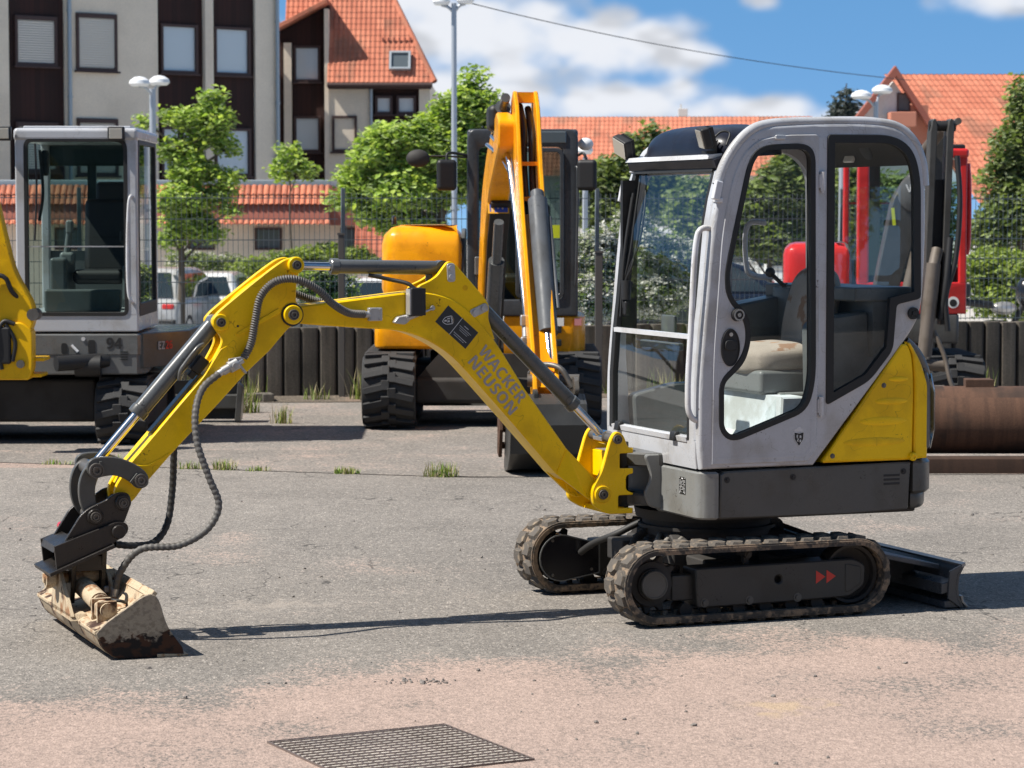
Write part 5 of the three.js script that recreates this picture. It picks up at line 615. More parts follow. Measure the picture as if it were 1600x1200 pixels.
function tuft(n, h, spread, seed, lean = 0.5, w = 0.004) {
  const R = rng(seed), pos = [], col = [];
  for (let i = 0; i < n; i++) {
    const a = R() * 6.283, r = spread * Math.pow(R(), 0.8), x = Math.cos(a) * r, z = Math.sin(a) * r * 0.5, H = h * (0.35 + 0.65 * R()), b = R() * 6.283, lx = Math.cos(b) * lean * H * R(), lz = Math.sin(b) * lean * H * R(), dx = Math.cos(b + 1.57) * w, dz = Math.sin(b + 1.57) * w;
    const dry = R() < 0.4, c = dry ? [0.42, 0.36, 0.20] : [0.17 + 0.10 * R(), 0.25 + 0.10 * R(), 0.04];
    const A = [x - dx, 0, z - dz], B = [x + dx, 0, z + dz], Cc = [x + lx * 0.4 - dx * 0.7, H * 0.55, z + lz * 0.4 - dz * 0.7], D = [x + lx * 0.4 + dx * 0.7, H * 0.55, z + lz * 0.4 + dz * 0.7], E = [x + lx, H, z + lz];
    for (const t of [[A, B, D], [A, D, Cc], [Cc, D, E]]) for (const v of t) { pos.push(...v); col.push(...c); }
  }
  const g = new THREE.BufferGeometry(); g.setAttribute('position', new THREE.Float32BufferAttribute(pos, 3)); g.setAttribute('color', new THREE.Float32BufferAttribute(col, 3)); g.computeVertexNormals(); return g;
}
const grassMat = new THREE.MeshPhysicalMaterial({ vertexColors: true, roughness: 0.85, side: THREE.DoubleSide, transmission: 0.25, thickness: 0 });
const joints = [[690, 'pale dry grass tuft alone in the asphalt joint', 130, 0.12, 0.13], [541, 'low sparse weed in the joint left of the dry grass', 130, 0.06, 0.09], [350, 'green grass tuft in the joint behind the hanging hose', 90, 0.10, 0.09], [300, 'flat dry grass tuft in the joint beside the arm', 60, 0.07, 0.12], [402, 'small flat weed in the joint right of the hose', 50, 0.05, 0.10], [168, 'bright green grass tuft seen through the bucket linkage', 110, 0.10, 0.10], [85, 'short green weed in the joint left of the linkage', 60, 0.05, 0.12]];
joints.forEach(([px, label, n, h, s], i) => {
  let z = -17.5; for (let k = 0; k < 5; k++) z = jointZ((px - 800) / 4100 * -z * 0.995); const x = (px - 800) / 4100 * -z;
  const g = M('grass_tuft', tuft(n, h, s, 40 + i, 0.7), grassMat, null, true); g.geometry = tuft(n, h, s, 40 + i, 0.7); g.position.set(x, 0, z); tag(g, label, 'grass', 'grass tufts in the yard');
});
[[440, 662, 'dark wiry weed standing in the yard before the wall', 45, 0.20, 0.10], [372, 645, 'tall green grass clump beside the grey blade and concrete block', 170, 0.30, 0.20]].forEach(([px, py, label, n, h, s], i) => {
  const z = -1.8 * 4100 / (py - 335), g = M('grass_tuft', tuft(n, h, s, 60 + i, 0.6, 0.005), grassMat, null); g.geometry = tuft(n, h, s, 60 + i, 0.6, 0.005); g.position.set((px - 800) / 4100 * -z, 0, z); tag(g, label, 'grass', 'grass tufts in the yard');
});
{
  const R = rng(5), parts = []; for (let i = 0; i < 46; i++) { const x = -5.5 + 12 * R(), g = tuft(14 + R() * 26, 0.12 + 0.24 * R(), 0.07 + 0.08 * R(), 100 + i, 0.55, 0.006); g.translate(x, 0.01, wallZ(x) + 0.16 + 0.2 * R()); parts.push(g); }
  const o = new THREE.Mesh(mergeGeometries(parts), grassMat); o.name = 'wall_weeds'; o.castShadow = o.receiveShadow = true; o.userData = { label: 'green weeds growing along the foot of the palisade wall', category: 'weeds', kind: 'stuff' }; scene.add(o);
}
{
  const z = -25.2, b = M('concrete_block', [extrY([[-0.12, -0.07], [-0.12, 0.07], [0.12, 0.07], [0.12, -0.07]], 0, 0.085, 0.006), bb(0.02, 0.13, 0.0, 0.082, 0.05, 0.10, 0.01), bb(-0.13, -0.05, 0.0, 0.08, 0.055, 0.095, 0.01)], m.concretePale); b.position.set(-2.43, 0.0, z); b.rotation.y = 0.2; tag(b, 'small pale concrete block lying at the foot of the wall', 'block');
}
// ---- rusty pipe on a timber beam
{
  const p = thing('steel_pipe', 'large rusty brown steel pipe lying on the yard', 'pipe', [4.3, 0, -18.55], -0.02);
  M('pipe_wall', [lathe([-2.05, 0.345, 0], [2.05, 0.345, 0], [[0.228, 0], [0.24, 0.004], [0.24, 4.096], [0.228, 4.1], [0.215, 4.1], [0.215, 0], [0.228, 0]], 64)], m.pipe, p);
  for (const x of [1.3]) M('weld_seam', lathe([x, 0.345, 0], [x + 1, 0.345, 0], [[0.2395, -0.01], [0.243, 0], [0.2395, 0.01]], 64), m.pipeDark, p);
  const b = M('support_beam', [extrX([[-0.10, 0], [0.12, 0], [0.12, 0.105, 0.01], [-0.10, 0.105, 0.01]], -2.2, 2.2, 0.004)], m.pipeDark); b.position.set(4.3, 0, -18.30); tag(b, 'long dark brown beam lying under the rusty pipe', 'beam');
  const pl = M('steel_plate', [extrY([[-0.09, -0.08], [-0.10, 0.08], [0.10, 0.08], [0.09, -0.08]], 0, 0.06, 0.004)], m.pipe); pl.position.set(3.31, 0.575, -18.60); tag(pl, 'rusty flat steel plate lying on top of the pipe', 'plate');
}
// ================================================================ excavators parked behind
function crawler(parent, x0, x1, zF, zB, H, rows, name = 'track') {       // rubber track seen end-on: belt and tread bars
  const r = H / 2 - 0.02, zc0 = zF - r - 0.02, zc1 = zB + r, ov = R => { const o = []; for (let i = 0; i <= 16; i++) { const a = Math.PI / 2 - Math.PI * i / 16; o.push([zc0 + R * Math.cos(a), H / 2 + R * Math.sin(a)]); } for (let i = 0; i <= 16; i++) { const a = -Math.PI / 2 - Math.PI * i / 16; o.push([zc1 + R * Math.cos(a), H / 2 + R * Math.sin(a)]); } return o; };
  const t = M(name, extrX(ov(r), x0, x1, 0.01, [ov(r - 0.04)]), m.tyre, parent), xm = (x0 + x1) / 2, w = (x1 - x0) / 2;
  const bar = metric(join([box(w * 0.92, 0.034, 0.055, 0, 0.012, 0, 0.006, 0, 0.22, 0), box(0.07, 0.036, 0.085, w * 0.36, 0.012, -0.03, 0.006)]));
  const L = zc0 - zc1, P = 2 * L + 2 * Math.PI * r, n = Math.round(P / 0.125);
  for (let i = 0; i < n; i++) for (const s of [-1, 1]) {
    let q = (i + (s > 0 ? 0.5 : 0)) * P / n, z, y, nz, ny;
    if (q < L) { z = zc1 + q; y = H / 2 + r; nz = 0; ny = 1; } else if ((q -= L) < Math.PI * r) { const a = Math.PI / 2 - q / r; z = zc0 + r * Math.cos(a); y = H / 2 + r * Math.sin(a); nz = Math.cos(a); ny = Math.sin(a); } else continue;
    const b = new THREE.Mesh(bar, m.tyre); b.name = 'tread_bar'; b.castShadow = b.receiveShadow = true; b.position.set(xm + s * w * 0.48, y, z); b.rotation.order = 'XYZ'; b.rotation.x = Math.atan2(nz, ny); b.scale.x = -s; t.add(b);
  }
  M('track_frame', [extrX(ov(r - 0.09), x0 + 0.06, x1 - 0.06, 0.01)], m.blackDusty, parent);
  return t;
}
const glassBox = (parent, name, pts, mt) => M(name, pts, mt, parent);
// ---- left: grey cab, yellow boom
{
  const G = thing('parked_excavator', 'parked excavator with light grey cab and skirt marked EZ26, yellow boom', 'excavator', [-3.3, 0, -21.2], 0.02), cw = [-0.56, 0.355], y0 = 0.885, y1 = 2.47, zf = 0.72, zb = -0.62;
  M('skirt', [extrY([[-1.2, 0.74], [0.36, 0.74], [0.67, 0.15], [0.67, -1.0], [-1.2, -1.0]], 0.70, 0.868, 0.01), extrY([[-1.2, 0.735], [0.355, 0.735], [0.42, 0.6], [0.35, -1.0], [-1.2, -1.0]], 0.55, 0.72, 0.01)], m.steelGrey, G);
  M('skirt_side', extrY([[0.40, 0.69], [0.70, 0.13], [0.70, -0.9], [0.66, -0.9], [0.66, 0.13], [0.36, 0.69]], 0.60, 0.872, 0.006), m.skirt, G);
  const a = Math.atan2(0.56, 0.30);
  const ez = (s, mt, off) => M('lettering', text(s, 0.065, 0.002).rotateY(a).translate(0.503 + off * Math.cos(a), 0.735, 0.506 - off * Math.sin(a)), mt, G);
  ez('EZ', m.printGrey, -0.02); ez('26', m.redDecal, 0.085);
  M('lettering', text('94', 0.085, 0.002).translate(0.115, 0.755, 0.742), m.black, G);
  for (const [x, y, w, h] of [[-0.21, 0.755, 0.045, 0.085], [0.005, 0.765, 0.055, 0.115], [-0.105, 0.655, 0.065, 0.04]]) M('skirt_opening', extr([[x - w / 2, y - h / 2, 0.02], [x + w / 2, y - h / 2, 0.02], [x + w / 2, y + h / 2, 0.02], [x - w / 2, y + h / 2, 0.02]], 0.735, 0.744), m.black, G);
  for (let i = 0; i < 4; i++) M('vent_slot', bb(0.225, 0.285, 0.665 + i * 0.02, 0.672 + i * 0.02, 0.737, 0.744), m.black, G);
  M('tow_eye', [cyl([-0.15, 0.78, 0.75], [-0.10, 0.73, 0.76], 0.012), cyl([-0.06, 0.83, 0.742], [-0.06, 0.83, 0.748], 0.016)], m.grip, G);
  M('cab_base', [bb(cw[0] - 0.02, cw[1] + 0.01, y0, 1.03, zb, zf, 0.01)], m.cab, G);
  for (const [x0, x1, z0, z1] of [[cw[0] - 0.02, cw[0] + 0.075, zf - 0.08, zf], [cw[1] - 0.085, cw[1] + 0.01, zf - 0.10, zf], [cw[1] - 0.05, cw[1] + 0.01, zb, zb + 0.08], [cw[0] - 0.02, cw[0] + 0.05, zb, zb + 0.08]]) M('pillar', bb(x0, x1, 1.0, y1 - 0.06, z0, z1, 0.015), m.cab, G);
  M('roof', [bb(cw[0] - 0.03, cw[1] + 0.02, y1 - 0.10, y1, zb - 0.02, zf + 0.01, 0.03), bb(cw[0] + 0.04, cw[1] - 0.04, y1 - 0.005, y1 + 0.018, zb + 0.05, zf - 0.05, 0.008)], m.cab, G);
  const wr = [[cw[0] + 0.06, 1.02, 0.04], [cw[1] - 0.075, 1.02, 0.04], [cw[1] - 0.075, 2.38, 0.08], [cw[0] + 0.06, 2.38, 0.06]];
  M('windscreen_seal', ring(offset(wr, 0.012), 0.03, zf - 0.02, zf + 0.006, 0.002), m.rubberSeal, G);
  M('windscreen', flat(offset(wr, -0.012), zf - 0.008), m.glassTint, G);
  M('windscreen_bar', bb(cw[0] + 0.07, cw[1] - 0.08, 1.545, 1.555, zf - 0.012, zf - 0.002), m.alu, G);
  M('side_window', flat([[-zf + 0.11, 1.10], [-zb - 0.09, 1.10], [-zb - 0.09, 2.35], [-zf + 0.11, 2.35]], 0).rotateY(Math.PI / 2).translate(cw[1] - 0.005, 0, 0), m.glassTint, G);
  M('door_frame', extrX([[zf - 0.10, 1.0, 0.03], [zb + 0.08, 1.0, 0.03], [zb + 0.08, 2.40, 0.06], [zf - 0.10, 2.40, 0.06]], cw[1] - 0.012, cw[1] + 0.014, 0.003, [[[zf - 0.15, 1.10, 0.03], [zb + 0.13, 1.10, 0.03], [zb + 0.13, 2.35, 0.06], [zf - 0.15, 2.35, 0.06]]]), m.black, G);
  M('rear_window_bar', [bb(cw[0], cw[1], 1.0, 1.5, zb, zb + 0.04), bb(-0.20, -0.13, 1.5, 2.4, zb, zb + 0.05), bb(cw[0], cw[1], 2.2, 2.38, zb, zb + 0.04)], m.interior, G);
  M('rear_window', plane(0.85, 0.85).translate(-0.1, 1.95, zb + 0.06), m.glassTint, G);
  const seat = M('seat', [box(0.42, 0.12, 0.42, -0.02, 1.30, -0.05, 0.05), box(0.42, 0.62, 0.12, 0.03, 1.62, -0.26, 0.05, -0.15, 0, 0), box(0.25, 0.17, 0.10, 0.03, 1.98, -0.32, 0.04)], m.black, G);
  M('console', [box(0.14, 0.35, 0.5, -0.33, 1.28, -0.02, 0.03), box(0.14, 0.30, 0.5, 0.25, 1.25, -0.02, 0.03), box(0.6, 0.18, 0.1, -0.1, 1.12, 0.45, 0.02)], m.interior, G);
  M('joystick', [cyl([-0.28, 1.42, 0.1], [-0.25, 1.66, 0.14], 0.032, 0.024), box(0.06, 0.11, 0.06, -0.245, 1.70, 0.145, 0.02), box(0.12, 0.10, 0.12, -0.27, 1.45, 0.10, 0.03)], m.interiorPale, G);
  M('joystick', [cyl([0.22, 1.40, 0.1], [0.19, 1.58, 0.14], 0.026, 0.02), box(0.06, 0.1, 0.06, 0.185, 1.62, 0.145, 0.02)], m.black, G);
  M('grab_handle', tube([[cw[1] - 0.03, 1.94, zf - 0.01], [cw[1] - 0.035, 1.94, zf + 0.05], [cw[1] - 0.045, 1.90, zf + 0.06], [cw[1] - 0.05, 1.16, zf + 0.06], [cw[1] - 0.03, 1.12, zf + 0.05], [cw[1] - 0.03, 1.11, zf - 0.01]], 0.013, 40), m.grip, G);
  for (const x of [cw[0] - 0.10, cw[1] - 0.14]) { const l = M('work_light', box(0.13, 0.11, 0.07, x, y1 - 0.045, zf + 0.05, 0.015), m.black, G); M('lens', box(0.10, 0.08, 0.01, x, y1 - 0.045, zf + 0.086, 0.004), m.lens, l); }
  M('mirror', [box(0.05, 0.20, 0.10, -0.36, 2.20, zf - 0.10, 0.02)], m.black, G);
  M('wiper', [tube([[cw[0] + 0.14, 2.35, zf + 0.012], [cw[0] + 0.15, 2.0, zf + 0.02], [cw[0] + 0.13, 1.6, zf + 0.015]], 0.008, 16), tube([[cw[0] + 0.17, 2.3, zf - 0.03], [cw[0] + 0.19, 1.95, zf - 0.03], [cw[0] + 0.16, 1.75, zf - 0.03]], 0.012, 16)], m.black, G);
  crawler(G, 0.03, 0.44, 0.85, -1.25, 0.52); crawler(G, -1.55, -1.14, 0.85, -1.25, 0.52);
  M('undercarriage', [bb(-1.1, 0.0, 0.16, 0.50, -0.7, 0.5, 0.03), cyl([-0.5, 0.45, -0.15], [-0.5, 0.58, -0.15], 0.42, 0.42, 32)], m.blackDusty, G);
  M('dozer_blade', [extrX([[-1.62, 0.02], [-1.66, 0.20], [-1.60, 0.36], [-1.575, 0.36], [-1.62, 0.20], [-1.585, 0.02]], -1.5, 0.98, 0.003), extr([[0.98, 0.02], [1.0, 0.30, 0.03], [0.96, 0.36, 0.02], [0.93, 0.02]], -1.63, -1.40, 0.004), bb(0.35, 0.98, 0.12, 0.24, -1.58, -1.45, 0.01)], m.skirt, G);
  M('deck_step', bb(-0.1, 0.85, 0.535, 0.552, -0.3, 0.2, 0.004), m.interiorPale, G);
  const B = 1.45;
  M('swing_post', [extr([[-0.55, 0.56, 0.02], [-0.30, 0.56, 0.02], [-0.275, 0.66, 0.03], [-0.275, 0.93, 0.03], [-0.36, 1.0, 0.04], [-0.55, 0.95, 0.03]], B - 0.09, B + 0.09, 0.008), bb(-0.42, -0.20, 0.695, 0.722, 1.15, B, 0.006), bb(-0.42, -0.22, 0.575, 0.60, 1.15, B, 0.006)], m.yellowDull, G);
  M('swing_cylinder', [cyl([-0.25, 0.645, 0.9], [0.12, 0.66, 0.70], 0.06), cyl([-0.12, 0.62, 0.76], [0.08, 0.62, 0.76], 0.085, 0.085, 24)], m.black, G);
  M('boom', [extr([[-1.05, 2.6], [-0.72, 2.3], [-0.53, 1.92], [-0.405, 1.38, 0.1], [-0.265, 1.13, 0.06], [-0.255, 1.02, 0.05], [-0.33, 0.80, 0.05], [-0.46, 0.75, 0.05], [-0.62, 1.2, 0.1], [-0.75, 1.8]], B - 0.07, B + 0.07, 0.012)], m.yellowDull, G);
  M('boom_pin', cyl([-0.268, 1.05, B - 0.09], [-0.268, 1.05, B + 0.09], 0.045), m.pin, G); M('swing_pin', cyl([-0.36, 0.68, B - 0.12], [-0.36, 0.68, B + 0.12], 0.03), m.pin, G);
  M('boom_hose', [tube([[-0.62, 0.65, B + 0.1], [-0.60, 1.1, B + 0.11], [-0.55, 1.34, B + 0.1], [-0.47, 1.33, B + 0.1], [-0.42, 1.22, B + 0.08], [-0.36, 1.16, B + 0.04]], 0.018, 30), tube([[-0.50, 0.64, B + 0.1], [-0.54, 0.85, B + 0.12], [-0.48, 1.0, B + 0.1], [-0.40, 0.98, B + 0.1]], 0.016, 30), tube([[-0.42, 0.7, B + 0.1], [-0.40, 0.85, B + 0.1], [-0.47, 0.98, B + 0.1]], 0.016, 20), box(0.2, 0.28, 0.06, -0.53, 0.82, B + 0.09, 0.02)], m.black, G);
  M('warning_sticker', box(0.07, 0.16, 0.003, -0.60, 1.60, B + 0.072, 0, 0, 0, 0.2), mat([0.45, 0.22, 0.03], 0.6), G);
  for (const o of G.children) if (/^(boom|boom_pin|boom_hose|warning_sticker|swing_post|swing_pin)$/.test(o.name)) o.position.x = -0.055;
}
// ---- middle: amber machine seen from the front
{
  const G = thing('parked_excavator', 'parked amber excavator with dark cab and raised boom facing the yard', 'excavator', [-0.27, 0, -22.6], 0);
  crawler(G, -0.985, -0.535, 0.82, -1.35, 0.63); crawler(G, 0.60, 1.02, 0.82, -1.35, 0.63);
  M('undercarriage', [bb(-0.56, 0.62, 0.20, 0.42, -0.6, 0.45, 0.04), cyl([0.02, 0.40, -0.2], [0.02, 0.62, -0.2], 0.46, 0.46, 32), bb(-0.80, 0.85, 0.40, 0.52, -0.9, 0.18, 0.02), extr([[-0.53, 0.42], [-0.35, 0.62], [0.4, 0.62], [0.6, 0.42]], 0.2, 0.4)], m.blackDusty, G);
  M('dozer_blade', [extrX([[-1.42, 0.05], [-1.48, 0.3], [-1.42, 0.5], [-1.40, 0.5], [-1.45, 0.3], [-1.39, 0.05]], -0.95, 0.98), bb(-0.4, -0.28, 0.2, 0.32, -1.4, -0.5), bb(0.3, 0.42, 0.2, 0.32, -1.4, -0.5)], m.skirt, G);
  M('side_body', [extrY([[-0.90, 0.35, 0.12], [-0.20, 0.42, 0.05], [-0.20, -1.1], [-0.80, -1.1, 0.2], [-0.92, -0.5, 0.2]], 0.66, 1.02, 0.03)], m.amber, G);
  M('engine_hood', [extrY([[-0.84, 0.28, 0.16], [-0.155, 0.34, 0.05], [-0.155, -1.1], [-0.75, -1.1, 0.25], [-0.86, -0.5, 0.2]], 1.0, 1.71, 0.17)], m.amber, G);
  M('hood_seam', extrY([[-0.885, 0.335, 0.14], [-0.17, 0.39, 0.05], [-0.17, -1.08], [-0.78, -1.08, 0.2], [-0.90, -0.5, 0.2]], 1.005, 1.022), m.black, G); M('hood_latch', box(0.05, 0.07, 0.02, -0.30, 1.10, 0.345, 0.008), m.black, G); M('hood_handle', tube([[-0.75, 1.715, 0.1], [-0.75, 1.76, 0.08], [-0.75, 1.76, -0.3], [-0.75, 1.715, -0.32]], 0.012, 20), m.black, G);
  M('hood_side', [extrX([[0.30, 0.95], [0.33, 1.40, 0.1], [0.10, 1.66, 0.2], [-0.2, 1.68], [-0.2, 0.95]], -0.165, -0.125, 0.01)], m.skirt, G);
  M('cab_skirt', [extrY([[0.20, 0.34], [0.83, 0.34, 0.08], [0.90, 0.10, 0.1], [0.90, -1.0], [0.20, -1.0]], 0.60, 0.94, 0.025)], m.amber, G);
  for (const [y0, y1] of [[0.795, 0.86], [0.685, 0.74]]) M('step_recess', bb(0.56, 0.69, y0, y1, 0.335, 0.368, 0.006), m.black, G);
  M('ce_sticker', bb(0.545, 0.71, 0.855, 0.925, 0.3665, 0.369), m.sticker, G); M('ce_mark', text('CE', 0.04, 0.002).translate(0.552, 0.873, 0.3685), m.black, G); M('red_sticker', bb(0.80, 0.86, 0.86, 0.92, 0.30, 0.352), mat([0.55, 0.22, 0.22], 0.6), G);
  const fr = m.steelGrey.clone(); fr.color = rgb(0.055, 0.06, 0.068); const c0 = -0.11, c1 = 0.83, zf = 0.36, zb = -0.75;
  M('cab_frame', [extr([[c0, 0.94, 0.02], [c1, 0.94, 0.02], [c1, 2.46, 0.05], [c1 - 0.04, 2.52, 0.05], [c0 + 0.04, 2.52, 0.05], [c0, 2.46, 0.05]], zf - 0.08, zf, 0.015, [[[c0 + 0.10, 1.08, 0.05], [c1 - 0.13, 1.08, 0.06], [c1 - 0.13, 2.37, 0.06], [c0 + 0.10, 2.37, 0.06]]]), bb(c0, c1, 2.44, 2.52, zb, zf - 0.05, 0.03), bb(c1 - 0.06, c1, 0.94, 2.46, zb, zb + 0.08), bb(c0, c0 + 0.06, 0.94, 2.46, zb, zb + 0.08), bb(c0, c1, 0.94, 1.06, zb, zf - 0.05)], fr, G);
  M('window_frame', ring([[0.30, 1.09, 0.05], [c1 - 0.12, 1.09, 0.06], [c1 - 0.12, 2.36, 0.08], [0.30, 2.36, 0.05]], 0.035, zf, zf + 0.018, 0.005), fr, G);
  M('windscreen', plane(0.72, 1.28).translate(0.35, 1.72, zf - 0.03), m.glassDark, G);
  M('rear_window', plane(0.8, 1.3).translate(0.36, 1.75, zb + 0.04), m.glassDark, G);
  M('seat', [box(0.4, 0.7, 0.14, 0.40, 1.55, -0.3, 0.05), box(0.42, 0.14, 0.4, 0.40, 1.22, -0.08, 0.04), box(0.7, 0.25, 0.2, 0.36, 1.1, 0.15, 0.03)], m.black, G);
  M('safety_sticker', bb(0.56, 0.70, 1.60, 1.71, zf - 0.028, zf - 0.026), m.yellowSticker, G);
  M('visor_strip', bb(c0 + 0.4, c1 - 0.10, 2.40, 2.50, zf - 0.02, zf + 0.012, 0.01), m.pane, G);
  for (const [s, x, y] of [[1, 0.90, 2.13], [-1, -0.28, 2.13]]) { const mi = M('mirror', [box(0.17, 0.26, 0.07, x, y, zf + 0.10, 0.04, 0, s * -0.2, 0), tube([[s > 0 ? c1 : c0, 2.30, zf - 0.02], [x * 0.97, 2.31, zf + 0.08], [x, 2.25, zf + 0.10]], 0.012, 16)], m.black, G); }
  M('round_mirror', [new THREE.SphereGeometry(1, 20, 12).scale(0.10, 0.075, 0.06).translate(-0.52, 2.27, zf + 0.1), tube([[c0, 2.28, zf - 0.02], [-0.3, 2.29, zf + 0.05], [-0.5, 2.29, zf + 0.06]], 0.008, 12)], m.blackDusty, G);
  M('grab_rail', tube([[c1 - 0.02, 2.2, zf + 0.01], [c1 - 0.01, 2.2, zf + 0.05], [c1 - 0.02, 1.2, zf + 0.05], [c1 - 0.02, 1.2, zf + 0.01]], 0.012, 24), fr, G);
  M('shield_emblem', plane(0.09, 0.10).translate(0.60, 1.02, zf + 0.0015), canvasMat(96, 104, (g, w, h) => { g.fillStyle = '#30343a'; g.fillRect(0, 0, w, h); shieldPath(g, 48, 54, 64, 84); g.strokeStyle = '#d8dadc'; g.lineWidth = 7; g.stroke(); g.fillStyle = '#d8dadc'; g.font = 'bold 34px sans-serif'; g.fillText('R', 30, 58); g.fillText('R', 46, 74); }), G, true);
  M('light_box', [box(0.145, 0.155, 0.14, 0.03, 1.37, 0.62, 0.012)], m.steelGrey, G); M('light_box_foot', box(0.13, 0.12, 0.12, 0.03, 1.24, 0.62, 0.01), m.black, G);
  M('work_lamp', [new THREE.SphereGeometry(0.055, 16, 12).scale(1.2, 1, 1).translate(0.90, 2.40, zf - 0.3)], m.lampWhite, G);
  // boom swung a little to the door side; x runs across, z forwards
  const bp = (n, g, mt) => { const o = M(n, g, mt, G, n === 'boom_print'); o.position.set(0.06, /bucket$|side_cutter/.test(n) ? 0 : -0.12, 0.55); o.rotation.y = 0.085; return o; };
  bp('boom', [extrX([[-0.12, 0.62, 0.04], [0.12, 0.58, 0.04], [0.42, 1.10], [0.80, 1.72, 0.2], [1.30, 2.10, 0.2], [2.25, 2.42, 0.05], [2.28, 2.62, 0.05], [2.05, 2.70, 0.05], [1.10, 2.42, 0.2], [0.55, 2.10, 0.2], [0.12, 1.35]], -0.085, 0.085, 0.012)], m.amber);
  bp('boom_guard', extrX(ribbon([[0.13, 0.66], [0.44, 1.10], [0.80, 1.70], [1.22, 2.03]], 0.03), -0.06, 0.10, 0.004), m.black);
  bp('boom_cylinder', [cyl([0.0, 0.72, 0.35], [0.0, 1.55, 1.0], 0.065), cyl([0.0, 1.5, 0.98], [0.0, 1.86, 1.25], 0.04)], m.cylGrey);
  bp('boom_print', plane(0.17, 0.17).rotateX(-0.55).translate(0.0, 2.0, 1.18), canvasMat(64, 64, (g, w, h) => { g.fillStyle = '#d99a1c'; g.fillRect(0, 0, w, h); g.fillStyle = '#3a4fa0'; g.fillRect(20, 6, 40, 54); g.fillRect(6, 10, 4, 48); g.fillStyle = '#c9a98a'; g.fillRect(28, 18, 6, 30); g.fillRect(42, 24, 5, 26); g.fillRect(12, 8, 4, 50); }));
  bp('arm_cylinder', [cyl([-0.02, 2.30, 0.9], [-0.02, 2.74, 1.9], 0.06), cyl([-0.02, 2.74, 1.9], [-0.02, 2.80, 2.15], 0.035)], m.cylGrey);
  for (const x of [-0.12, 0.035]) bp('arm_plate', extrX([[1.95, 2.50, 0.05], [2.02, 2.78, 0.06], [2.22, 2.86, 0.06], [2.42, 2.72, 0.1], [2.75, 2.1, 0.3], [3.85, 0.78, 0.05], [3.92, 0.60, 0.05], [3.75, 0.56, 0.05], [3.55, 0.82], [2.45, 2.02, 0.2], [2.22, 2.38]], x + 0.15, x + 0.18, 0.006), m.amber);
  bp('arm_web', [extrX([[2.70, 1.80], [2.80, 1.92], [3.85, 0.72], [3.74, 0.62]], 0.06, 0.185)], m.amber);
  for (const [y0, y1, z0, z1] of [[2.76, 2.84, 2.08, 2.2], [2.28, 2.31, 2.5, 2.54], [2.02, 2.05, 2.66, 2.7]]) bp('arm_crossbar', bb(0.06, 0.185, y0, y1, z0, z1), m.amber);
  bp('arm_hoses', [tube([[0.09, 2.74, 2.1], [0.095, 2.55, 2.4], [0.09, 2.3, 2.45], [0.095, 2.0, 2.6]], 0.026, 24), tube([[0.15, 2.72, 2.12], [0.15, 2.5, 2.42], [0.15, 2.2, 2.5], [0.15, 1.9, 2.68]], 0.026, 24), box(0.16, 0.2, 0.3, -0.05, 2.66, 1.75, 0.05)], m.black);
  bp('bucket_cylinder', [cyl([0.16, 2.02, 2.80], [0.17, 1.08, 3.50], 0.072), cyl([0.16, 2.0, 2.82], [0.16, 2.08, 2.76], 0.05), cyl([0.24, 1.9, 2.9], [0.25, 1.25, 3.4], 0.014)], m.cylDull);
  bp('bucket_rod', cyl([0.17, 1.10, 3.48], [0.18, 0.74, 3.76], 0.045), m.chrome);
  bp('hydraulic_pipe', [tube([[-0.09, 2.52, 1.75], [-0.02, 2.42, 2.05], [0.0, 2.33, 2.2], [0.01, 2.2, 2.3], [0.03, 1.7, 2.72], [0.045, 1.15, 3.2]], 0.022, 50), tube([[-0.12, 2.46, 1.6], [-0.04, 2.36, 1.95], [0.0, 2.25, 2.2]], 0.016, 24)], m.chrome);
  bp('pipe_valve', [box(0.07, 0.08, 0.06, 0.03, 1.16, 3.24, 0.01), cyl([0.03, 1.12, 3.24], [0.03, 1.04, 3.28], 0.024), box(0.05, 0.05, 0.05, 0.02, 1.02, 3.28, 0.01)], m.alu);
  bp('bucket_linkage', [cyl([-0.02, 0.60, 3.84], [0.32, 0.60, 3.84], 0.06), cyl([0.0, 0.76, 3.74], [0.36, 0.76, 3.78], 0.045), extrX([[3.6, 0.66, 0.03], [3.72, 0.78, 0.04], [4.0, 0.80, 0.04], [4.08, 0.70, 0.04], [3.95, 0.66]], 0.30, 0.33), tube([[0.03, 0.80, 3.6], [0.10, 0.87, 3.75], [0.22, 0.85, 3.85], [0.30, 0.72, 3.9]], 0.02, 24)], m.pin);
  const bs = [[3.95, 0.56], [4.12, 0.50], [4.18, 0.36], [4.12, 0.16], [3.95, 0.04], [3.70, 0.0]];
  const bk = bp('bucket', [extrX(ribbon(bs, 0.02), -0.14, 0.36), extrX([...bs, [3.62, 0.02], [3.72, 0.30], [3.86, 0.54]], -0.155, -0.138, 0.003), extrX([...bs, [3.62, 0.02], [3.72, 0.30], [3.86, 0.54]], 0.36, 0.378, 0.003), extrX([[3.84, 0.46], [3.92, 0.60, 0.04], [4.02, 0.58, 0.03], [4.02, 0.46]], 0.02, 0.05, 0.003), extrX([[3.84, 0.46], [3.92, 0.60, 0.04], [4.02, 0.58, 0.03], [4.02, 0.46]], 0.22, 0.25, 0.003), bb(-0.14, 0.36, 0.46, 0.50, 3.86, 4.10, 0.008), extr([[-0.15, 0.30], [-0.06, 0.46], [-0.04, 0.46], [-0.13, 0.27]], 4.13, 4.19)], m.frameDark);
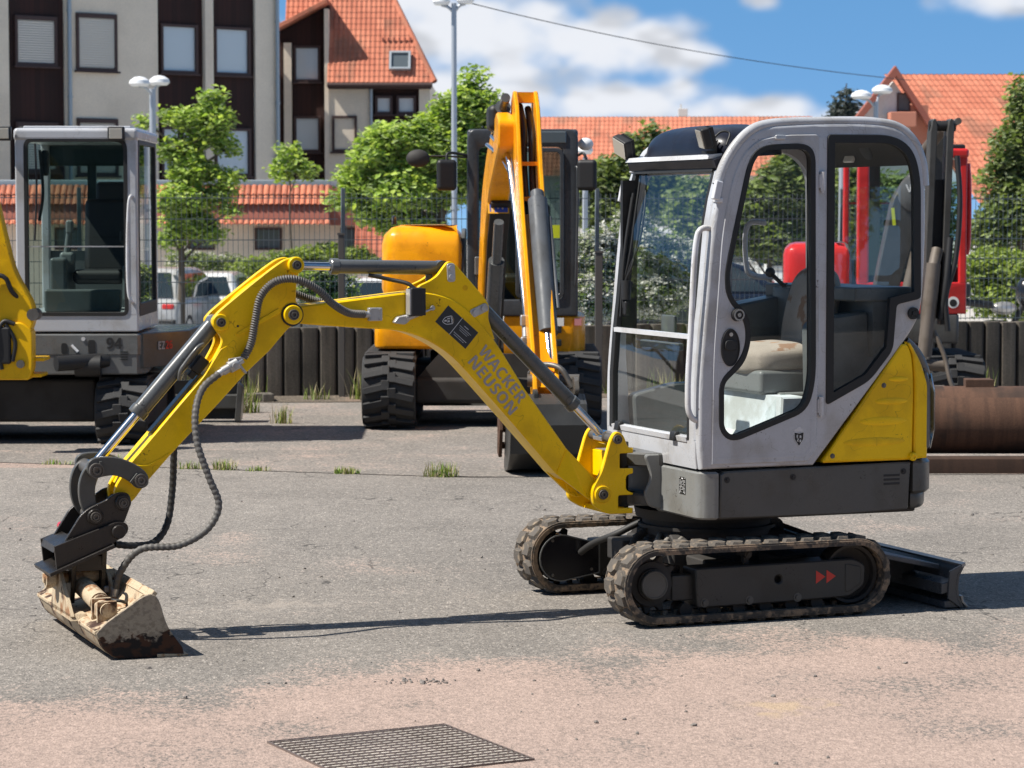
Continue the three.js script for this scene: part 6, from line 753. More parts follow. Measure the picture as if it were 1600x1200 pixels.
  bp('side_cutter', [extrX([[3.58, 0.12], [3.62, 0.42, 0.05], [3.72, 0.54, 0.03], [3.80, 0.30], [3.70, 0.10]], -0.20, -0.175, 0.003), cyl([-0.20, 0.30, 3.7], [-0.155, 0.30, 3.7], 0.025), cyl([-0.20, 0.18, 3.66], [-0.155, 0.18, 3.66], 0.025)], m.pipe);
}
// ---- right: red machine with a dark boom
{
  const G = thing('parked_excavator', 'parked red excavator with dark grey boom behind the rusty pipe', 'excavator', [3.75, 0, -25.2], 0);
  crawler(G, 0.17, 0.72, 0.55, -1.2, 0.46); crawler(G, -1.1, -0.65, 0.55, -1.2, 0.46);
  M('undercarriage', [bb(-0.65, 0.2, 0.15, 0.45, -0.7, 0.3, 0.03), cyl([-0.2, 0.4, -0.2], [-0.2, 0.56, -0.2], 0.4)], m.blackDusty, G);
  M('skirt', [extrY([[-1.0, 0.35], [0.48, 0.40, 0.04], [0.52, -0.9], [-1.0, -0.9]], 0.58, 0.86, 0.02)], m.skirt, G);
  const c0 = -0.49, c1 = 0.545, zf = 0.40, zb = -0.75;
  M('cab_panel', [extr([[c0, 0.86], [c1, 0.86], [c1, 1.16, 0.02], [c0, 1.16]], zf - 0.06, zf, 0.015), bb(c1 - 0.04, c1, 0.86, 1.3, zb, zf - 0.05, 0.01)], m.red, G);
  for (const [x0, x1, z0, z1] of [[c0, c0 + 0.11, zf - 0.1, zf], [c1 - 0.075, c1, zf - 0.10, zf], [c1 - 0.06, c1, zb, zb + 0.08], [c0, c0 + 0.06, zb, zb + 0.08]]) M('pillar', bb(x0, x1, 1.14, 2.36, z0, z1, 0.02), m.red, G);
  M('roof', [bb(c0 - 0.02, c1 + 0.01, 2.33, 2.42, zb, zf + 0.02, 0.03), bb(c0 + 0.05, c1 - 0.06, 1.9, 1.92, zb, zb + 0.03)], m.red, G); M('roof_hatch', bb(c0 + 0.5, c1 - 0.02, 2.40, 2.46, zb + 0.3, zf - 0.02, 0.02), m.black, G);
  M('door_edge', tube([[c1 + 0.01, 2.28, zf - 0.06], [c1 + 0.022, 2.1, zf - 0.05], [c1 + 0.02, 1.5, zf - 0.05], [c1 + 0.005, 1.42, zf - 0.05]], 0.022, 24), m.red, G);
  M('windscreen', plane(0.86, 1.18).translate(0.03, 1.75, zf - 0.04), m.glassTint, G);
  M('rear_panel', bb(c0 + 0.05, c1 - 0.05, 0.9, 1.35, zb, zb + 0.04), m.black, G); M('seat', [box(0.4, 0.7, 0.14, 0.1, 1.5, -0.35, 0.05), box(0.4, 0.14, 0.4, 0.1, 1.2, -0.1, 0.04)], m.black, G); M('curtain', bb(c0 + 0.13, c0 + 0.36, 1.2, 2.3, zb + 0.06, zb + 0.07), mat([0.10, 0.12, 0.11], 0.9), G);
  M('safety_sticker', bb(0.34, 0.40, 1.28, 1.47, zf - 0.035, zf - 0.033), m.yellowSticker, G);
  M('emblem', lathe([0.42, 0.97, zf], [0.42, 0.97, zf + 1], [[0.055, 0], [0.055, 0.004], [0, 0.004]], 24), m.sticker, G); M('emblem_core', lathe([0.42, 0.965, zf + 0.003], [0.42, 0.965, zf + 1], [[0.035, 0], [0.035, 0.003], [0, 0.003]], 24), m.black, G);
  M('engine_hood', [extrY([[-1.18, 0.30, 0.15], [-0.55, 0.35, 0.05], [-0.55, -0.95, 0.05], [-1.05, -0.95, 0.2]], 0.84, 1.53, 0.12)], m.red, G); M('hood_seal', extrX([[0.30, 0.9], [0.34, 1.3, 0.1], [0.12, 1.52, 0.15], [-0.3, 1.54], [-0.3, 0.9]], -0.60, -0.53, 0.01), m.skirt, G);
  const dk = mat([0.055, 0.054, 0.052], 0.55, 0.1, { map: T.grime }), br = mat([0.15, 0.125, 0.105], 0.6, 0.2, { map: T.grime });
  const z1 = 1.1;
  M('boom', [extr([[-0.50, 0.75], [-0.30, 0.75], [-0.16, 1.30], [-0.03, 1.72, 0.06], [0.10, 1.92, 0.06], [0.20, 2.10], [0.27, 2.55, 0.05], [0.15, 2.62, 0.05], [0.0, 2.22, 0.1], [-0.13, 2.16, 0.08], [-0.27, 1.95, 0.08], [-0.40, 1.30]], z1 - 0.10, z1 + 0.08, 0.012)], dk, G);
  M('boom_boss', lathe([-0.06, 1.99, z1 + 0.08], [-0.06, 1.99, 9], [[0.17, 0], [0.17, 0.02], [0.15, 0.03], [0, 0.03]], 28), m.steelGrey, G);
  M('lettering', text('VOLVO', 0.072, 0.003).rotateZ(0.12).translate(-0.155, 2.0, z1 + 0.111), m.white, G);
  M('warning_sticker', box(0.03, 0.16, 0.004, -0.265, 1.78, z1 + 0.083, 0, 0, 0, 0.1), m.yellowSticker, G);
  M('boom_cylinder', [cyl([-0.20, 0.85, z1 + 0.2], [-0.06, 1.45, z1 + 0.16], 0.06), cyl([-0.06, 1.45, z1 + 0.16], [-0.01, 1.72, z1 + 0.1], 0.035)], br, G);
  M('arm_cylinder', [cyl([-0.03, 2.30, z1], [0.13, 2.58, z1 + 0.4], 0.055), cyl([0.13, 2.58, z1 + 0.4], [0.18, 2.62, z1 + 0.9], 0.03)], br, G);
  const z2 = 2.6, A = (...a) => { const o = M(...a); o.position.x = -0.33; return o; };
  for (const x of [0.19, 0.335]) A('arm_plate', extr([[x - 0.065, 0.85], [x - 0.015, 0.85], [x + 0.04, 2.55, 0.02], [x + 0.03, 2.62, 0.02], [x, 2.62, 0.02], [x - 0.02, 2.5]], z2 - 0.2, z2, 0.006), dk, G);
  A('arm_web', extr([[0.16, 0.9], [0.30, 0.9], [0.355, 2.1], [0.21, 2.1]], z2 - 0.19, z2 - 0.12), m.black, G); A('arm_pin', cyl([0.17, 2.56, z2 - 0.1], [0.40, 2.56, z2 - 0.1], 0.045), m.black, G);
  A('bucket_cylinder', [cyl([0.20, 1.38, z2 + 0.06], [0.12, 0.58, z2 + 0.1], 0.062), cyl([0.20, 1.36, z2 + 0.06], [0.24, 1.5, z2], 0.05)], br, G);
  A('bucket_rod', cyl([0.12, 0.60, z2 + 0.1], [0.10, 0.42, z2 + 0.1], 0.035), m.steel, G);
  A('bucket_linkage', [cyl([-0.02, 0.52, z2 + 0.1], [0.30, 0.50, z2 + 0.1], 0.05), box(0.16, 0.2, 0.12, 0.08, 0.40, z2 + 0.05, 0.03), tube([[0.20, 0.8, z2 + 0.1], [0.28, 0.6, z2 + 0.15], [0.34, 0.35, z2 + 0.2], [0.50, 0.05, z2 + 0.2]], 0.02, 24)], br, G);
  A('bucket_link', extr([[0.06, 0.20, 0.04], [0.05, 0.42, 0.03], [0.12, 0.44, 0.03], [0.14, 0.22, 0.04]], z2 + 0.12, z2 + 0.15, 0.004), mat([0.42, 0.28, 0.12], 0.8), G);
  A('arm_hose', [tube([[0.40, 2.3, z2], [0.42, 1.9, z2 + 0.05], [0.38, 1.4, z2 + 0.08], [0.30, 1.1, z2 + 0.1], [0.32, 0.8, z2 + 0.1]], 0.024, 30), tube([[0.34, 1.6, z2 + 0.05], [0.30, 1.2, z2 + 0.1], [0.26, 0.9, z2 + 0.08]], 0.03, 24)], m.black, G);
  A('bucket', [extrX([[z2 - 0.25, 0.0], [z2 + 0.2, 0.02, 0.05], [z2 + 0.3, 0.2, 0.1], [z2 + 0.15, 0.34, 0.05], [z2 - 0.1, 0.32]], -0.12, 0.30, 0.01)], br, G);
}
// ================================================================ buildings
const GY = -0.8;                                                        // level of the land beyond the wall
function windowUnit(parent, x, y, w, h, z, kind, R) {                    // frame, pane and blind in a wall facing +z
  const f = M('window', [ring([[x, y], [x + w, y], [x + w, y + h], [x, y + h]], 0.075, z - 0.10, z + 0.045, 0.006), ...(kind === 'twin' ? [bb(x + w / 2 - 0.04, x + w / 2 + 0.04, y, y + h, z - 0.08, z + 0.03)] : [])], m.frameBrown, parent);
  M('pane', bb(x + 0.06, x + w - 0.06, y + 0.06, y + h - 0.06, z - 0.05, z - 0.03), kind === 'curtain' ? m.curtainPane : m.pane, f);
  if (kind === 'blind') { const s = metric(box(w - 0.14, 0.052, 0.012, 0, 0, 0, 0, 0.5, 0, 0)); const n = Math.floor((h - 0.16) / 0.062); for (let i = 0; i < n; i++) { const b = new THREE.Mesh(s, m.blind); b.name = 'slat'; b.castShadow = b.receiveShadow = true; b.position.set(x + w / 2, y + h - 0.11 - i * 0.062, z + 0.0); f.add(b); } M('blind_box', bb(x + 0.04, x + w - 0.04, y + h - 0.12, y + h - 0.02, z - 0.02, z + 0.06), m.frameBrown, f); }
  M('sill', bb(x - 0.05, x + w + 0.05, y - 0.05, y, z - 0.02, z + 0.10, 0.006), m.frameBrown, f);
  return f;
}
m.curtainPane = new THREE.MeshPhysicalMaterial({ color: rgb(0.55, 0.60, 0.62), roughness: 0.25, clearcoat: 1, clearcoatRoughness: 0.03 });
function tiledRoof(w, len, pw = 0.14, ph = 0.20, amp = 0.012) {           // pantiles in rows: waves across, a step at each course; lies in x (width) and -z (up the slope)
  const nx = Math.round(w / pw) * 6, nz = Math.round(len / ph), pos = [], idx = [];
  for (let j = 0; j <= nz * 2; j++) { const row = Math.ceil(j / 2), z = -Math.min(row, nz) * ph, lip = j % 2 === 0 ? 0.012 : 0; for (let i = 0; i <= nx; i++) { const x = i / nx * w, ph2 = (i % 6) / 6; pos.push(x, amp * Math.sin(ph2 * 2 * Math.PI) + lip, z); } }
  for (let j = 0; j < nz * 2; j++) for (let i = 0; i < nx; i++) { const a = j * (nx + 1) + i, b = a + nx + 1; idx.push(a, a + 1, b, b, a + 1, b + 1); }
  const g = new THREE.BufferGeometry(); g.setAttribute('position', new THREE.Float32BufferAttribute(pos, 3)); g.setIndex(idx); g.computeVertexNormals(); return g;
}
// ---- left office block; x runs along the front from the corner (negative to the left), z outwards
{
  const A = thing('office_building', 'three storey beige building with dark brown window bays', 'building', [-6.44, 0, -72], Math.atan2(0.62, 0.79));
  M('wall', [bb(-22, -8.05, GY, 9.2, -9, 0), bb(-6.45, -3.70, GY, 9.2, -9, 0), bb(-2.28, -2.02, GY, 9.2, -9, 0.06), bb(-0.66, 0.03, GY, 9.2, -9, 0)], m.plaster, A);
  const bays = [[-8.05, -6.45], [-3.70, -2.28], [-2.02, -0.66]];
  bays.forEach(([a, b]) => M('window_bay', bb(a, b, GY, 9.2, -8.9, -0.09), m.cladding, A));
  const rows = [5.54, 2.83, 8.3];
  for (const y of rows) { windowUnit(A, -7.86, y + 0.05, 1.2, 1.28, -0.05, 'blind'); windowUnit(A, -3.59, y, 1.14, 1.3, -0.05, 'curtain'); windowUnit(A, -1.94, y, 1.14, 1.3, -0.05, 'curtain'); windowUnit(A, -6.14, y - 0.02, 1.2, 1.48, 0.02, 'blind'); }
  for (const y of rows.slice(0, 2)) for (const x of [-10.4, -12.6, -15.4]) windowUnit(A, x, y, 1.2, 1.4, 0.02, 'curtain');
  for (const x of [-6.36, 0.0]) M('downpipe', [cyl([x, GY, 0.08], [x, 9.2, 0.08], 0.055), ...[0, 2.4, 4.8, 7].map(y => cyl([x, y, 0.08], [x, y + 0.06, 0.08], 0.07))], m.zinc, A);
  M('end_wall', bb(0.03, 0.3, GY, 9.2, -9, -0.6), m.plaster, A);
}
// ---- recessed stair bay and gabled wing to the right of it
{
  const B = thing('gabled_wing', 'beige wing with steep red tiled roof and skylight beside the office block', 'building', [-5.28, 0, -76], 0.0), px = 0.01854;
  M('wall', [bb(0, 1.24, GY, 5.6, -8, 0), bb(2.60, 2.92, GY, 5.6, -8, 0), bb(1.24, 2.60, GY, 3.45, -8, 0)], m.plaster, B);
  M('upper_cladding', bb(1.24, 2.60, 3.45, 5.6, -8, -0.125), m.cladding, B);
  windowUnit(B, 0.09, 3.6, 0.72, 1.04, 0.02, 'curtain'); windowUnit(B, 1.33, 4.68, 0.50, 0.54, -0.05, 'curtain'); windowUnit(B, 1.95, 4.68, 0.56, 0.54, -0.05, 'curtain'); windowUnit(B, 0.2, 0.9, 0.8, 1.1, 0.02, 'curtain');
  M('stair_cladding', extr([[-1.55, GY], [0, GY], [0, 7.84], [-1.55, 7.02]], -8, -0.5), m.cladding, B);
  M('stair_post', bb(-1.32, -1.10, GY, 6.75, -0.6, -0.30), m.plaster, B); M('stair_post', bb(-0.12, 0.0, GY, 7.7, -0.6, 0.05), m.plaster, B);
  for (const y of [3.6, 5.63]) windowUnit(B, -1.05, y, 0.78, 1.05, -0.46, 'curtain');
  M('downpipe', [cyl([1.22, GY, 0.06], [1.22, 5.45, 0.06], 0.05), cyl([1.22, 5.45, 0.06], [1.30, 5.62, 0.2], 0.05)], m.zinc, B);
  const sl = 1.05, r = M('roof', [tiledRoof(4.4, 8.2).rotateX(sl).translate(-1.30, 5.58, 0.35)], m.roof, B);
  { // the roof narrows upwards along its right verge: cut the sheet to that line
    const p = r.geometry.attributes.position, keep = [], src = r.geometry; const cut = (x, y) => x < 3.08 - (y - 5.55) * 0.50;
    for (let i = 0; i < p.count; i += 3) { const cx = (p.getX(i) + p.getX(i + 1) + p.getX(i + 2)) / 3, cy = (p.getY(i) + p.getY(i + 1) + p.getY(i + 2)) / 3; if (cut(cx, cy) && !(cx < -0.02 && cy < 7.2 + (cx + 1.4) * 0.5)) keep.push(i, i + 1, i + 2); }
    const g = new THREE.BufferGeometry(); for (const k of ['position', 'normal', 'uv']) { const a = src.attributes[k], s = a.itemSize, o = new Float32Array(keep.length * s); keep.forEach((v, q) => { for (let c = 0; c < s; c++) o[q * s + c] = a.array[v * s + c]; }); g.setAttribute(k, new THREE.BufferAttribute(o, s)); } r.geometry = g;
  }
  M('verge', tube([[3.06, 5.60, 0.30], [1.50, 8.72, -1.5]], 0.09, 8, 6), m.roof, B);
  M('gutter', [cyl([-0.02, 5.50, 0.36], [3.0, 5.50, 0.36], 0.075, 0.075, 10), bb(0, 2.95, 5.40, 5.62, -0.1, 0.30)], m.frameBrown, B);
  const gt = M('side_roof', [extr([[-1.60, 7.02], [-0.02, 7.86], [-0.02, 7.98], [-1.60, 7.16]], -6, 0.30, 0.01)], m.roof, B);
  M('skylight', [ring([[0, 0], [0.62, 0], [0.62, 0.62], [0, 0.62]], 0.07, -0.02, 0.10, 0.01).rotateX(sl - Math.PI / 2).translate(1.75, 5.92, 0.22)], m.zinc, B); M('skylight_pane', plane(0.52, 0.52).rotateX(sl - Math.PI / 2).translate(2.06, 6.215, 0.10), m.pane, B);
  M('snow_guard', [0, 1, 2, 3, 4, 5].map(i => box(0.05, 0.10, 0.05, 1.55 + i * 0.16, 6.85, -0.32)), m.brownTrim, B).userData.kind = 'stuff';
  M('chimney', bb(1.3, 1.6, 8.1, 8.9, -2.6, -2.2), m.frameBrown, B);
}
// ---- low annex with tiled canopy
{
  const D = 60, k = D / 4100, X = px => (px - 800) * k, Y = py => 1.8 + (335 - py) * k;
  const A = thing('low_annex', 'low annex with red pantile canopy in front of the office block', 'building', [0, 0, -D], 0);
  M('wall', bb(X(-260), X(560), GY, Y(350), -5, -0.55), m.plaster, A);
  M('roof_cap', [bb(X(-260), X(514), Y(291), Y(281), -3, -0.42, 0.02)], m.zinc, A);
  M('canopy_board', [extrX([[-0.55, Y(291)], [-0.40, Y(291)], [-0.05, Y(325)], [0.02, Y(350)], [-0.55, Y(350)]], X(-260), X(514))], m.brownTrim, A);
  M('canopy_end', extr([[X(514), Y(289)], [X(545), Y(305)], [X(566), Y(352)], [X(514), Y(352)]], -2, -0.1), m.brownTrim, A);
  const tw = 9.6 * k, th = Y(292) - Y(308) + 0.03, tiles = [0, 1, 2].map(s => { const g = new THREE.CylinderGeometry(tw * 0.52, tw * 0.56, th * 1.12, 8, 1, true, -Math.PI * 0.55, Math.PI * 1.1); return metric(g.index ? g.toNonIndexed() : g, s * 0.9); });
  const tm = [[0.86, 0.80, 0.78], [0.70, 0.62, 0.60], [0.95, 0.86, 0.80]].map(c => { const q = m.roof.clone(); q.color = rgb(...c); q.side = THREE.DoubleSide; return q; }), R = rng(3);
  for (let r = 0; r < 3; r++) for (let i = 0; i * tw < X(514) - X(-40); i++) {
    if (r === 2 && i % 1) continue;
    const t = new THREE.Mesh(tiles[Math.floor(R() * 3)], tm[Math.floor(R() * 3)]); t.name = 'tile'; t.castShadow = t.receiveShadow = true;
    const y = r < 2 ? Y(299) - r * (Y(299) - Y(314)) : Y(350), z = r < 2 ? -0.30 + r * 0.16 : 0.05; t.position.set(X(-40) + (i + 0.5) * tw, y, z); t.rotation.x = r < 2 ? -0.72 : -1.0; if (r === 2) t.scale.set(1, 0.6, 1); A.add(t);
  }
  for (const [a, b] of [[395, 438], [530, 556], [290, 332], [180, 222], [80, 122]]) { const f = M('window', ring([[X(a), Y(391)], [X(b), Y(391)], [X(b), Y(356)], [X(a), Y(356)]], 0.05, -0.56, -0.50), m.frameBrown, A); M('pane', bb(X(a) + 0.04, X(b) - 0.04, Y(391) + 0.04, Y(356) - 0.04, -0.56, -0.53), m.pane, f); }
  const sm = M('lower_roof', [tiledRoof(1.6, 1.0).rotateX(0.9).translate(X(556), Y(402), 0.6)], m.roofDeep, A);
}
// ---- long red roof in the middle distance
{
  const D = 96, k = D / 4100, H = thing('red_roofed_house', 'long low house with plain red roof behind the trees', 'house', [0.9, 0, -D], -0.06);
  M('wall', bb(0, 9.9, GY, 3.5, -6, 0), m.plasterWhite, H); M('roof', tiledRoof(10.3, 3.4, 0.17, 0.24).rotateX(0.72).translate(-0.2, 3.2, 0.35), m.roof, H);
  M('roof_back', extrX([[-2.2, 5.28], [-2.1, 5.34], [-6.2, 3.2], [-6.2, 3.1]], -0.2, 10.1), m.roof, H);
  M('chimney', [bb(5.15, 5.5, 4.7, 5.72, -2.6, -2.2, 0.01), bb(5.22, 5.28, 5.72, 5.9, -2.5, -2.4)], m.plasterWhite, H);
}
// ---- right house: white gable, red roof
{
  const D = 72, k = D / 4100, X = px => (px - 800) * k, Y = py => 1.8 + (335 - py) * k;
  const H = thing('gable_house', 'house with white gable, balcony and broad red tiled roof', 'house', [X(1395), 0, -D], 0.0);
  const ax = 0, ay = Y(108), lx = X(1345) - X(1395), ly = Y(192), rx = X(1500) - X(1395);
  M('gable_wall', extr([[lx - 0.4, GY], [lx - 0.2, ly - 0.1], [ax, ay - 0.35], [rx * 0.75, Y(245)], [rx * 0.75, GY]], -0.6, -0.2), m.plasterWhite, H);
  M('verge_board', [extr([[lx - 0.75, Y(225)], [lx - 0.55, Y(225)], [ax + 0.02, ay - 0.22], [rx + 0.2, Y(300)], [rx + 0.42, Y(300)], [ax, ay + 0.06]], -0.25, 0.15, 0.01)], m.brownTrim, H);
  M('roof', [tiledRoof(9.5, 4.8, 0.16, 0.22).rotateX(0.85).rotateY(0).translate(0, Y(318), 0.9)], m.roof, H);
  { const r = H.children[2], p = r.geometry.attributes.position; for (let i = 0; i < p.count; i++) { const y = p.getY(i), t = clamp((y - Y(318)) / (ay - Y(318))); p.setX(i, p.getX(i) + lerp((1500 - 1395) * k * 1.18, 0, t)); } r.geometry.computeVertexNormals(); }
  M('window', [ring([[X(1400) - X(1395), Y(175)], [X(1421) - X(1395), Y(175)], [X(1421) - X(1395), Y(146)], [X(1400) - X(1395), Y(146)]], 0.04, -0.22, -0.15)], m.frameBrown, H); M('window_pane', bb(0.12, 0.44, Y(174), Y(147), -0.21, -0.18), m.pane, H);
  M('panelling', bb(0.46, 0.95, Y(232), Y(165), -0.22, -0.17), m.brick, H);
  M('balcony', [bb(X(1384) - X(1395), X(1424) - X(1395), Y(200), Y(177), -0.1, 0.6, 0.02)], m.brick, H);
  M('skylight', [box(0.5, 0.05, 0.5, X(1528) - X(1395), Y(228), -0.6, 0.01, 0.85, 0, 0)], m.zinc, H); M('skylight_pane', box(0.36, 0.06, 0.38, X(1530) - X(1395), Y(228), -0.58, 0, 0.85, 0, 0), m.curtainPane, H);
}
// ---- street lamps and the overhead cable
function lamp(px, pyTop, D, heads, label, r = 0.05, hr = 0.22) {
  const k = D / 4100, x = (px - 800) * k, y = 1.8 + (335 - pyTop) * k, L = thing('street_lamp', label, 'street lamp', [x, GY, -D], 0);
  M('pole', [cyl([0, 0, 0], [0, y - GY, 0], r * 1.25, r, 14), cyl([0, (y - GY) * 0.45, 0], [0, (y - GY) * 0.45 + 0.05, 0], r * 1.5, r * 1.5, 14)], m.pole, L);
  for (const [dx, dy, dz] of heads) { const h = M('lamp_head', lathe([dx, y - GY + dy, dz], [dx, y - GY + dy + 1, dz], [[0, -0.05], [hr * 0.75, -0.05], [hr, 0.0], [hr * 0.92, 0.06], [hr * 0.5, 0.12], [0, 0.14]], 24), m.lampWhite, L); M('bracket', tube([[0, y - GY - 0.15, 0], [dx * 0.5, y - GY + dy - 0.08, dz * 0.5], [dx, y - GY + dy - 0.05, dz]], 0.025, 10), m.pole, h); }
}
lamp(241, 140, 50, [[-0.20, 0.08, 0.3], [0.12, 0.12, -0.1]], 'white double headed street lamp before the beige building', 0.06, 0.20);
lamp(710, 8, 42, [[-0.20, 0.02, 0], [0.18, 0.04, 0]], 'tall grey street lamp pole beside the leafy tree', 0.042, 0.14);
lamp(1366, 160, 55, [[-0.32, 0.10, 0.1], [0.14, 0.22, -0.1]], 'white double headed street lamp before the white gable', 0.05, 0.22);
lamp(914, 246, 44, [[0, 0.10, 0]], 'low white street lamp before the long red roof', 0.045, 0.13);
lamp(1314, 215, 44, [[0, 0.1, 0]], 'pale street lamp pole seen through the cab', 0.05, 0.13);
{
  const pts = []; for (let i = 0; i <= 12; i++) { const t = i / 12, D = lerp(42, 60, t), px = lerp(712, 1420, t), py = lerp(2, 127, t) + 26 * 4 * t * (1 - t) * 0.55; pts.push([(px - 800) * D / 4100, 1.8 + (335 - py) * D / 4100, -D]); }
  tag(M('overhead_cable', tube(pts, 0.008, 60, 6), m.black), 'thin overhead cable running from the tall lamp to the houses', 'cable');
}
// ================================================================ trees and shrubs
const leafMat = new THREE.MeshPhysicalMaterial({ vertexColors: true, roughness: 1, side: THREE.DoubleSide, transmission: 0.5, thickness: 0 });
const barkMat = mat([0.11, 0.09, 0.07], 0.95, 0, { bumpMap: T.fine, bumpScale: 0.01 });
function leaves(blobs, n, size, cols, seed, shell = 0.5) {
  const R = rng(seed), pos = [], nor = [], col = [], vol = blobs.map(b => b[3] * b[4] * b[5]), tot = vol.reduce((a, b) => a + b, 0), a = new THREE.Vector3(), b = new THREE.Vector3(), c = new THREE.Vector3(), nn = new THREE.Vector3();
  // sprays of leaves: clumps inside each lobe leave gaps between them
  const clumps = []; for (let i = 0; i < n / 16; i++) { let t = R() * tot, q = 0; while (q < blobs.length - 1 && (t -= vol[q]) > 0) q++; const B = blobs[q]; let x, y, z, l; do { x = R() * 2 - 1; y = R() * 2 - 1; z = R() * 2 - 1; l = Math.hypot(x, y, z); } while (l > 1 || l < 0.05); const r = Math.pow(shell + (1 - shell) * R(), 0.6) / l * (0.9 + 0.25 * R()); clumps.push([B[0] + x * r * B[3], B[1] + y * r * B[4], B[2] + z * r * B[5], R()]); }
  for (const cl of clumps) for (let i = 0; i < 16; i++) {
    const s = size * (0.4 + 0.95 * R()), sp = size * 2.1, px = cl[0] + (R() + R() - 1) * sp, py = cl[1] + (R() + R() - 1) * sp * 0.6, pz = cl[2] + (R() + R() - 1) * sp;
    nn.set(R() - 0.5, 0.35 + R() * 0.7, R() - 0.5).normalize(); a.set(R() - 0.5, R() * 0.4 - 0.3, R() - 0.5).cross(nn).normalize(); b.crossVectors(nn, a);
    const p0 = [px - a.x * s * 0.55, py - a.y * s * 0.55, pz - a.z * s * 0.55], p1 = [px + b.x * s * 0.36 + nn.x * 0.1 * s, py + b.y * s * 0.36 + nn.y * 0.1 * s, pz + b.z * s * 0.36 + nn.z * 0.1 * s], p2 = [px + a.x * s * 0.55, py + a.y * s * 0.55, pz + a.z * s * 0.55], p3 = [px - b.x * s * 0.36 + nn.x * 0.1 * s, py - b.y * s * 0.36 + nn.y * 0.1 * s, pz - b.z * s * 0.36 + nn.z * 0.1 * s];
    const C = cols[Math.floor((cl[3] * 0.6 + R() * 0.4) * cols.length) % cols.length], v = 0.8 + 0.4 * R();
    for (const P of [p0, p1, p2, p0, p2, p3]) { pos.push(...P); col.push(C[0] * v, C[1] * v, C[2] * v); }
  }
  const g = new THREE.BufferGeometry(); g.setAttribute('position', new THREE.Float32BufferAttribute(pos, 3)); g.setAttribute('color', new THREE.Float32BufferAttribute(col, 3)); g.computeVertexNormals(); return g;
}
const GREEN = { lime: [[0.38, 0.53, 0.045], [0.30, 0.45, 0.04], [0.47, 0.60, 0.07], [0.20, 0.31, 0.03], [0.14, 0.22, 0.025]], mid: [[0.17, 0.24, 0.035], [0.13, 0.19, 0.03], [0.22, 0.29, 0.04], [0.10, 0.15, 0.025]], dark: [[0.07, 0.12, 0.025], [0.05, 0.09, 0.02], [0.10, 0.15, 0.03]], fir: [[0.035, 0.055, 0.04], [0.05, 0.07, 0.05]], hedge: [[0.26, 0.35, 0.025], [0.20, 0.28, 0.025], [0.32, 0.40, 0.04]], bloom: [[0.62, 0.62, 0.54], [0.70, 0.69, 0.62], [0.55, 0.55, 0.46]] };
function tree(name, label, cat, D, blobsPx, n, size, cols, seed, trunkPx, o = {}) {
  const k = D / 4100, bx = trunkPx ? (trunkPx - 800) * k : (blobsPx.reduce((s, b) => s + b[0], 0) / blobsPx.length - 800) * k, base = o.base ?? GY;
  const blobs = blobsPx.map(([px, py, rx, ry = rx]) => [(px - 800) * k - bx, 1.8 + (335 - py) * k - base, ((Math.sin(px * 12.9) * 43758.5) % 1) * rx * k * 0.5, rx * k, ry * k, rx * k * (o.deep ?? 1)]);
  const t = thing(name, label, cat, [bx, base, -D], 0, o.group), top = Math.max(...blobs.map(b => b[1]));
  const limbs = [tube([[0, 0, 0], [0.03, top * 0.35, 0.02], [-0.02, top * 0.7, 0], [0.02, top * 0.96, 0]], 1, 12, 7)]; { const p = limbs[0].attributes.position, C = [[0, 0, 0], [0.03, top * 0.35, 0.02], [-0.02, top * 0.7, 0], [0.02, top * 0.96, 0]], cv = curve(C), r0 = o.trunk ?? 0.09; for (let i = 0; i <= 12; i++) { const P = cv.getPointAt(i / 12), r = r0 * (1 - 0.8 * i / 12); for (let j = 0; j <= 7; j++) { const q = i * 8 + j; p.setXYZ(q, P.x + (p.getX(q) - P.x) * r, P.y + (p.getY(q) - P.y) * r, P.z + (p.getZ(q) - P.z) * r); } } }
  for (const b of blobs) { const y0 = Math.max(0.1, b[1] - Math.hypot(b[0], b[2]) * 0.8 - b[4] * 0.7); limbs.push(tube([[0, Math.min(y0, top * 0.8), 0], [b[0] * 0.5, lerp(y0, b[1], 0.6), b[2] * 0.5], [b[0], b[1], b[2]]], (o.trunk ?? 0.09) * 0.28, 8, 5)); }
  M('trunk', limbs, barkMat, t);
  const cr = new THREE.Mesh(leaves(blobs, n, size, cols, seed, o.shell), leafMat); cr.name = 'crown'; cr.castShadow = cr.receiveShadow = true; t.add(cr);
  if (o.bloom) { const f = new THREE.Mesh(leaves(blobs.map(b => [b[0], b[1], b[2] + b[5] * 0.15, b[3] * 1.02, b[4] * 1.02, b[5] * 1.02]), o.bloom, size * 0.62, GREEN.bloom, seed + 9, 0.75), leafMat); f.name = 'blossom'; f.castShadow = f.receiveShadow = true; f.userData.kind = 'stuff'; t.add(f); }
  return t;
}
tree('maple_tree', 'young lime green maple tree right of the parked grey cab', 'tree', 52, [[333, 162, 17, 18], [346, 190, 17, 14], [300, 190, 28, 17], [276, 182, 16, 10], [330, 215, 27, 18], [282, 235, 26, 18], [356, 232, 17, 12], [300, 268, 32, 20], [354, 278, 20, 14], [285, 312, 33, 19], [338, 305, 24, 14], [298, 350, 36, 17], [266, 372, 18, 12], [330, 368, 20, 11], [225, 190, 11, 7], [360, 330, 14, 8]], 12000, 0.125, GREEN.lime, 21, 282);
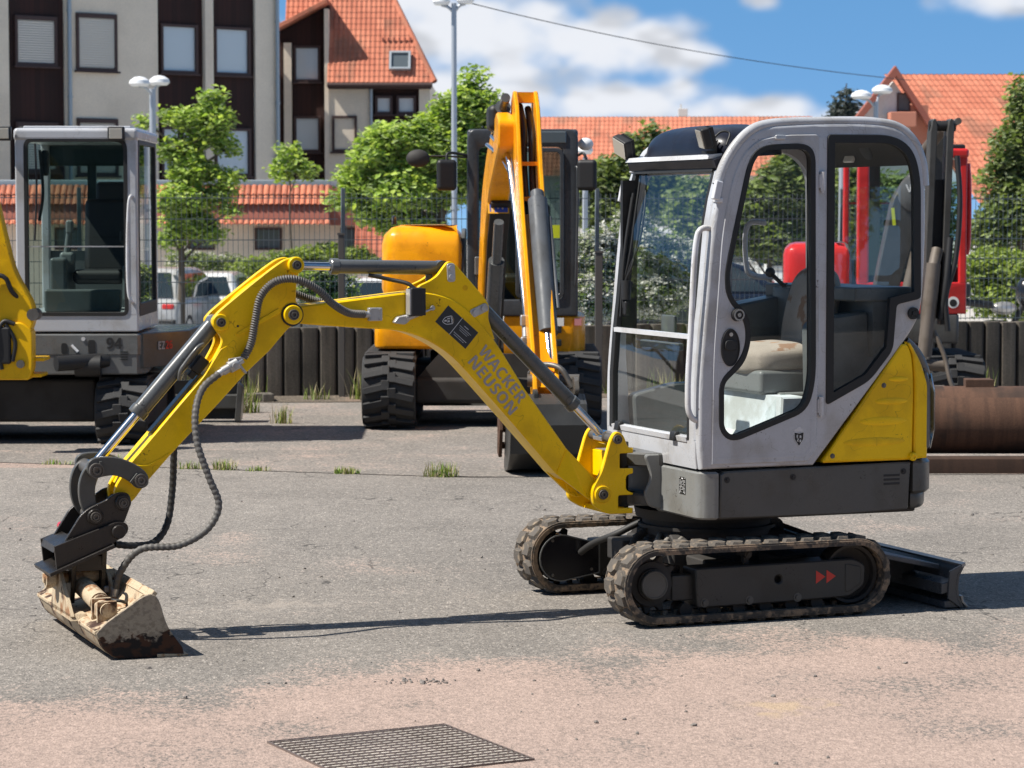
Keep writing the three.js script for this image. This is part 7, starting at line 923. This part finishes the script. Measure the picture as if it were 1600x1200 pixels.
tree('maple_tree', 'large lime green maple tree behind the amber excavator', 'tree', 47, [[738, 138, 20, 26], [755, 165, 24, 22], [722, 175, 34, 32], [690, 190, 30, 24], [662, 215, 40, 26], [612, 222, 42, 26], [590, 250, 38, 28], [640, 255, 50, 32], [700, 235, 46, 36], [745, 215, 36, 34], [575, 285, 42, 26], [630, 300, 52, 34], [545, 312, 26, 14], [600, 330, 44, 26], [690, 290, 46, 36], [640, 350, 46, 18], [745, 270, 40, 40]], 36000, 0.125, GREEN.lime, 22, 690, { trunk: 0.13 });
tree('sapling', 'small light green sapling against the recessed stair bay', 'tree', 58, [[455, 245, 16, 18], [448, 268, 18, 16], [475, 268, 14, 10]], 700, 0.14, GREEN.lime, 23, 455, { trunk: 0.04 });
tree('leafy_tree', 'mid green tree right of the amber cab', 'tree', 62, [[960, 285, 40, 34], [925, 300, 36, 30], [1000, 270, 30, 40], [950, 330, 44, 30], [1030, 300, 40, 44], [985, 235, 16, 26], [1020, 215, 14, 20]], 13000, 0.17, GREEN.mid, 31, 965);
tree('leafy_tree', 'mid green tree seen through the open door window', 'tree', 58, [[1180, 330, 52, 44], [1230, 290, 46, 44], [1260, 330, 50, 50], [1205, 375, 60, 30], [1130, 350, 44, 40], [1090, 330, 40, 50], [1250, 250, 26, 24]], 18000, 0.17, GREEN.mid, 32, 1200);
tree('leafy_tree', 'dark green tree seen behind the red cab', 'tree', 60, [[1330, 300, 50, 50], [1380, 320, 50, 50], [1440, 330, 50, 50], [1330, 370, 60, 40], [1420, 390, 60, 40]], 13000, 0.17, GREEN.mid, 33, 1380);
tree('broad_tree', 'tall dense green tree right of the red excavator', 'tree', 48, [[1600, 190, 26, 44], [1575, 240, 28, 36], [1615, 260, 44, 48], [1555, 290, 24, 34], [1590, 330, 44, 46], [1550, 360, 34, 36], [1640, 200, 50, 60], [1650, 330, 60, 60], [1600, 145, 22, 24]], 30000, 0.125, GREEN.mid, 34, 1590, { trunk: 0.14 });
tree('hedge_bush', 'bright green clipped bush behind the motorcycle', 'bush', 44, [[1560, 420, 50, 26], [1610, 430, 50, 30], [1520, 430, 26, 24], [1580, 465, 60, 30]], 9000, 0.11, GREEN.hedge, 35, 1570, { trunk: 0.04 });
tree('spruce', 'narrow dark spruce top above the cab roof', 'tree', 85, [[1320, 132, 5, 10], [1319, 152, 13, 10], [1318, 170, 20, 12], [1318, 190, 26, 14], [1318, 220, 32, 24]], 4200, 0.16, GREEN.fir, 36, 1319, { trunk: 0.07 });
tree('blossom_shrub', 'white blossoming shrub beside the amber cab', 'shrub', 31, [[915, 405, 30, 40], [945, 390, 30, 36], [930, 460, 40, 40], [965, 430, 30, 46], [900, 470, 24, 30]], 6500, 0.07, GREEN.mid, 37, 930, { bloom: 9500, trunk: 0.05 });
tree('blossom_shrub', 'white blossoming shrub seen through the windscreen', 'shrub', 33, [[1000, 395, 36, 46], [1050, 410, 36, 40], [1020, 460, 46, 36], [1085, 440, 30, 40], [985, 350, 24, 24]], 8000, 0.07, GREEN.mid, 38, 1030, { bloom: 11000, trunk: 0.05 });
tree('low_hedge', 'low bright hedge along the foot of the annex', 'hedge', 58, [[400, 418, 26, 14], [440, 414, 30, 18], [480, 405, 30, 18], [520, 402, 34, 20], [555, 405, 24, 18], [375, 422, 18, 12]], 7000, 0.10, GREEN.hedge, 39, 470, { trunk: 0.03, deep: 0.8 });
tree('dark_shrub', 'dark green shrub beyond the fence between boom and arm', 'shrub', 29.5, [[490, 445, 22, 24], [515, 435, 22, 22], [505, 465, 26, 22], [540, 455, 20, 24]], 3600, 0.055, GREEN.dark.concat(GREEN.hedge), 40, 508, { trunk: 0.03 });
tree('blossom_shrub', 'pale blossoming shrub behind the white cars', 'shrub', 58.4, [[290, 408, 26, 16], [325, 412, 26, 14], [355, 412, 18, 12]], 2200, 0.10, GREEN.mid, 41, 315, { bloom: 900, trunk: 0.03 });
// trees further left that the front glass of the excavators mirrors
tree('leafy_tree', 'broad green tree outside the left of the yard', 'tree', 40, [[-1850, 200, 130, 110], [-1980, 260, 130, 120], [-1750, 290, 110, 100], [-1880, 120, 90, 70], [-1700, 200, 80, 70], [-2100, 180, 120, 110]], 15000, 0.26, GREEN.mid, 42, -1880, { trunk: 0.18 });
tree('leafy_tree', 'second green tree outside the left of the yard', 'tree', 46, [[-2350, 230, 130, 110], [-2500, 180, 130, 120], [-2250, 290, 110, 100], [-2600, 260, 120, 100]], 12000, 0.26, GREEN.mid, 43, -2420, { trunk: 0.18 });
// ================================================================ parked cars, van, motorcycle
function car(name, label, D, px, turn, paintMat, o = {}) {
  const k = D / 4100, L = o.len ?? 4.3, W = o.wid ?? 1.8, H = o.h ?? 1.48, C = thing(name, label, o.cat ?? 'car', [(px - 800) * k, GY, -D], turn, 'cars parked beyond the wall'), h = L / 2, bh = o.belt ?? 0.92;
  const side = [[-h, 0.35, 0.08], [-h + 0.02, 0.72, 0.1], [-h + 0.10, bh, 0.12], [h - 1.15, bh - 0.02, 0.2], [h - 0.12, bh - 0.22, 0.15], [h, 0.55, 0.12], [h - 0.04, 0.28, 0.08], [-h + 0.1, 0.25, 0.08]];
  M('body', extr(side, -W / 2, W / 2, 0.10), paintMat, C);
  const rb = o.van ? [[-h + 0.06, bh - 0.06], [-h + 0.10, H, 0.12], [h - 1.5, H, 0.3], [h - 0.75, bh - 0.06]] : [[-h + 0.18, bh - 0.06], [-h + 0.62, H - 0.04, 0.25], [-h + 1.5, H, 0.5], [h - 1.9, H - 0.05, 0.35], [h - 1.0, bh - 0.06]];
  const roof = extr(rb, -W / 2 + 0.06, W / 2 - 0.06, 0.12), p = roof.attributes.position; for (let i = 0; i < p.count; i++) { const t = clamp((p.getY(i) - bh) / (H - bh)); p.setZ(i, p.getZ(i) * (1 - 0.17 * t)); } roof.computeVertexNormals(); M('cabin', roof, paintMat, C);
  const slope = (y, a) => { const t = clamp((y - bh) / (H - bh)); return a * (1 - 0.17 * t); };
  const wy0 = bh + 0.02, wy1 = H - 0.13, tl = Math.atan2(0.17 * (W / 2), H - bh);
  for (const s of [1, -1]) M('side_window', extr([[-h + (o.van ? 0.3 : 0.72), wy0, 0.04], [-h + (o.van ? 0.35 : 0.95), wy1, 0.1], [h - 2.0, wy1, 0.1], [h - 1.35, wy0, 0.04]], -0.008, 0.008).translate(0, -wy0, 0).rotateX(-s * tl).translate(0, wy0, s * (slope(wy0, W / 2 - 0.06) + 0.004)), m.carGlass, C);
  const rearX = o.van ? [-h + 0.065, -h + 0.10] : [-h + 0.235, -h + 0.60], fx = [h - 1.04, h - 1.84];
  const quad = (x0, x1, y0, y1, z0, z1) => { const g = new THREE.BufferGeometry(); g.setAttribute('position', new THREE.Float32BufferAttribute([x0, y0, -z0, x0, y0, z0, x1, y1, z1, x0, y0, -z0, x1, y1, z1, x1, y1, -z1], 3)); g.computeVertexNormals(); return g; };
  M('rear_window', quad(rearX[0] - 0.02, rearX[1] - 0.03, wy0 + 0.02, wy1 + 0.02, W / 2 - 0.18, W / 2 - 0.32), m.carGlass, C); M('windscreen', quad(fx[0] + 0.01, fx[1] + 0.03, wy0, wy1 + 0.02, W / 2 - 0.16, W / 2 - 0.32), m.carGlass, C);
  for (const s of [1, -1]) { M('tail_light', box(0.06, 0.10, 0.24, -h + 0.05, 0.78, s * (W / 2 - 0.22), 0.02), m.red, C); M('headlight', box(0.12, 0.12, 0.32, h - 0.10, 0.62, s * (W / 2 - 0.24), 0.03), m.alu, C); M('mirror', box(0.10, 0.13, 0.18, h - 1.35, bh + 0.05, s * (W / 2 + 0.06), 0.03), paintMat, C); }
  M('bumper', [box(0.12, 0.22, W - 0.1, -h + 0.02, 0.42, 0, 0.04), box(0.05, 0.16, W - 0.3, -h - 0.02, 0.38, 0, 0.02)], m.black, C); M('number_plate', box(0.012, 0.11, 0.5, -h - 0.012, 0.66, 0), m.white, C);
  for (const x of [-h + 0.75, h - 0.85]) for (const s of [1, -1]) { const w = M('wheel', lathe([x, 0.31, s * (W / 2 - 0.20)], [x, 0.31, s * 9], [[0.2, 0], [0.31, 0.0], [0.315, 0.05], [0.315, 0.16], [0.29, 0.20], [0.21, 0.205], [0.2, 0.18]], 24), m.tyre, C); M('rim', lathe([x, 0.31, s * (W / 2 - 0.02)], [x, 0.31, s * 9], [[0.205, 0], [0.19, 0.012], [0.05, 0.004], [0, 0.012]], 18), m.alu, w); }
  return C;
}
car('parked_car', 'silver car parked nearest the grey cab, rear towards the yard', 54, 262, Math.PI / 2 - 0.18, m.carSilver, { h: 1.55 });
car('parked_car', 'white low car partly hidden behind the yellow arm', 56, 330, Math.PI / 2 - 0.05, m.carWhite, { h: 1.42 });
car('parked_car', 'pale car between the arm cylinder and the amber hood', 54, 592, Math.PI / 2 + 0.1, m.carWhite, { h: 1.36 });
car('parked_car', 'dark blue car seen through the cab windows', 52, 1120, 0.10, m.carNavy, { h: 1.72, belt: 1.08, len: 4.5 });
car('parked_van', 'white van behind the dark blue car', 76, 1105, 0.05, m.carWhite, { h: 2.2, belt: 1.2, len: 4.9, van: true, cat: 'van' });
car('parked_van', 'white van with red lamps beside the red hood', 72, 1228, Math.PI / 2, m.carWhite, { h: 2.15, belt: 1.2, len: 4.9, van: true, cat: 'van' });
{
  const D = 41, k = D / 4100, G = thing('motorcycle', 'dark motorcycle with pale tank parked behind the wall', 'motorcycle', [(1556 - 800) * k, GY + 0.30, -D], 0.25);
  for (const x of [-0.68, 0.68]) { const w = M('wheel', new THREE.TorusGeometry(0.26, 0.06, 10, 28).translate(x, 0.32, 0), m.tyre, G); M('rim', [new THREE.TorusGeometry(0.19, 0.02, 6, 24).translate(x, 0.32, 0), cyl([x, 0.32, -0.06], [x, 0.32, 0.06], 0.05)], m.alu, w); }
  M('frame', [tube([[-0.68, 0.32, 0], [-0.3, 0.5, 0], [0.2, 0.5, 0], [0.5, 0.95, 0]], 0.05, 16), cyl([0.68, 0.32, 0.06], [0.46, 1.05, 0.06], 0.03), cyl([0.68, 0.32, -0.06], [0.46, 1.05, -0.06], 0.03), box(0.42, 0.34, 0.26, 0.0, 0.48, 0, 0.08)], m.black, G);
  M('tank', new THREE.SphereGeometry(1, 20, 12).scale(0.22, 0.10, 0.12).translate(0.14, 0.84, 0), m.alu, G); M('seat', box(0.62, 0.12, 0.24, -0.38, 0.92, 0, 0.05, 0, 0, -0.1), m.black, G);
  M('fairing', [new THREE.SphereGeometry(1, 16, 12).scale(0.17, 0.24, 0.18).translate(0.52, 1.08, 0), tube([[0.40, 1.16, -0.36], [0.46, 1.12, 0], [0.40, 1.16, 0.36]], 0.018, 12)], m.blackGloss, G); M('indicator', [new THREE.SphereGeometry(0.07, 12, 8).translate(0.50, 0.92, 0.20)], m.orangeSpot, G); M('top_case', box(0.3, 0.22, 0.3, -0.62, 1.12, 0, 0.05), m.black, G);
}
// ---- hall behind the viewer: it keeps the low sky off the machine's shaded side
{
  const H = thing('workshop_hall', 'long grey workshop hall on the near side of the yard', 'building', [2, 0, 8.5], 0);
  M('wall', bb(-26, 26, 0, 8.5, 0, 0.3), mat([0.34, 0.33, 0.31], 0.9, 0, { map: T.plaster }), H); M('side_wall', bb(-26, -25.7, 0, 8.5, 0.3, 14), mat([0.34, 0.33, 0.31], 0.9), H); M('side_wall', bb(25.7, 26, 0, 8.5, 0.3, 14), mat([0.34, 0.33, 0.31], 0.9), H);
  M('roof', extrX([[-0.4, 8.5], [7, 10.6], [14.3, 8.5], [14.3, 8.7], [7, 10.85], [-0.4, 8.7]], -26.3, 26.3), m.roofDeep, H);
  for (const x of [-18, -9, 0, 9, 18]) { const g = M('gate', bb(x - 2, x + 2, 0, 4.2, -0.06, 0), mat([0.10, 0.13, 0.15], 0.6), H); for (let i = 0; i < 6; i++) M('panel_joint', bb(x - 2, x + 2, 0.68 * (i + 1), 0.68 * (i + 1) + 0.03, -0.075, -0.06), m.black, g); }
}
renderer.render(scene, camera);
